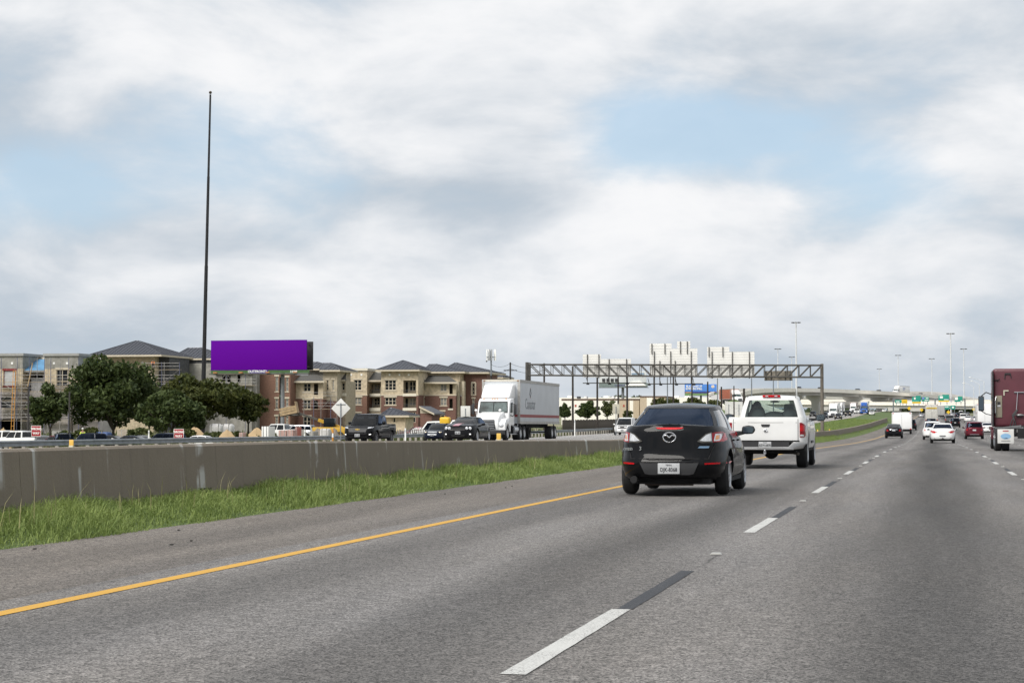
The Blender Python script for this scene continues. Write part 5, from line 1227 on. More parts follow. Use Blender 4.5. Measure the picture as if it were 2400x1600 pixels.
B.wall(893, 980, 868, 925.5, M_TANSTONE, 12, -1.5, h1+hb); B.wall(893, 980, 926.6, None, M_BRICK, 12, -1.5, h2+hb2+hb3)
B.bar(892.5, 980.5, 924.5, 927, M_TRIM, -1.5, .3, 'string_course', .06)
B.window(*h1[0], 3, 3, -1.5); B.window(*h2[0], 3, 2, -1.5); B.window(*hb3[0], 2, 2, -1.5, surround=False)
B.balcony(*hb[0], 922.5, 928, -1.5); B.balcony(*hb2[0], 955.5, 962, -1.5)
B.vents((913, 936, 958), 878, -1.5)
B.hip(883, 987, 866.5, 844.5, 944, 945, 12, -1.5, over=1.1)
# right side of that block has two slit windows
xs_ = B.X(980, -1.5)
for k in (3., 6.):
    for va, vb in ((890, 914), (931, 948)):
        zt_, zb_ = B.Z(va, 985, k), B.Z(vb, 985, k); y = B.Y+k
        o = MB().b2(xs_, xs_+.06, y-.5, y+.5, zb_-.15, zt_+.2).build('window', M_TRIM, B.o); MB().b2(xs_+.05, xs_+.075, y-.3, y+.3, zb_, zt_).build('pane', M_WIN, o)
h1 = [(1032, 1047, 899.5, 916.5), (1053, 1061, 900, 923)]; h2 = [(1032, 1047, 932, 950), (1053, 1061, 934, 957)]; h3 = [(1032, 1042, 964, 980)]
B.wall(994, 1068, 897, 925.5, M_TANSTONE, 8, 3, h1); B.wall(994, 1068, 926.6, None, M_BRICK, 8, 3, h2+h3)
B.bar(994, 1069, 924.5, 927, M_TRIM, 3, .3, 'string_course', .06)
for w in (h1[0], h2[0]): B.window(*w, 2, 2, 3)
B.window(*h3[0], 1, 2, 3)
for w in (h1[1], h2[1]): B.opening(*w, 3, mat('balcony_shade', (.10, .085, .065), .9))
B.bar(1050, 1062, 957, 960.5, M_CREAM, 3, .4, 'balcony_slab', .1)
B.wall(1004, 1078, 872, 897, M_TANSTONE, 9, 6)
B.mono(996, 1073, 895.5, 880, 1002, 1050, 3.2, 2.6)
B.hip(990, 1092, 871, 853, 1007, 1022, 10, 6, over=.9)
for k in (0, 1):
    u_ = 1069+k*13; B.wall(u_, u_+6, 893, None, M_TANDARK, 1, 4+k, name='pier'); B.window(u_+1, u_+5, 897, 915, 1, 2, 4+k-.12, surround=False)
B.wall(1085, 1141, 876, None, M_BRICK, 9, 9, [(1107, 1112.5, 898, 925), (1107, 1112.5, 934, 956)])
B.bar(1084, 1142, 871.5, 877, M_TRIM, 9, 9, 'cornice', .2); B.window(1107, 1112.5, 898, 925, 1, 3, 9); B.window(1107, 1112.5, 934, 956, 1, 3, 9)
for u_ in (1105.2, 1115): B.bar(u_-1.2, u_+1.2, 897, 927, M_TRIM, 9, .2, 'pilaster', .1)
B.hip(1030, 1148, 872, 850, 1066, 1070, 13, 9, over=.9)
B.wall(1138, 1172, 884, None, M_TANDARK, 8, 26); B.hip(1128, 1182, 884, 872, 1148, 1164, 8, 26, over=1.)
# small gate house and low brick gable in front
Gh = Bld('gate_house', 'small tan gate house with dark hip roof behind the black pickup', 300)
Gh.wall(903, 950, 973, None, M_TANSTONE, 5, 0, [(921, 927, 978, 990)]); Gh.window(921, 927, 978, 990, 1, 1, surround=False); Gh.hip(892, 962, 973, 956, 914, 919, 5, 0, over=.8)
Gb = Bld('brick_garage', 'low brick garage with a sloping dark roof right of the gate house', 315)
Gb.wall(985, 1012, 968, None, M_BRICK, 6)
x0, x1 = Gb.X(984.5), Gb.X(1020); z0, z1 = Gb.Z(951, 985), Gb.Z(968, 1015)
q = MB(); q.add([(x0, 314.4, z0), (x1, 314.4, z1), (x1, 322, z1), (x0, 322, z0), (x0, 314.4, z0-.25), (x1, 314.4, z1-.25), (x1, 322, z1-.25), (x0, 322, z0-.25)], [(0, 1, 2, 3), (4, 7, 6, 5), (0, 4, 5, 1), (1, 5, 6, 2), (2, 6, 7, 3), (3, 7, 4, 0)]); q.build('roof', M_ROOFM, Gb.o)
q = MB(); q.add([(x0, 314.34, z0-.02), (x1, 314.34, z1-.02), (x1, 314.34, z1-.3), (x0, 314.34, z0-.3)], [(0, 1, 2, 3)]); q.add([(Gb.X(985), 315, Gb.Z(968, 990)), (Gb.X(1012), 315, Gb.Z(968, 1010)), (Gb.X(985), 315, Gb.Z(952.5, 986))], [(0, 1, 2)]); q.build('eave', M_TRIM, Gb.o)

# ---- half finished brick wing under the purple billboard
C = Bld('brick_apartment_wing', 'brick and tan apartment wing under construction below the purple billboard', 322)
hh = [(645, 651.5, 882, 917), (645, 651.5, 934, 959), (645, 651.5, 975, 995), (654.5, 662, 884, 995), (669.5, 675.5, 884, 917), (669.5, 675.5, 934, 959), (669.5, 675.5, 975, 995)]
C.wall(577, 680, 877, None, M_BRICK2, 9, 0, hh)
for w in hh:
    if w[0] != 654.5: C.window(*w, 1, 3, glass=mat('pale_glass', (.16, .17, .17), .25, var=.4, scale=.8))
C.opening(654.5, 662, 884, 995)
for v in (925, 968): C.bar(654.5, 662, v, v+5, mat('green_board', (.05, .10, .05), .8), 0, .3, 'spandrel')
h1 = [(711, 728, 898, 917), (735, 745.5, 899, 925)]; h2 = [(711, 728, 937, 958), (735, 745, 938, 958)]; h3 = [(711, 728, 976, 998)]
C.wall(680, 757, 895, 932, M_TANSTONE, 8, 3, h1); C.wall(680, 757, 933, None, M_BRICK, 8, 3, h2+h3)
C.bar(680, 757, 931.5, 934, M_TRIM, 3, .3, 'string_course', .06)
for w in (h1[0], h2[0], h3[0]): C.window(*w, 2, 2, 3)
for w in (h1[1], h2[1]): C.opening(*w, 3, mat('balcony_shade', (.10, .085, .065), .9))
C.mono(680, 762, 893, 878, 680, 745, 3.2, 2.6)
C.wall(722, 757, 866, 895, M_GYP, 8, 7); C.hip(716, 770, 864, 848, 724, 742, 9, 7, over=.9)
C.wall(757, 790, 868, 940, M_TANDARK, 8, 5, [(765, 770, 890, 915), (778, 783, 890, 915)]); C.wall(757, 790, 941, None, M_BRICK, 8, 5)
for w in ((765, 770, 890, 915), (778, 783, 890, 915)): C.window(*w, 1, 3, 5)
C.hip(752, 800, 867, 850.5, 757, 774, 9, 5, over=.9)
C.wall(786, 810, 893, None, M_TANDARK, 6, 8, [(795, 808, 897, 914)]); C.window(795, 808, 897, 914, 2, 2, 8, surround=False); C.mono(785, 811, 890, 872, 786, 811, 3, 7.5)
C.bar(791, 810, 921, 928, M_CREAM, 7.8, .4, 'balcony_slab')
# unfinished wing left of it, behind the trees
C2 = Bld('unfinished_wing', 'grey sheathed unfinished wing with dark metal roof behind the tall flagpole', 318)
C2.wall(430, 590, 851, None, M_GYP, 9, 0, [(520, 528, 880, 895), (532, 540, 880, 895), (556, 563, 878, 897)])
for w in ((520, 528, 880, 895), (532, 540, 880, 895), (556, 563, 878, 897)): C2.opening(*w)
C2.bar(428, 592, 840, 852, M_DGREY, .3, 8.4, 'parapet_frame'); C2.hip(400, 520, 840, 815, 440, 470, 10, 1, over=1.)
C2.bar(406, 432, 838.5, 844, M_WOOD, -1., .3, 'roof_plank')

# ---- tall hip roofed block and scaffolded block at the left
D = Bld('hip_roof_block', 'stone block with a large dark hip roof rising behind the big tree', 306)
D.wall(229, 360, 834, None, M_TANSTONE, 12, 0, [(318, 330, 868, 900)]); D.opening(318, 330, 868, 900)
D.wall(360, 396, 834, None, M_DGREY, 9, 2); D.hip(211, 384, 832, 798.5, 318, 322, 13, -.6, over=1.2)
D.bar(228, 361, 832.5, 838, M_TRIM, -.1, .4, 'frieze')
D.vents((333,), 849)
E = Bld('scaffolded_building', 'unfinished grey and stone building wrapped in scaffolding at the left frame edge', 286)
hA = [(7, 35, 868, 905)]; hB = [(131, 158, 866, 905)]
for (u0, u1, hs) in ((-30, 52, [(7, 35, 868, 905), (2, 25, 930, 955), (-30, 48, 981, 1008)]), (103, 182, [(131, 158, 866, 905)])):
    E.wall(u0, u1, 829, 863.5, M_GYP, 8, 0); E.bar(u0-2, u1+3, 828, 834, mat('grey_coping', (.30, .30, .29), .85), 0, 8, 'parapet_cap', .25)
    E.wall(u0, u1, 864, 917, M_TANSTONE, 8, 0, [h for h in hs if h[2] < 917]); E.wall(u0, u1, 918, None, M_WRAP, 8, 0, [h for h in hs if h[2] > 917])
    E.bar(u0, u1, 917, 924, M_WSQ if False else mat('pale_band', (.42, .38, .36), .85), 0, .3, 'string_course', .05)
E.vents((27, 125, 156), 851)
E.window(131, 158, 866, 905, 2, 3); E.window(7, 35, 868, 905, 1, 1, glass=mat('plastic_sheet', (.42, .43, .43), .5, var=.15, scale=1.), frame=mat('red_primer', (.22, .03, .03), .7)); E.opening(2, 25, 930, 955, m=mat('plastic_sheet_dim', (.32, .33, .34), .6)); E.opening(-30, 48, 981, 1008, deep=5)
for (u0, u1) in ((52, 103), (182, 232)):
    E.wall(u0, u1, 872, None, M_WRAP, 6, 1.5, [(u0+2, u1-3, 877, 916), (u0+2, u1-3, 930, 962)])
    E.opening(u0+2, u1-3, 877, 916, 1.5, deep=3); E.opening(u0+2, u1-3, 930, 962, 1.5, deep=3)
    E.mono(u0-10, u1+6, 868, 842, u0+8, u1, 4, 1., m=M_BLUE_MEMB, fascia=mat('grey_fascia', (.25, .25, .24), .8)); E.bar(u0+18, u1, 837, 843, M_CREAM, 6, 1, 'parapet_cap')
    E.bar(u0+20, u1-3, 885, 918, mat('plastic_wrap', (.36, .36, .37), .6, var=.25, scale=1.5), 1.7, .1, 'plastic_sheet')
# scaffold
M_SCAF = mat('scaffold_steel', (.13, .14, .22), .6, .4, .3, 2); M_SCAF2 = mat('scaffold_zinc', (.30, .29, .28), .6, .4, .3, 2); M_PLANK = mat('scaffold_plank', (.36, .30, .22), .9, var=.25, scale=3)
def scaffold(name, label, Y, us, vs, vtop, planks=True):
    t = thing(name, label, 'scaffolding'); y0, y1 = Y-1.6, Y-.4
    for i, u in enumerate(us):
        zb_ = gz(uy(u, Y), Y)-.1
        for yy in (y0, y1):
            x = uy(u, yy); MB().tube((x, yy, zb_), (x, yy, vz(vtop, x, yy)), .045, n=6).build('standard', M_SCAF if i % 2 else M_SCAF2, t)
    for v in vs:
        x0, x1 = uy(us[0]-2, Y-1), uy(us[-1]+2, Y-1); z = vz(v, x0, Y-1)
        if planks: MB().b2(x0, x1, y0+.05, y1-.05, z-.06, z).build('platform', M_PLANK, t)
        for dz in (.5, 1.0): MB().tube((x0, y0, z+dz), (x1, y0, z+dz), .03, n=5).build('guard_rail', M_SCAF2, t)
    for k in range(len(us)-1):
        for j in range(len(vs)-1):
            a, b_ = (us[k], us[k+1]) if (j+k) % 2 else (us[k+1], us[k])
            xa, xb = uy(a, y0), uy(b_, y0); MB().tube((xa, y0-.05, vz(vs[j], xa, y0)), (xb, y0-.05, vz(vs[j+1], xb, y0)), .025, n=5).build('brace', M_SCAF2, t)
    return t
scaffold('scaffold', 'steel scaffold along the grey stone building at the left frame edge', 286, [-6, 2, 34, 39, 50, 68, 86, 103, 112, 118, 140, 160, 166, 184, 205, 232], [895, 917, 938, 957, 985], 838)
scaffold('scaffold', 'steel scaffold at the corner of the hip roofed block with a worker on top', 304, [340, 378, 384, 420], [866, 894, 915], 848)
scaffold('scaffold', 'dark scaffold beneath the left end of the purple billboard', 319, [505, 530, 553, 575, 600], [875, 903], 868)
scaffold('scaffold', 'scaffold against the brick wing right of the billboard post', 324, [712, 735, 752, 775, 790], [934, 958], 930)
lad = thing('ladder', 'orange ladder leaning on the scaffold at the far left', 'ladder'); M_ORL = mat('orange_fibreglass', (.55, .25, .04), .6)
for du in (0, 6): MB().tube((uy(26+du, 283.6), 283.6, gz(-130, 283)), (uy(30+du, 283.9), 283.9, vz(868, uy(30, 284), 284)), .05, n=6).build('rail', M_ORL, lad)
for k in range(12):
    z = lerp(gz(-130, 283)+.4, vz(870, uy(30, 284), 284), k/11.); u = lerp(26, 30, k/11.); yy = 283.5; MB().tube((uy(u, yy), yy, z), (uy(u+6, yy), yy, z), .03, n=5).build('rung', M_ORL, lad)
for u, lab in ((68, 'long timber prop leaning on the left scaffold'), (193, 'long timber prop leaning beside the big tree crown')):
    x0 = uy(u-5, 283); x1 = uy(u+3, 283); o = MB().tube((x0, 283.2, vz(905, x0, 283)), (x1, 283.6, vz(840 if u > 100 else 850, x1, 283)), .09, n=6).build('timber_prop', M_WOOD); tag(o, lab, 'timber')

# ------------------------------------------------------------------ sign gantry
M_GANT = mat('weathered_gantry_steel', (.085, .08, .072), .7, .3, .3, 2)
M_POSTG = mat('gantry_post', (.15, .132, .11), .75, .2, .25, 1.5)
M_SIGNBACK = mat('sign_back_aluminium', (.74, .73, .69), .6, 0, .06, 1.2)
GY = 186.3; XR = -9.81; XL = uy(1240, GY)
gan = thing('sign_gantry', 'steel truss sign gantry spanning the opposing road, seen from behind', 'gantry')
zb0, zt0 = vz(883.6, XR, GY), vz(855.5, XR, GY); zbL, ztL = vz(878.8, XL, GY), vz(853.6, XL, GY)
def gzz(x, top): f = (x-XL)/(XR-XL); return lerp(ztL, zt0, f) if top else lerp(zbL, zb0, f)
wt = walltop(GY)
q = MB(); q.tube((XR, GY+.5, wt-.3), (XR, GY+.5, zt0+.1), .165, .15, 14); q.ball((XR, GY+.5, zt0+.09), (.16, .16, .07), 12, 6); q.b2(XR-.25, XR+.25, GY+.25, GY+.75, wt, wt+.06); q.build('post', M_POSTG, gan, smooth=40)
for yy in (GY, GY+1.1):
    x = XL-.2; q = MB(); q.tube((x, yy, gz(x, yy)), (x, yy, ztL+.2), .17, .15, 14); q.build('post', M_GANT, gan, smooth=40)
for yy in (GY, GY+1.1):
    for top in (True, False):
        MB().tube((XL-.2, yy, gzz(XL, top)), (XR, yy, gzz(XR, top)), .07, n=6).build('chord', M_GANT, gan)
NP = 26; xp = [lerp(XL, XR, i/NP) for i in range(NP+1)]
for i, x in enumerate(xp):
    for yy in (GY, GY+1.1):
        if 0 < i < NP: MB().tube((x, yy, gzz(x, False)), (x, yy, gzz(x, True)), .035, n=5).build('vertical', M_GANT, gan)
        if i < NP:
            a, b_ = (xp[i], xp[i+1]) if i < NP/2 else (xp[i+1], xp[i]); MB().tube((a, yy, gzz(a, True)), (b_, yy, gzz(b_, False)), .045, n=5).build('diagonal', M_GANT, gan)
    if i % 2 == 0:
        for top in (True, False): MB().tube((x, GY, gzz(x, top)), (x, GY+1.1, gzz(x, top)), .03, n=5).build('cross_brace', M_GANT, gan)
SY = GY+1.35
def sign_back(label, rects, bars, lamps=None, m=None):
    t = thing('road_sign', label, 'sign', (0, 0, 0), 0, 'signs on the gantry')
    for (u0, u1, v0, v1) in rects:
        x0, x1 = uy(u0, SY), uy(u1, SY); z1, z0 = vz(v0, x0, SY), vz(v1, x0, SY); z = z0
        while z < z1-.01:
            ze = min(z1, z+.24); MB().b2(x0, x1, SY, SY+.05, z+.006, ze-.006).build('panel', m or M_SIGNBACK, t); z = ze
        MB().b2(x0+.02, x1-.02, SY+.06, SY+.09, z0+.02, z1-.02).build('sign_face', mat('sign_green', (.01, .16, .09), .5), t)
    for u, v0, v1 in bars:
        x = uy(u, SY); MB().b2(x-.035, x+.035, SY-.12, SY-.01, vz(v1, x, SY), vz(v0, x, SY)).build('stiffener', M_GANT, t)
    return t
sign_back('back of the leftmost gantry sign, taller at its left', [(1366, 1408.8, 829.8, 884), (1409, 1479, 841, 880)], [(1377, 830, 893), (1404, 830, 886), (1428, 841, 893), (1469, 841, 893)])
sign_back('back of the tallest gantry sign, with a small tab on top', [(1523, 1574.6, 805, 816.8), (1587.6, 1618.5, 799.6, 816), (1523, 1635, 816.9, 884)], [(1528.5, 805, 829), (1559, 805, 829), (1595.5, 800, 829), (1611.5, 800, 829), (1534, 823, 898), (1572.5, 823, 898), (1620.5, 823, 898), (1547, 845, 899), (1583, 845, 899)])
sign_back('back of the right large gantry sign, stepped at its right', [(1658, 1710, 813, 824.3), (1658, 1769, 824.4, 886)], [(1662.5, 813, 836), (1695, 813, 836), (1669.5, 824, 887), (1717, 824, 887), (1757, 824, 887)])
sign_back('small dusty sign back low on the gantry near its right post', [(1792, 1858, 868.7, 892)], [(1795.5, 869, 892), (1808, 869, 892), (1841, 869, 892), (1853, 869, 892)], m=mat('dusty_sign_back', (.30, .27, .22), .7, .1, .2))
lt = thing('sign_lights', 'lamp rail with small downlights hanging under the gantry signs', 'light')
for u0, u1, v, ls in ((1366, 1515, 897.5, (1378, 1429, 1471)), (1518, 1648, 899.5, (1522, 1549, 1586, 1627))):
    x0, x1 = uy(u0, SY+1), uy(u1, SY+1); z = vz(v, x0, SY+1); MB().tube((x0, SY+1, z), (x1, SY+1, z), .045, n=6).build('rail', M_GANT, lt)
    for u in ls:
        x = uy(u, SY+1); q = MB(); q.box((x, SY+1, z-.09), (.26, .3, .12)); q.build('lamp', M_PLASTIC, lt, bevel=.03); MB().tube((x, SY+1, z), (x, SY+.05, z+.5), .03, n=5).build('bracket', M_GANT, lt)

# ------------------------------------------------------------------ poles, billboards, roadside signs
M_FLAGP = mat('black_flagpole', (.012, .012, .014), .5, .2, .2); M_WOODP = mat('dark_utility_pole', (.035, .029, .025), .9, var=.3)
fp = thing('flagpole', 'very tall bare black flagpole with a ball finial left of the purple billboard', 'flagpole')
xb, yb = ud(474, 250); xt, yt = ud(488.5, 250); zt_ = vz(222, xt, yt); zb_ = gz(xb, yb)
prev = None
for k, (f, r) in enumerate(((0, .30), (.24, .27), (.24, .245), (.5, .215), (.5, .19), (.76, .165), (.76, .145), (1, .115))):
    p = Vector((lerp(xb, xt, f), lerp(yb, yt, f), lerp(zb_, zt_, f)))
    if prev and (p-prev[0]).length > .1: MB().tube(prev[0], p, prev[1], r, 14).build('pole_section', M_FLAGP, fp, smooth=40)
    prev = (p, r)
MB().ball((xt, yt, zt_+.25), .19, 14, 10).build('finial_ball', mat('bronze_ball', (.06, .045, .03), .4, .6), fp, smooth=60)
def billboard(label, Y, u0, u1, v0, v1, facem, apron, upole, pw, vb=None, dual=True):
    t = thing('billboard', label, 'billboard', (0, 0, 0)); x0, x1 = uy(u0, Y), uy(u1, Y); z1, z0 = vz(v0, (x0+x1)/2, Y), vz(v1, (x0+x1)/2, Y)
    f = MB().b2(x0, x1, Y-.15, Y+.15, z0, z1).build('face', facem, t, bevel=.02)
    if apron:
        MB().b2(x0, x1+.4, Y-.1, Y+.1, z0-apron[1], z0-.01).build('apron', apron[0], t); MB().b2(x0, x1+.6, Y-.9, Y+1.2, z0-apron[1]-.18, z0-apron[1]-.04).build('catwalk', M_GANT, t)
    xp_ = uy(upole, Y+1.0); MB().tube((xp_, Y+1.0, gz(xp_, Y+1)-.2), (xp_, Y+1.0, z0-.1), pw, pw, 18).build('pole', mat('billboard_pole', (.20, .21, .22), .6, .3, .2), t, smooth=40)
    if dual:
        q = MB(); q.b2(x0+.6, x1+.35, Y+1.9, Y+2.1, z0, z1-.2); q.build('back_face', M_PLASTIC, t); q = MB()
        for k in range(6): xx = lerp(x0+.8, x1-.2, k/5.); q.b2(xx-.06, xx+.06, Y+.15, Y+1.9, z0+.4, z0+.55); q.b2(xx-.06, xx+.06, Y+.15, Y+1.9, z1-.7, z1-.55)
        q.build('frame', M_GANT, t)
    return t, x0, x1, z0, z1
M_GREENAP = mat('green_apron', (.05, .105, .035), .7, var=.15)
t, x0, x1, z0, z1 = billboard('plain purple billboard on a single post above the trees', 290, 494, 718.5, 797, 866.8, mat('purple_vinyl', (.098, .0, .252), .75, var=.01, spec=.1), (M_GREENAP, .5), 662, .30)
text('OUTFRONT/', .52, M_WSQ, t, (uy(603, 290), 289.86, z0-.24), FACE, 'apron_lettering', .02, bold=.01); MB().b2(uy(585, 290), uy(628, 290), 289.88, 289.895, z0-.5, z0-.0).build('apron_panel', mat('indigo_panel', (.06, .04, .20), .6), t)
text('14198', .46, M_WSQ, t, (uy(688, 290), 289.88, z0-.28), FACE, 'apron_number', .02, bold=.01)
for u in (505, 565, 628, 692): MB().b2(uy(u, 289)-.3, uy(u, 289)+.3, 288.6, 289.0, z0-.5, z0-.32).build('lamp', mat('orange_lamp', (.40, .17, .05), .6), t, bevel=.04)
t, x0, x1, z0, z1 = billboard('white and grey billboard half hidden behind the left gantry sign', 600, 1404, 1515, 870, 897, mat('pale_print', (.55, .57, .58), .6, var=.12, scale=.5), (mat('grey_green_apron', (.16, .20, .19), .7), 1.3), 1460, .42, dual=False)
q = MB(); q.prism([(x1-6.5, z0-.9), (x1-4.5, z0+.5), (x1-1.8, z0+.6), (x1+.1, z0-.9)], 'y', 599.5, 599.8); q.build('cutout', M_WSQ, t)
for k in range(4): MB().b2(x0+1+k*1.3, x0+1.9+k*1.3, 599.7, 599.83, z0+.3, z0+1.3).build('print_block', M_INK, t)
text('OUTFRONT', .6, mat('indigo_ink', (.08, .06, .25), .6), t, ((x0+x1)/2-.8, 599.85, z0-.75), FACE, 'apron_lettering', .02); MB().b2(x1-4.4, x1-.6, 599.7, 599.83, z1-1.0, z1-.5).build('print_block', mat('blue_ink', (.2, .28, .38), .6), t)
t, x0, x1, z0, z1 = billboard('bright blue billboard with white lettering in the distance', 700, 1605, 1680, 900, 921, mat('blue_vinyl', (.06, .20, .56), .7, var=.1, scale=.3), (mat('light_green_apron', (.16, .28, .11), .7), .75), 1643, .35, dual=False)
text('BE A BIG PART OF', .95, M_WSQ, t, (x0+3.3, 699.8, z1-.75), FACE, 'print_lettering', .02, bold=.03, sx=.72); text('SOMETHING SMALL.', .95, M_WSQ, t, (x0+3.3, 699.8, z1-1.6), FACE, 'print_lettering', .02, bold=.03, sx=.68)
MB().b2(x0, x1, 699.8, 699.845, z0, z0+.55).build('print_band', mat('deep_blue_vinyl', (.03, .03, .18), .7), t)
for a, b_ in ((.3, 2.3), (x1-x0-2.2, x1-x0-.4)): MB().b2(x0+a, x0+b_, 699.75, 699.8, z0+.12, z0+.4).build('print_block', mat('gold_print', (.55, .36, .12), .7), t)
MB().ball((x1-1.3, 699.85, z1-.85), (.6, .06, .55), 14, 8).build('print_emblem', mat('cream_print', (.6, .5, .4), .7), t, smooth=60)
def pole(label, u, D, vt, r=.13, m=None, arms=(), name='utility_pole', cat='pole', rot=0):
    x, y = ud(u, D); zt_ = vz(vt, x, y); t = thing(name, label, cat, (x, y, gz(x, y)), 0, 'poles along the roadside'); h = zt_-gz(x, y)
    MB().tube((0, 0, -.3), (0, 0, h), r, r*.75, 10).build('shaft', m or M_WOODP, t, smooth=40)
    for (dz, hw_) in arms: MB().b2(-hw_, hw_, -.06, .06, h-dz-.07, h-dz+.07).build('crossarm', m or M_WOODP, t)
    return t, h
poles = [(1196, 330, 849, .17, ((1.3, 1.1),), 'utility pole with crossarm rising behind the white trailer'), (1275.5, 300, 851, .17, (), 'utility pole seen through the left end of the gantry truss'), (1342.5, 250, 858, .15, (), 'black pole standing right of the white trailer rear'), (1400, 270, 861, .15, (), 'black pole under the leftmost gantry sign'), (1449, 280, 862, .13, (), 'black pole just left of the grey billboard post'), (1470, 270, 862, .15, (), 'black pole just right of the grey billboard post'), (1533.5, 310, 866, .17, (), 'black pole above the left of the dark sedan roof'), (1578.5, 330, 868, .16, (), 'black pole above the middle of the dark sedan roof'), (1622, 340, 870, .15, (), 'dark pole crossing the blue billboard'), (1659, 360, 894, .17, (), 'dark pole near the right end of the blue billboard'), (1691, 400, 906, .2, (), 'short brown pole right of the blue billboard'), (1720.5, 380, 904, .14, (), 'thin pole in front of the white sign back'), (1744, 420, 910, .3, (), 'stout brown pole beside the orange truck on the ramp')]
for u, D, vt, r, arms, lab in poles: pole(lab, u, D, vt, r, None, arms)
for u, D, vt, lab in ((1564.5, 330, 880, 'grey steel lamp post above the dark sedan roof'), (1682, 350, 884, 'grey steel lamp post at the right edge of the blue billboard'), (1762, 340, 880, 'grey steel post over the white pickup cab'), (1813, 360, 888, 'thin grey post right of the white pickup roof centre')): pole(lab, u, D, vt, .11, M_GALV, (), 'lamp_post', 'pole')
# wires
def wire(label, a, b_, sag):
    pts = [Vector(a).lerp(Vector(b_), k/12.)-Vector((0, 0, sag*4*(k/12.)*(1-k/12.))) for k in range(13)]
    q = MB(); q.path(pts, .03, 4); o = q.build('power_line', M_PLASTIC); tag(o, label, 'wire', 'overhead wires')
pa = [ud(1151, 330), ud(1196, 330), ud(1275.5, 300)]
for k, v in enumerate((851, 863)):
    a, b_, c_ = [(p[0], p[1], vz(v+3*(i != 1), *p)) for i, p in enumerate(pa)]
    wire(f'{"upper" if k == 0 else "lower"} wire between the antenna mast and the utility pole', a, b_, .5); wire(f'{"upper" if k == 0 else "lower"} wire between the utility pole and the gantry', b_, c_, .6)
# cell antenna mast
x, y = ud(1151, 340); t = thing('antenna_mast', 'cell antenna mast with white panels rising behind the white semi cab', 'mast', (x, y, gz(x, y))); h = vz(817, x, y)-gz(x, y)
MB().tube((0, 0, 0), (0, 0, h-4.5), .24, .2, 10).build('lower_shaft', M_WOODP, t, smooth=40); MB().tube((0, 0, h-4.5), (0, 0, h-.3), .14, .12, 10).build('upper_shaft', M_GALV, t, smooth=40)
MB().b2(-.75, .75, -.06, .06, h-1.5, h-1.35).build('antenna_frame', M_GALV, t)
for xx, yy in ((-.72, 0), (-.5, .4), (-.2, -.3), (.15, -.3), (.5, .35), (.75, 0)): MB().b2(xx-.1, xx+.1, yy-.06, yy+.06, h-2.0, h-.1).build('antenna_panel', M_WSQ if abs(xx) > .4 else mat('grey_panel', (.3, .31, .32), .6), t, bevel=.02)
MB().ball((-.75, -.1, h-2.1), .14, 8, 6).build('dish', M_GANT, t, smooth=60)
def post_sign(label, u, D, v0, v1, w, shape='rect', m=None, vb=None, txt=None, group=None, face=None):
    x, y = ud(u, D); t = thing('road_sign', label, 'sign', (x, y, gz(x, y)), 0, group); zt_, zb_ = vz(v0, x, y)-gz(x, y), vz(v1, x, y)-gz(x, y); zm = (zt_+zb_)/2; hh = (zt_-zb_)/2
    MB().b2(-.035, .035, -.09, -.03, -.3, zt_-(.25 if shape == 'rect' else .35)).build('post', M_GALV, t)
    q = MB()
    if shape == 'diamond': q.prism([(0, zm-hh), (w, zm), (0, zm+hh), (-w, zm)], 'y', -.025, 0)
    else: q.b2(-w, w, -.03 if face is None else -.13, 0 if face is None else -.095, zb_, zt_)
    q.build('sign_plate', m or M_SIGNBACK, t, bevel=.004)
    if shape == 'diamond': MB().b2(-w*.5, w*.5, -.07, -.026, zm+hh*.36, zm+hh*.42).build('brace', M_GALV, t)
    return t, zm, hh
M_DULLW = mat('dull_white_sheet', (.60, .60, .58), .6, var=.05)
post_sign('back of a white diamond warning sign beside the guardrail', 799, 150, 933, 980, .74, 'diamond', M_DULLW)
post_sign('white rectangular sign back beside the white semi cab', 1091, 205, 951, 977, .5, 'rect', M_DULLW)
post_sign('pale square sign back standing under the grey billboard', 1444, 205, 946.5, 969.5, .36, 'rect', mat('buff_sign_back', (.42, .40, .32), .7))
M_WW = mat('wrong_way_red', (.30, .012, .022), .5, var=.08)
for u, v0, v1, D, lab in ((86.5, 997, 1022.5, 165, 'red wrong way sign by the small tree near the left frame edge'), (420.5, 1004.5, 1029, 165, 'red wrong way sign below the drooping tree left of the flagpole')):
    t, zm, hh = post_sign(lab, u, D, v0, v1, .42, 'rect', M_WW, face=1, group='wrong way signs')
    text('WRONG', .27, M_WSQ, t, (0, -.135, zm+hh*.38), FACE, 'sign_lettering', .004, bold=.008, sx=.85); text('WAY', .27, M_WSQ, t, (0, -.135, zm-hh*.42), FACE, 'sign_lettering', .004, bold=.008, sx=.95)
    q = MB()
    for (a, b_, c_, d_) in ((-.42, .42, zm+hh-.03, zm+hh), (-.42, .42, zm-hh, zm-hh+.03), (-.42, -.395, zm-hh+.03, zm+hh-.03), (.395, .42, zm-hh+.03, zm+hh-.03)): q.b2(a, b_, -.137, -.131, c_, d_)
    q.build('sign_border', M_WSQ, t)
# big white guide-sign back on posts beyond the sedan
x, y = ud(1720, 400); t = thing('road_sign', 'large white guide sign back on posts left of the white pickup', 'sign', (x, y, gz(x, y)))
z1, z0 = vz(941, x, y)-gz(x, y), vz(973, x, y)-gz(x, y)
for k in range(9): MB().b2(-1.75, 1.75, 0, .05, lerp(z0, z1, k/9.)+.01, lerp(z0, z1, (k+1)/9.)-.01).build('panel', M_DULLW, t)
for xx in (-1, 1): MB().b2(xx-.05, xx+.05, -.12, -.01, -.3, z1-.5).build('post', M_GALV, t)
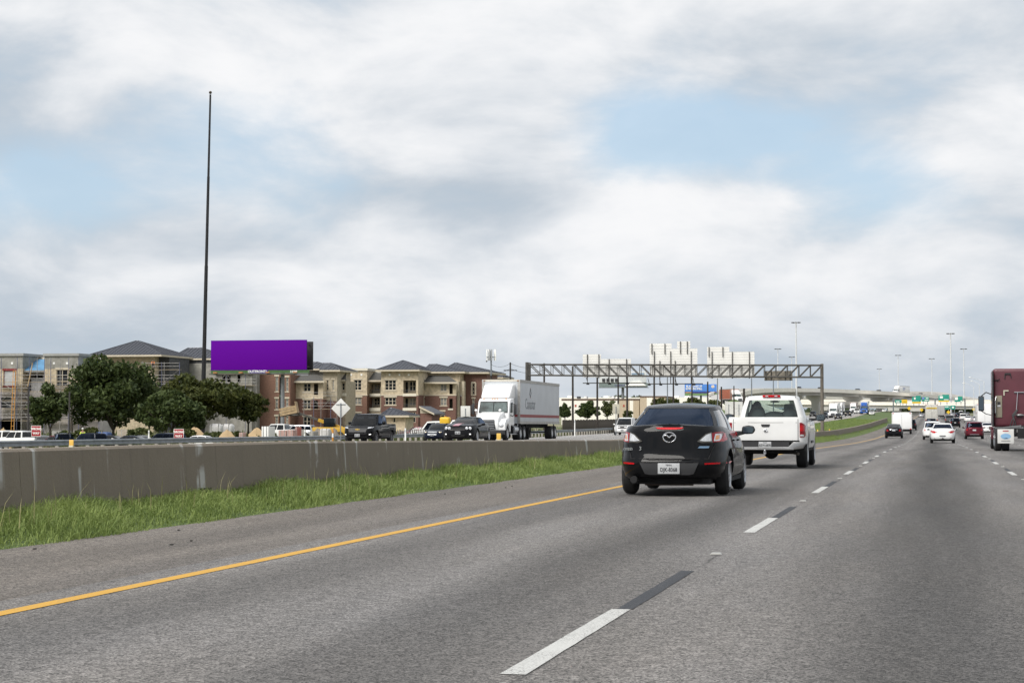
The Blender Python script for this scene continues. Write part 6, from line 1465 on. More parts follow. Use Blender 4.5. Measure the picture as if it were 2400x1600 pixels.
# delineator posts
M_DELIN = mat('white_plastic', (.75, .75, .73), .5, var=.04)
for u, v0, D, lab in ((349, 1008, 170, 'white delineator post beneath the big tree'), (714, 1007, 160, 'white delineator post left of the diamond sign'), (950, 1003, 152, 'white delineator post behind the black pickup tailgate'), (1347, 983, 215, 'white marker post right of the white trailer')):
    x, y = ud(u, D); t = thing('delineator_post', lab, 'post', (x, y, gz(x, y)), 0, 'delineator posts'); h = vz(v0, x, y)-gz(x, y)
    q = MB(); q.prism([(-.06, 0), (.06, 0), (.05, h), (-.05, h)], 'y', -.02, .02); q.build('blade', M_DELIN, t); MB().b2(-.045, .045, -.026, -.02, h-.3, h-.12).build('reflector', M_CLEAR, t)
x, y = ud(797-20, 148); t = thing('marker_post', 'orange and white marker post at the foot of the diamond sign', 'post', (x+.1, y, gz(x, y)))
for k, m_ in enumerate((M_DELIN, M_ORL, M_DELIN, M_ORL)): MB().tube((0, 0, .3*k), (0, 0, .3*k+.299), .07, n=8).build('band', m_, t)

# high mast lights
M_MASTW = mat('galvanised_mast', (.62, .63, .64), .6, .1, .06)
for u, vt, lab in ((1867, 755, 'tallest high-mast light over the white pickup'), (1824, 817, 'high-mast light left of the tallest mast'), (1856.5, 836, 'thin distant mast between the two tall masts'), (2229.5, 781, 'tall high-mast light left of the burgundy tractor'), (2260, 817, 'high-mast light nearest the burgundy tractor'), (2106, 832, 'distant high-mast light above the white semi on the flyover'), (2185, 840, 'distant high-mast light above the green signs'), (2061.5, 864, 'faint distant high-mast light above the flyover')):
    D = 40*FPX/(990-vt); x, y = ud(u, D); t = thing('high_mast_light', lab, 'light mast', (x, y, gz(x, y)), 0, 'high-mast lights'); h = vz(vt, x, y)-gz(x, y)
    r = .42 if vt < 800 else .34
    MB().tube((0, 0, 0), (0, 0, h), r, r*.55, 12).build('shaft', M_MASTW, t, smooth=40)
    MB().lathe([(h-.25, .9), (h-.05, .9), (h-.05, 1.0), (h-.25, 1.0), (h-.25, .9)], 'z', 16).build('lamp_ring', M_GANT, t)
    for k in range(8): a = k*PI/4; MB().box((1.5*math.cos(a), 1.5*math.sin(a), h-.15), (.75, .4, .35), rz=a).build('floodlight', M_PLASTIC if k % 2 else M_GANT, t, bevel=.05)
for u, v, dx, lab in ((2296, 901, -1.6, 'cobra-head street light left of the burgundy tractor'), (2307, 893, -3.2, 'street light whose arm rises beside the burgundy tractor'), (2283, 906, -2.2, 'faint street light just right of the nearest mast')):
    x, y = ud(u, 520); t = thing('street_light', lab, 'street light', (x, y, gz(x, y)), 0, 'cobra-head street lights'); h = vz(v, x, y)-gz(x, y)
    MB().tube((0, 0, 0), (0, 0, h), .11, .08, 8).build('shaft', M_MASTW, t, smooth=40); q = MB(); q.path([(0, 0, h), (dx*.5, 0, h+.5), (dx, 0, h+.95)], .05); q.build('arm', M_MASTW, t); MB().ball((dx-.3, 0, h+.97), (.42, .16, .1), 10, 6).build('lamp_head', M_WSQ, t, smooth=60)

# ------------------------------------------------------------------ interchange bridges
M_CONC = mat('pale_concrete', (.84, .80, .72), .85, var=.06, scale=.15)
M_CONCD = mat('grey_concrete', (.42, .41, .39), .9, var=.15, scale=.2)
def crom(P, n):
    out = []
    P = [P[0]]+P+[P[-1]]
    for i in range(1, len(P)-2):
        for k in range(n):
            t = k/n; a, b_, c_, d_ = P[i-1:i+3]
            out.append(.5*((2*b_)+(-a+c_)*t+(2*a-5*b_+4*c_-d_)*t*t+(-a+3*b_-3*c_+d_)*t**3))
    return out+[P[-2]]
def viaduct(name, label, keys, half, m, m2, piers=(), thick=1.9, par=1.0):
    t = thing(name, label, 'bridge'); pts = []
    for u, v, D in keys: x, y = ud(u, D); pts.append(Vector((x, y, vz(v, x, y)-par)))
    C_ = crom(pts, 8); rows = []; rp = [[], []]
    for i, p in enumerate(C_):
        tg = (C_[min(i+1, len(C_)-1)]-C_[max(i-1, 0)]); tg.z = 0; tg.normalize(); nn = Vector((tg.y, -tg.x, 0))
        rows.append([p-nn*half, p+nn*half, p+nn*half*1.0-Vector((0, 0, .35)), p+nn*half*.62-Vector((0, 0, .6)), p+nn*half*.6-Vector((0, 0, thick)), p-nn*half*.6-Vector((0, 0, thick)), p-nn*half*.62-Vector((0, 0, .6)), p-nn*half-Vector((0, 0, .35))])
        for k, sg in enumerate((-1, 1)):
            a = p+nn*sg*(half+.02); b_ = p+nn*sg*(half-.35); U = Vector((0, 0, par)); L_ = Vector((0, 0, -.55))
            rp[k].append([a+L_, a+U, b_+U, b_+Vector((0, 0, .01))])
    q = MB(); q.grid(rows, closed=True); q.build('deck', m2, t, smooth=35)
    for k in range(2): q = MB(); q.grid(rp[k]); q.build('parapet', m, t, smooth=35)
    for (u, D_, w) in piers:
        j = min(range(len(C_)), key=lambda i: abs(math.degrees(math.atan2(C_[i].x, C_[i].y))-math.degrees(math.atan((u-1200)/4743.8)-YAW))+(0 if D_ is None else abs(C_[i].y-D_)*.01)); p = C_[j]; tg = C_[min(j+1, len(C_)-1)]-C_[max(j-1, 0)]; a = math.atan2(tg.y, tg.x)+PI/2
        zt_ = p.z-thick; zb_ = gz(p.x, p.y); q = MB()
        prof_ = [(-w, zt_), (w, zt_), (w, zt_-.9), (w*.42, zt_-2.4), (w*.34, zb_-.5), (-w*.34, zb_-.5), (-w*.42, zt_-2.4), (-w, zt_-.9)]
        q.prism(prof_, 'y', -1.0, 1.0); o = q.build('pier', M_CONC2, t, bevel=.15); o.location = (p.x, p.y, 0); o.rotation_euler = (0, 0, a)
    return t, C_
M_CONC2 = mat('pier_concrete', (.52, .51, .48), .85, var=.1, scale=.2)
fly, FC = viaduct('flyover', 'high curved concrete flyover ramp sweeping across the background', [(1815, 976, 400), (1755, 952, 470), (1722, 940, 540), (1700, 930, 610), (1700, 920, 680), (1735, 912.5, 740), (1800, 909.5, 790), (1900, 910.5, 840), (2000, 914.5, 880), (2100, 920, 930), (2200, 929, 990), (2320, 942, 1070), (2460, 952, 1160)], 5.2, M_CONC, M_CONCD, [(1776, None, 4), (1861, None, 4), (1914, None, 4.2), (1996, None, 4.6), (2068, None, 4.2), (2150, None, 4)])
viaduct('far_ramp', 'second grey ramp rising behind the green signs', [(1990, 941, 1500), (2080, 926, 1460), (2140, 917.5, 1420), (2195, 919, 1400), (2240, 927, 1380), (2330, 940, 1340), (2460, 950, 1300)], 5, M_CONCD, M_CONCD, [(2110, None, 3.6)], par=1.4)
viaduct('low_ramp', 'low pale ramp passing under the flyover on the left', [(1640, 938, 1050), (1740, 931, 1080), (1850, 928, 1120), (1990, 930, 1180)], 5, M_CONC, M_CONCD, [])
# straight cross bridges (two decks, one behind the other)
def cross_bridge(label, Y, u0, u1, v0, v1, skew, cols):
    t = thing('overpass', label, 'bridge', (0, 0, 0), 0, 'cross street overpasses'); pts = []
    for k in range(13):
        u = lerp(u0, u1, k/12.); yy = Y+skew*(k/12.); x = uy(u, yy); pts.append((x, yy, vz(lerp(v0, v1, k/12.), x, yy)))
    for nm, a, b_, y0, y1, m_ in (('parapet', 0, -1.1, -.2, .2, M_CONC), ('girder', -1.15, -2.7, .4, 11., M_CONC2), ('deck_edge', -1.1, -1.45, -.35, 12, M_CONC), ('parapet', 0, -1.1, 11.4, 11.8, M_CONC)):
        q = MB(); q.grid([[(x, y+y0, z+a), (x, y+y1, z+a), (x, y+y1, z+b_), (x, y+y0, z+b_)] for x, y, z in pts], closed=True); q.build(nm, m_, t)
    for u, w in cols:
        f = (u-u0)/(u1-u0); yy = Y+skew*f+5; x = uy(u, yy); z = vz(lerp(v0, v1, f), x, yy)-2.7; q = MB(); q.b2(x-w, x+w, yy-3, yy+3, gz(x, yy)-.4, z-1.2); q.b2(x-w*1.6, x+w*1.6, yy-5, yy+5, z-1.2, z); q.build('pier', M_CONC2, t)
cross_bridge('pale concrete overpass across the motorway, nearer of two', 880, 1690, 2480, 938.5, 945, 10, [(1760, 1.2), (1860, 1.2), (1935, 1.3), (2095, 1.5), (2147, 1.5), (2312, 1.5), (2360, 1.5)])
cross_bridge('pale concrete overpass across the motorway, farther of two', 930, 1650, 2480, 935, 937, 10, [(1780, 1.2), (2010, 1.2), (2105, 1.5), (2290, 1.5)])
# vehicles on the flyover
def on_fly(o, u, off, flip):
    j = min(range(len(FC)), key=lambda i: abs(math.atan2(FC[i].x, FC[i].y)-(math.atan((u-1200)/4743.8)-YAW))+(1 if (i < 28) != (u < 1750) else 0)); p = FC[j]; tg = FC[min(j+1, len(FC)-1)]-FC[max(j-1, 0)]; a = math.atan2(tg.y, tg.x)-PI/2+(PI if flip else 0)
    nn = Vector((tg.y, -tg.x, 0)).normalized(); o.location = p+nn*off+Vector((0, 0, .02)); o.rotation_euler = (0, 0, a)
for u, lab, cl in ((1860, 'dark car crossing the flyover above the white pickup', P_NAVY), (1913, 'dark car crossing the flyover behind the gantry post', P_NAVY), (1995, 'dark car on the flyover over the wide pier', P_BLACK), (2056, 'dark car on the flyover ahead of the white semi', P_BLACK), (2152, 'dark car on the flyover behind the white semi', P_NAVY)):
    c = Car('sedan', lab, 'car', 0, 800, 0, suv(), cl, 'cars on the flyover'); on_fly(c.o, u, 1.8, True)
t, bx = semi('semi_truck', 'white semi with blue lettering crossing the flyover', -10, 900, 0, P_TRUCKW, P_TRUCKW); on_fly(t, 2103, 1.5, True)
for sx in (-1, 1): text('CRST', 1.6, mat('blue_ink2', (.04, .09, .35), .6), bx, (sx*1.31, -3.5, 2.7), (R(90), 0, R(90*sx)), 'trailer_lettering', .004, bold=.03)
t, bx = semi('semi_truck', 'white cab with a rust-orange container descending the curved ramp', -60, 560, 0, P_TRUCKW, mat('rust_orange_container', (.30, .09, .05), .7, var=.2), tl=9); on_fly(t, 1722, 1.2, True)
j = 18; t.location = FC[j]+Vector((0, 0, .02)); tg = FC[j+1]-FC[j-1]; t.rotation_euler = (0, 0, R(205))
# green grass bank under the ramp
mb = MB(); rows = []
for k in range(9):
    u = lerp(1640, 1775, k/8.); hgt = [0, 1.2, 2.8, 4.2, 5.4, 5.8, 4.6, 2.6, 0][k]
    r = []
    for dd, f in ((430, 0), (470, .55), (520, 1), (600, 1), (680, .3)): x, y = ud(u, dd); r.append((x, y, gz(x, y)-.1+hgt*f))
    rows.append(r)
mb.grid(rows); o = mb.build('grass_bank', mg, smooth=80); o['kind'] = 'structure'
# overhead sign bridge with green and yellow panels
M_SGREEN = mat('motorway_green', (.01, .26, .19), .5, var=.06); M_SYEL = mat('exit_yellow', (.72, .48, .02), .5, var=.05)
def guide(label, u0, u1, v0, v1, Y, parts=(), col=None, tab=None):
    t = thing('guide_sign', label, 'sign', (0, 0, 0), 0, 'green guide signs near the bridge'); um = (u0+u1)/2; x0, x1 = uy(u0, Y), uy(u1, Y); z1, z0 = vz(v0, x0, Y), vz(v1, x0, Y)
    MB().b2(x0, x1, Y, Y+.1, z0, z1).build('panel', col or M_SGREEN, t, bevel=.03)
    if tab: MB().b2(uy(tab[0], Y), uy(tab[1], Y), Y, Y+.1, z1, vz(tab[2], x0, Y)).build('exit_tab', M_SGREEN, t)
    for (a, b_, c_, d_, m_) in parts: MB().b2(lerp(x0, x1, a), lerp(x0, x1, b_), Y-.03, Y, lerp(z0, z1, c_), lerp(z0, z1, d_)).build('legend', m_, t)
    for xx in (lerp(x0, x1, .2), lerp(x0, x1, .8)): MB().b2(xx-.12, xx+.12, Y+.1, Y+.35, gz(xx, Y)-.2 if col is None and v1 > 946 else z0-1.2, z1).build('support', M_GALV, t)
    return t
W_ = M_WSQ
guide('small green guide sign on the left of the overpass', 2098, 2113.3, 937, 944, 815, ((.15, .7, .3, .6, W_),))
guide('yellow exit sign beside the small green guide sign', 2113.8, 2127, 936, 945, 815, ((.3, .7, .4, .6, mat('amber_legend', (.55, .3, .02), .6)),), M_SYEL)
guide('green guide sign with a white shield and yellow strip, left of the light mast', 2138, 2158.5, 930, 945, 815, ((.0, 1, 0, .25, M_SYEL), (.22, .42, .62, .92, W_), (.05, .8, .3, .42, mat('pale_teal', (.1, .45, .4), .6))), tab=(2147, 2158.5, 927))
guide('green guide sign with a blue route shield', 2160.7, 2178, 930, 940.5, 815, ((.08, .36, .5, .9, mat('shield_blue', (.2, .2, .6), .6)), (.55, .9, .65, .82, W_), (.4, .9, .2, .36, W_)))
guide('green guide sign with a wide yellow strip right of centre', 2200, 2225, 927, 941.5, 815, ((.0, 1, 0, .22, M_SYEL), (.12, .42, .58, .92, W_), (.5, .95, .3, .42, W_)), tab=(2209, 2225, 924.5))
guide('green guide sign with a white state shield near the tractor', 2237.6, 2256.5, 931, 941.5, 815, ((.05, .42, .45, 1, W_), (.75, .95, .05, .3, W_)), tab=(2245, 2256.5, 928.5))
guide('low green guide sign under the overpass', 2212, 2226, 950.5, 959, 860, ((.2, .8, .55, .75, W_),)); guide('low green guide sign with an arrow under the overpass', 2228, 2239.5, 949.5, 959, 860, ((.3, .7, .3, .7, W_),))
t = thing('sign_bridge', 'slim overhead sign bridge carrying the green guide signs', 'gantry')
for u in (2094, 2192, 2262): x = uy(u, 816); MB().tube((x, 816, gz(x, 816)), (x, 816, vz(934, x, 816)), .25, n=8).build('post', M_GALV, t)
for v in (934, 938): a, b_ = uy(2094, 816), uy(2262, 816); MB().tube((a, 816, vz(v, a, 816)), (b_, 816, vz(v, b_, 816)), .15, n=6).build('chord', M_GALV, t)
for u, v, lab in ((2131, 956.5, 'yellow diamond warning sign under the overpass, left of the teal one'), (2223, 965.5, 'yellow diamond warning sign by the nearest light mast'), (2160, 960, 'small yellow diamond warning sign left of the pale box truck'), (2283, 958.5, 'yellow diamond warning sign near the tractor mirror')):
    x, y = ud(u, 780); z = vz(v, x, y)-gz(x, y); t = thing('warning_sign', lab, 'sign', (x, y, gz(x, y)), 0, 'yellow warning signs'); MB().prism([(0, z-.75), (.75, z), (0, z+.75), (-.75, z)], 'y', -.03, 0).build('plate', M_SYEL, t); MB().tube((0, .05, 0), (0, .05, z), .05, n=6).build('post', M_GALV, t)

# ------------------------------------------------------------------ warehouses beyond the poles
M_WHTILT = mat('white_tilt_wall', (.80, .77, .70), .85, var=.04); M_TANTILT = mat('tan_tilt_wall', (.46, .38, .28), .85, var=.08); M_CAPBR = mat('brown_coping', (.12, .08, .06), .8)
H = Bld('warehouse', 'long white warehouse with tan panels behind the black poles', 460)
for a, b_, m_ in ((1316, 1372, M_WHTILT), (1372, 1402, M_WHTILT), (1402, 1448, M_WHTILT), (1448, 1476, M_TANTILT), (1476, 1484, M_WHTILT), (1484, 1498, M_TANTILT)): H.wall(a, b_, 936, None, m_, 18, 0, name='wall_panel')
H.bar(1316, 1498, 934, 938, M_CAPBR, -.05, 18.1, 'coping')
for u in (1349, 1379, 1462): H.bar(u-2, u+2, 948, 953, mat('red_panel', (.35, .06, .04), .7), -.06, .1, 'sign_patch')
for u in (1355, 1372, 1436, 1446): H.bar(u-3, u+3, 928.5, 933.5, M_DGREY if u % 2 else M_WSQ, 4, 2, 'roof_unit')
H.wall(1500, 1516, 930, None, M_TANTILT, 16, -6, name='wall_panel'); H.wall(1516, 1529, 930, None, M_WHTILT, 16, -6, name='wall_panel'); H.wall(1529, 1559, 930, None, M_TANTILT, 16, -6, name='wall_panel'); H.bar(1499, 1560, 927.6, 931, M_CAPBR, -6.05, 16.1, 'coping')
H2 = Bld('far_white_building', 'low white building in the distance right of the warehouse', 900)
H2.wall(1290, 1720, 931, None, M_WHTILT, 20); 
for u in (1335, 1420, 1585, 1610): H2.bar(u-5, u+6, 927, 932, M_WSQ, 2, 6, 'roof_unit')

# ------------------------------------------------------------------ trees and shrubs
M_BARK = mat('bark', (.055, .045, .035), .95, var=.3, scale=3)
def leaves(rng, centres, radii, n, size):
    P = []
    w = np.array([r[0]*r[1]*r[2] for r in radii])**.75; w /= w.sum()
    idx = rng.choice(len(centres), n, p=w)
    d_ = rng.normal(size=(n, 3)); d_ /= np.linalg.norm(d_, axis=1)[:, None]; r = rng.uniform(0, 1, n)**.45
    C_ = np.array(centres)[idx]; Rr = np.array(radii)[idx]
    pos = C_+d_*Rr*r[:, None]
    a = rng.normal(size=(n, 3)); a /= np.linalg.norm(a, axis=1)[:, None]; b_ = rng.normal(size=(n, 3)); b_ -= a*(a*b_).sum(1)[:, None]; b_ /= np.linalg.norm(b_, axis=1)[:, None]
    s_ = (size*rng.uniform(.55, 1.35, n))[:, None]
    V = np.stack([pos-a*s_, pos+b_*s_*.55, pos+a*s_, pos-b_*s_*.55], 1)
    return V
def leafmesh(name, V, m):
    n = len(V); me = bpy.data.meshes.new(name); k = np.arange(n)*4
    me.from_pydata(V.reshape(-1, 3).tolist(), [], np.stack([k, k+1, k+2, k+3], 1).tolist()); me.materials.append(m); return me
M_OAK = leafmat('oak_leaves', (.016, .032, .010), (.085, .112, .032), .25)
M_OAK2 = leafmat('dusty_oak_leaves', (.020, .036, .018), (.075, .098, .046), .25)
M_OLIVE = leafmat('olive_green_leaves', (.020, .034, .008), (.098, .105, .026), .25)
M_SHRUB = leafmat('shrub_leaves', (.04, .06, .02), (.13, .14, .05), .3)
def tree(label, x, y, h, w, trunk, m, n=5200, size=.30, seed=0, lobes=14, name='oak_tree', stems=1, squash=.5, z=None, group='trees beyond the guardrail', droop=0.):
    rng = np.random.default_rng(seed); r2 = random.Random(seed)
    t = thing(name, label, 'tree', (x, y, gz(x, y) if z is None else z), 0, group)
    cz = trunk+(h-trunk)*.5; ch = (h-trunk)/2; C_ = [(0, 0, cz)]; Rr = [(w*.6, w*.5, ch*.72)]
    for i in range(lobes):
        a = rng.uniform(0, 2*PI); e_ = rng.uniform(-.75, 1.); rr = math.sqrt(max(0, 1-e_*e_))
        k_ = rng.uniform(.5, .88); C_.append((w*k_*rr*math.cos(a), w*k_*.85*rr*math.sin(a), cz+ch*k_*e_-droop*rr*ch*.4)); s_ = rng.uniform(.14, .42)*(1.25-.5*k_); Rr.append((w*s_, w*s_*.9, ch*s_*1.05))
    V = leaves(rng, C_, Rr, n, size)
    V = V[V[:, :, 2].min(1) > trunk*.62]
    link('crown', leafmesh('crown', V, m), t)
    for s_ in range(stems):
        q = MB(); ox = (s_-(stems-1)/2)*.35; lean_ = ox*2.2; top = (lean_, 0, trunk*1.25)
        q.tube((ox*.3, 0, -.2), (lean_*.6, 0, trunk*.7), .045*h**.75 if stems == 1 else .03*h**.75, .03*h**.75, 9); q.tube((lean_*.6, 0, trunk*.7), top, .03*h**.75, .024*h**.75, 9)
        for k in range(4):
            a = r2.uniform(0, 6.28); e = Vector((lean_+w*.55*math.cos(a), w*.5*math.sin(a), cz+ch*r2.uniform(-.2, .6))); mid = Vector(top).lerp(e, .5)+Vector((0, 0, ch*.1)); q.tube(top, mid, .022*h**.75, .014*h**.75, 7); q.tube(mid, e, .014*h**.75, .006*h**.75, 6)
        q.build('trunk', M_BARK, t, smooth=50)
    return t
def ptree(label, u, D, v0, v1, wpx, vtr, m, **kw):
    x, y = ud(u, D); z0 = vz(v1, x, y); pm = FPX/D; z0 = min(z0, gz(x, y)) if v1 > 1000 else gz(x, y); h = vz(v0, x, y)-z0
    return tree(label, x, y, h, wpx*.58/pm, max(.25, vz(vtr, x, y)-z0), m, z=z0, **kw)
ptree('large round oak tree in front of the big hip roof', 266, 228, 834, 1028, 216, 1014, M_OAK, n=12500, seed=1, lobes=30, size=.27)
ptree('small dark tree beside the first wrong way sign', 118, 225, 902, 1030, 100, 1010, M_OAK, n=4000, seed=22, lobes=18, size=.25)
ptree('drooping grey-green tree just right of the large oak', 396, 222, 896, 1028, 158, 1012, M_OAK, n=7400, seed=3, lobes=22, size=.24, droop=1., stems=2)
ptree('broad olive oak tree behind the flagpole base', 468, 240, 872, 1022, 206, 1006, M_OLIVE, n=11000, seed=4, lobes=26, size=.26)
ptree('dark tree filling the gap behind the large oak and the drooping tree', 350, 252, 884, 1022, 110, 1006, M_OAK, n=5200, seed=17, lobes=16, size=.27)
ptree('smaller olive tree left of the billboard post', 582, 244, 914, 1020, 108, 1000, M_OLIVE, n=4600, seed=5, lobes=18, size=.24)
ptree('young tree with sparse crown on the corner of the scaffolded block', 168, 236, 905, 1030, 40, 960, M_OLIVE, n=700, seed=16, size=.22)
ptree('dark shrub tree in front of the white warehouse', 1376, 330, 941, 986, 56, 985, M_OAK, n=2600, seed=6, size=.26, name='shrub_tree')
ptree('sparse pale-branched tree in front of the warehouse', 1423, 330, 934, 986, 36, 984, M_SHRUB, n=650, seed=7, size=.24, name='shrub_tree', lobes=9)
ptree('dark bush at the rear of the white trailer', 1324, 320, 944, 986, 30, 985, M_OAK, n=1200, seed=8, size=.25, name='shrub_tree')
ptree('small bush right of the grey billboard post', 1470, 320, 962, 988, 26, 987, M_SHRUB, n=700, seed=9, size=.22, name='shrub_tree')
ptree('dark bushy tree above the left half of the dark sedan roof', 1560, 380, 931, 978, 62, 977, M_OLIVE, n=2600, seed=10, size=.32, name='shrub_tree')
ptree('wide dark bush under the blue billboard', 1622, 390, 930, 978, 74, 977, M_OLIVE, n=3000, seed=11, size=.32, name='shrub_tree')
ptree('yellow-green bush at the foot of the grass bank', 1672, 400, 938, 966, 40, 962, M_SHRUB, n=1500, seed=12, size=.3, name='shrub_tree')
for i, (u, lab) in enumerate(((2170, 'dark tree under the overpass behind the pale box truck'), (2226, 'dark tree under the overpass beside the nearest mast'), (2262, 'dark tree under the overpass right of the masts'), (2300, 'dark tree under the overpass near the tractor'), (2215, 'dark tree low under the overpass beside the low green sign'), (2130, 'dark tree in the shade of the overpass behind the yellow diamond'))):
    ptree(lab, u, 980, 946+i % 3, 975, 44, 970, M_OAK2, n=900, seed=30+i, size=.7, group='trees beyond the overpass', name='far_tree')
for i, (u, v0, w, lab) in enumerate(((205, 1003, 60, 'low bush under the left side of the large oak'), (330, 1005, 70, 'low bush between the large oak and the drooping tree'), (430, 1000, 60, 'low bush at the foot of the drooping tree'), (505, 1012, 60, 'low bush right of the flagpole foot'), (560, 1010, 60, 'low bush below the smaller olive tree'), (625, 1012, 50, 'low bush left of the billboard post foot'), (60, 1010, 70, 'low bush left of the small dark tree'), (150, 1008, 50, 'low bush right of the small dark tree'))):
    ptree(lab, u, 212, v0, 1036, w, 1034, M_SHRUB if i % 2 else M_OLIVE, n=1500, seed=60+i, size=.2, name='bush', lobes=12, group='bushes under the trees')
# far tree line, reads as one mass
rng = np.random.default_rng(11); nL = 16000
tx_ = rng.uniform(-1500, 900, nL); ty_ = rng.uniform(1700, 1950, nL); hz_ = 9+5*np.sin(tx_*.02)+3*np.sin(tx_*.07+1)
C_ = np.stack([tx_, ty_, 8+rng.uniform(0, 1, nL)**.7*hz_], 1); a = rng.normal(size=(nL, 3)); a /= np.linalg.norm(a, axis=1)[:, None]; b_ = rng.normal(size=(nL, 3)); b_ /= np.linalg.norm(b_, axis=1)[:, None]
V = np.stack([C_-a*3, C_+b_*2, C_+a*3, C_-b_*2], 1); o = link('far_tree_line', leafmesh('far_tree_line', V, M_OAK2), None, kind='stuff'); tag(o, 'distant belt of dark trees along the horizon', 'trees')
# weeds behind the guardrail
pts = []
for nb, x0, x1, y0, y1, sc in ((5200, -47.5, -44.2, 80, 250, .8), (3600, -60, -46, 90, 230, 1.1), (2600, -75, -45, 230, 330, 1.3), (1600, -44, -42.6, 80, 240, .35)):
    for x, y in zip(rng.uniform(x0, x1, nb), rng.uniform(y0, y1, nb)): pts.append((x, y, gz(x, y)-.06, sc*(.5+.8*abs(math.sin(y*.21+x*.5)))))
blades('roadside_weeds', 'tall mixed weeds and grass behind the guardrail', pts, .25, .8, .045, M_SHRUB, lean=.8, seed=12, cat='weeds')
pts = [(x, y, gz(x, y)-.1, 1) for x, y in zip(rng.uniform(-125, -60, 3800), rng.uniform(180, 275, 3800))]
blades('rough_grass', 'rough grass and weeds on the ground before the buildings', pts, .3, 1.1, .07, M_SHRUB, lean=.8, seed=13, cat='grass')

# ------------------------------------------------------------------ building site and parking clutter
def park(kind, label, u, D, rz, col, dz=0.):
    x, y = ud(u, D); nm, cat, S = {'sedan': ('sedan', 'car', sedan(4.6, 1.8, 1.46)), 'suv': ('suv', 'suv', suv()), 'pickup': ('pickup_truck', 'pickup truck', pickup(5.5, 1.98, 1.88, cab=(-.9, 1.5), belt=1.18)), 'van': ('van', 'van', suv(5.4, 2.0, 2.1))}[kind]
    S['dz'] = dz; return Car(nm, label, cat, x, y, rz, S, col, 'parked vehicles beyond the guardrail')
for kind, u, D, rz, col, lab in (('pickup', 14, 196, .9, P_WHITE, 'white pickup parked at the very left edge behind the guardrail'), ('pickup', 52, 192, 1.2, P_WHITE, 'white pickup parked second from the left edge'), ('sedan', 99, 190, .5, P_GREY, 'dark grey car parked below the first wrong way sign'), ('sedan', 130, 188, 1.3, P_RED, 'red car parked beside the small tree trunk'), ('suv', 152, 186, .3, P_BLACK, 'black vehicle parked left of the amber reflector pole'), ('suv', 208, 188, 1.0, P_NAVY, 'dark blue vehicle parked behind the worker in the yellow vest'), ('sedan', 248, 190, 1.4, P_BLACK, 'black car parked under the large oak, left of its trunk'), ('sedan', 300, 188, 1.4, P_NAVY, 'dark car parked under the large oak, right of its trunk'), ('sedan', 336, 190, .2, P_GREY, 'small grey car parked beside the white post under the oak'), ('suv', 384, 186, 1.3, P_NAVY, 'dark blue vehicle parked left of the second wrong way sign'), ('sedan', 462, 188, 1.4, P_WHITE, 'white car parked at the foot of the flagpole')):
    park(kind, lab, u, D, rz, col)
for kind, u, D, rz, col, lab, dz in (('suv', 660, 246, 1.45, P_WHITE, 'white sport utility vehicle parked behind the billboard post', 0.), ('pickup', 657, 226, 1.5, P_WHITE, 'white pickup parked in front of the billboard post', 0.), ('suv', 698, 240, 1.5, P_LGREY, 'silver vehicle parked right of the billboard post', 0.), ('van', 1013, 232, 1.5, P_WHITE, 'white van parked behind the dark blue oncoming sedan', 0.), ('sedan', 976, 240, 1.5, P_RED, 'red car parked between the gate house and the white van', 0.), ('van', 1074, 214, 1.4, P_WHITE, 'white vehicle parked beside the white sign back', 0.), ('sedan', 838-18, 236, 1.5, P_WHITE, 'white car parked behind the black pickup bonnet', 0.), ('sedan', 1357, 300, 1.5, P_LGREY, 'silver car parked before the warehouse, left of the dark shrub', 0.), ('suv', 1395, 310, 1.5, P_WHITE, 'white vehicle parked before the warehouse, right of the dark shrub', 0.)):
    park(kind, lab, u, D, rz, col, dz)
M_SAND = mat('sand', (.40, .29, .165), .95, var=.15, scale=1., bump=.5, bscale=3)
def mound(label, u, D, v0, wpx, m=None, name='sand_pile', cat='sand pile', seed=0):
    x, y = ud(u, D); z = gz(x, y)-.1; h = vz(v0, x, y)-z; w = wpx/2*D/FPX; rr = random.Random(seed); q = MB(); rows = []
    for i in range(8):
        f = i/7.; rows.append([(w*f*math.cos(a)*(1+.12*math.sin(3*a+seed)), w*.8*f*math.sin(a), h*(1-f*f)*(1-.35*f)*(1+.1*math.sin(5*a+seed)*f)+rr.uniform(-.06, .06)*h) for a in [2*PI*k/18 for k in range(18)]])
    q.grid(rows, closed=True); o = q.build(name, m or M_SAND, smooth=60); o.location = (x, y, z); tag(o, label, cat, name.replace('_', ' ')+'s on the site'); return o
mound('sand pile between the flagpole and the second wrong way sign', 455, 214, 1001, 84, seed=1); mound('sand pile in front of the wrapped bundles', 532, 210, 1007, 64, seed=2); mound('sand pile left of the white site box', 602, 212, 1003, 72, seed=3)
mound('small sand heap at the far left frame edge', 8, 205, 1003, 60, seed=4); mound('grey-brown rubble heap right of the billboard post', 745, 214, 1004, 50, mat('rubble', (.22, .19, .16), .95, var=.3, scale=2, bump=.8, bscale=4), 'rubble_pile', 'rubble', 5); mound('grey-brown rubble heap beside the diamond sign', 783, 205, 1003, 46, MATS['rubble'], 'rubble_pile', 'rubble', 6)
M_WRAPW = mat('white_plastic_wrap', (.50, .49, .48), .5, var=.25, scale=1.5, bump=.6, bscale=3); M_PINK = mat('brick_pack_pink', (.42, .27, .24), .8, var=.25, scale=4)
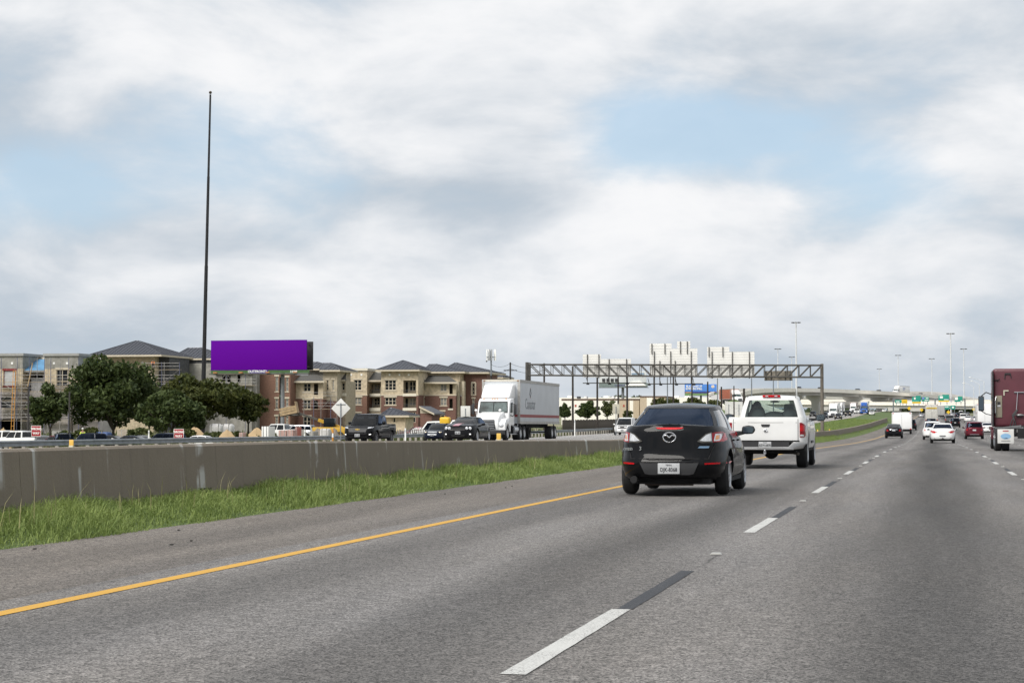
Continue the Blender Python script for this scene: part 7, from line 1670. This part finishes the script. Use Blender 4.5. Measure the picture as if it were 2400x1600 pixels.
def bundle(label, u, D, v0, wpx, hm, m, name='wrapped_bundle', cat='bundle', round_=.25):
    x, y = ud(u, D); z = gz(x, y)-.05; h = max(hm, vz(v0, x, y)-z); w = wpx*D/FPX; t = thing(name, label, cat, (x, y, z), random.Random(u).uniform(-.3, .3), 'packs on the building site')
    MB().b2(-w/2, w/2, -.6, .6, .14, h).build('load', m, t, bevel=min(round_, h*.4), seg=3)
    q = MB()
    for sx in (-.45, 0, .45): q.b2(sx*w-.05, sx*w+.05, -.6, .6, 0, .14)
    q.build('pallet', M_WOOD, t)
    for sx in (-.25, .25): MB().b2(sx*w-.03, sx*w+.03, -.615, .615, .14, h+.012).build('strap', M_PLASTIC if m == M_DELIN else M_ALU, t)
bundle('large white wrapped bundle right of the flagpole', 506, 222, 992.5, 32, 1.5, M_WRAPW, round_=.5); bundle('second white wrapped bundle right of the large one', 534, 224, 993, 28, 1.1, M_WRAPW, round_=.4)
bundle('white site box right of the sand piles', 629, 205, 999, 19, 1.0, M_DELIN, 'site_box', 'box', .02)
bundle('pink brick pack in front of the white pickup', 664, 200, 1008, 18, .8, M_PINK, 'brick_pack', 'bricks', .05); bundle('pink brick pack right of the first one', 684, 200, 1007, 17, .8, M_PINK, 'brick_pack', 'bricks', .05); bundle('reddish barrel-like pack above the brick packs', 699, 204, 1000, 6, .9, mat('red_pack', (.42, .13, .10), .7), 'brick_pack', 'bricks', .1); bundle('small pink pack below the smaller olive tree', 569, 204, 1013, 11, .6, M_PINK, 'brick_pack', 'bricks', .1); bundle('grey pack left of the diamond sign', 736, 198, 1010, 10, .6, mat('grey_pack', (.3, .29, .27), .8), 'brick_pack', 'bricks', .1); bundle('white tarpaulin pack under the yellow boom', 763, 204, 1004, 22, .7, M_WRAPW, 'wrapped_bundle', 'bundle', .2)
bundle('timber stack under the large oak', 300, 214, 1006, 44, .9, mat('pale_timber', (.36, .31, .25), .85, var=.2), 'timber_stack', 'timber', .03); bundle('grey block stack left of the worker in yellow', 145, 214, 1010, 40, .8, mat('grey_pack', (.3, .29, .27), .8), 'block_stack', 'blocks', .05); bundle('blue tarpaulin over a stack behind the worker in yellow', 232, 220, 1012, 60, 1.0, mat('blue_tarp', (.05, .09, .22), .6, var=.3), 'covered_stack', 'stack', .3)
# telescopic handler lifting a timber crate
x, y = ud(770, 226); t = thing('telehandler', 'yellow telescopic handler raising a timber crate left of the diamond sign', 'construction vehicle', (x, y, gz(x, y))); M_CATY = mat('machine_yellow', (.50, .30, .03), .5, var=.12)
L0 = Vector((1.6, 0, 1.4)); x2, y2 = ud(700, 226); L1 = Vector((x2-x, y2-y, vz(968, x2, y2)-t.location[2]))
MB().b2(-1.6, 2.2, -1, 1, .6, 1.5).build('chassis', M_CATY, t, bevel=.1); MB().b2(-.3, .9, -.95, -.05, 1.5, 2.5).build('cab', M_GLASS_DARKO, t, bevel=.08)
q = MB(); q.tube(L0, L0.lerp(L1, .55), .24, n=4); q.build('boom', M_CATY, t); q = MB(); q.tube(L0.lerp(L1, .5), L1, .15, n=4); q.build('boom_extension', M_GANT, t); q = MB(); q.b2(L1.x-.6, L1.x+.1, L1.y-.7, L1.y+.7, L1.z-.25, L1.z-.1); q.b2(L1.x-2.2, L1.x, L1.y-.6, L1.y-.45, L1.z-.3, L1.z-.2); q.b2(L1.x-2.2, L1.x, L1.y+.45, L1.y+.6, L1.z-.3, L1.z-.2); q.build('fork', M_GANT, t)
for sx in (-1., 1.6):
    for sy in (-1, 1):
        o = wheel(t, .9*sy, 0, .55, .4, 6, M_CATY); o.location = (sx, .95*sy, .45); o.rotation_euler = (0, 0, sy*PI/2)
cr = thing('timber_crate', 'timber crate of rubble held aloft by the yellow handler', 'crate', (x+L1.x-1.0, y+L1.y, t.location[2]+L1.z-.15), .15); cr.rotation_euler[1] = R(-12)
for k in range(3): MB().b2(-1., .9, -.8+.02*k, -.76+.02*k, .02+.3*k, .28+.3*k).build('side_board', M_WOOD, cr); MB().b2(-1., .9, .76, .8, .02+.3*k, .28+.3*k).build('side_board', M_WOOD, cr)
MB().b2(-1., .9, -.8, .8, -.06, .02).build('base_board', mat('dark_timber', (.06, .045, .03), .9), cr); MB().b2(.9, .95, -.8, .8, 0, 1.3).build('end_board', M_WOOD, cr); MB().ball((-.1, 0, .5), (.8, .6, .5), 10, 6).build('rubble_load', MATS['rubble'], cr)
# yellow tank and fence lines
x, y = ud(1044, 222); t = thing('yellow_tank', 'rounded yellow water tank behind the dark blue oncoming sedan', 'tank', (x, y, vz(976, x, y)-1.25)); MB().b2(-.58, .55, -.5, .5, .35, 1.2).build('shell', mat('tank_yellow', (.68, .42, .02), .5, var=.05), t, bevel=.25, seg=4); MB().b2(-.6, .75, -.5, .5, gz(x, y)-vz(976, x, y)+1.2, .34).build('skid', M_GANT, t); MB().lathe([(1.2, .14), (1.28, .14), (1.28, 0)], 'z', 12).build('cap', M_ORL, t)
M_FENCE = mat('brown_timber_fence', (.10, .085, .07), .95, var=.3, scale=1.5)
def fence(label, ua, Da, ub, Db, h, pitch, m, name='fence', dz=0, gap=.02):
    a, b_ = Vector((*ud(ua, Da), 0)), Vector((*ud(ub, Db), 0)); L_ = (b_-a).length; n_ = min(280, int(L_/pitch)); t = thing(name, label, 'fence', (0, 0, 0)); an = math.atan2(b_.y-a.y, b_.x-a.x); me = MB().b2(-(L_/n_-gap)/2, (L_/n_-gap)/2, -.03, .03, 0, h+dz).mesh('board', m)
    for k in range(n_): p = a.lerp(b_, (k+.5)/n_); link('board', me, t, (p.x, p.y, gz(p.x, p.y)-.1+.04*math.sin(k*1.7)), (0, 0, an))
fence('dark timber fence along the bank before the warehouse', 1318, 262, 1500, 292, 1.3, .3, M_FENCE, dz=.7)
fence('grey site fence behind the dark blue sedan and the black pickup', 930, 208, 1130, 204, .8, .24, mat('grey_fence', (.15, .14, .14), .9, var=.3), dz=.55, gap=.1)
for u, lab in ((66, 'dark lamp pole in front of the scaffold near the left edge'), (162.5, 'dark lamp pole right of the small dark tree')): pole(lab, u, 198, 905 if u < 100 else 917, .11, mat('bronze_pole', (.04, .036, .033), .7), (), 'lamp_post', 'pole')
# people at work
M_SKIN = mat('skin', (.34, .20, .14), .6); M_TROUSER = mat('dark_trousers', (.03, .035, .05), .9)
def person(label, x, y, z, shirt, bend=0., rz=0., legs=None, hat=None):
    t = thing('person', label, 'person', (x, y, z), rz, None)
    hp, sh = Vector((0, 0, .92)), Vector((0, -.5*math.sin(bend), .92+.5*math.cos(bend)))
    hd = sh+Vector((0, -.16*math.sin(bend), .16*math.cos(bend)+.05))
    V = [hp, hp.lerp(sh, .5), sh, sh.lerp(hd, .5), hd+Vector((0, 0, .07))]; Rr = [.15, .15, .16, .065, .105]; E = [(0, 1), (1, 2), (2, 3), (3, 4)]
    for sg in (-1, 1):
        k = len(V); V += [hp+Vector((sg*.10, 0, -.06)), Vector((sg*.14, -.08*sg, .48)), Vector((sg*.15, .06, .07)), Vector((sg*.15, -.12, .04))]; Rr += [.10, .075, .05, .045]; E += [(0, k), (k, k+1), (k+1, k+2), (k+2, k+3)]
        k = len(V); V += [sh+Vector((sg*.19, 0, -.03)), sh+Vector((sg*.27, -.08, -.28)), sh+Vector((sg*.22, -.28, -.42)), sh+Vector((sg*.2, -.36, -.45))]; Rr += [.065, .05, .038, .035]; E += [(2, k), (k, k+1), (k+1, k+2), (k+2, k+3)]
    def skinned(name, idx, m, pad):
        ii = {v: i for i, v in enumerate(idx)}; me = bpy.data.meshes.new(name); me.from_pydata([V[i] for i in idx], [(ii[a], ii[b_]) for a, b_ in E if a in ii and b_ in ii], []); me.materials.append(m)
        o = link(name, me, t); md = o.modifiers.new('skin', 'SKIN'); sv = me.skin_vertices[0].data if me.skin_vertices else None
        if sv is None:
            bm = bmesh.new(); bm.from_mesh(me); bm.verts.layers.skin.verify(); bm.to_mesh(me); bm.free(); sv = me.skin_vertices[0].data
        for i, v in enumerate(idx): sv[i].radius = (Rr[v]*pad, Rr[v]*pad)
        sv[0].use_root = True; s2 = o.modifiers.new('sub', 'SUBSURF'); s2.levels = s2.render_levels = 1
        return o
    skinned('body', list(range(len(V))), M_SKIN, 1.); skinned('shirt', [0, 1, 2, 9, 10, 17, 18], shirt, 1.16); skinned('trousers', [0, 5, 6, 7, 13, 14, 15], legs or M_TROUSER, 1.14)
    if hat: MB().ball(hd+Vector((0, -.02, .12)), (.125, .14, .09), 10, 6).build('hard_hat', hat, t, smooth=60)
    for sg in (-1, 1): MB().ball((sg*.15, -.08, .045), (.055, .13, .05), 8, 5).build('shoe', M_PLASTIC, t, smooth=60)
M_HIVIS = mat('hi_vis_yellow', (.55, .72, .05), .7); M_HIOR = mat('hi_vis_orange', (.78, .22, .04), .7)
x, y = ud(194, 211); person('worker in a yellow-green vest standing near the parked cars', x, y, gz(x, y), M_HIVIS, .1, .4, hat=M_WSQ)
x, y = uy(358, 303), 303; person('worker in an orange shirt bending on top of the scaffold', x, y, vz(866, uy(338, 303), 303)+.01, M_HIOR, .9, .3)
x, y = uy(224, 288.5), 288.5; person('worker in black standing at the roof edge left of the hip roof', x, y, vz(856, x, y), M_PLASTIC, .1, .2)
x, y = ud(1360, 285); person('roadside worker in a yellow vest right of the white trailer', x, y, gz(x, y), M_HIVIS, .3, 0, hat=M_HIVIS)
x, y = ud(1366, 288); person('roadside worker in a blue shirt beside the one in yellow', x, y, gz(x, y), mat('blue_shirt', (.05, .14, .40), .8), .05, .5, hat=M_WSQ)
x, y = ud(1374, 285); t = thing('traffic_cone', 'orange and white traffic drum beside the roadside workers', 'traffic drum', (x, y, gz(x, y)))
for k, m_ in enumerate((M_HIOR, M_DELIN, M_HIOR, M_DELIN)): MB().tube((0, 0, .16*k), (0, 0, .16*k+.159), .2-.02*k, .185-.02*k, 12).build('band', m_, t)
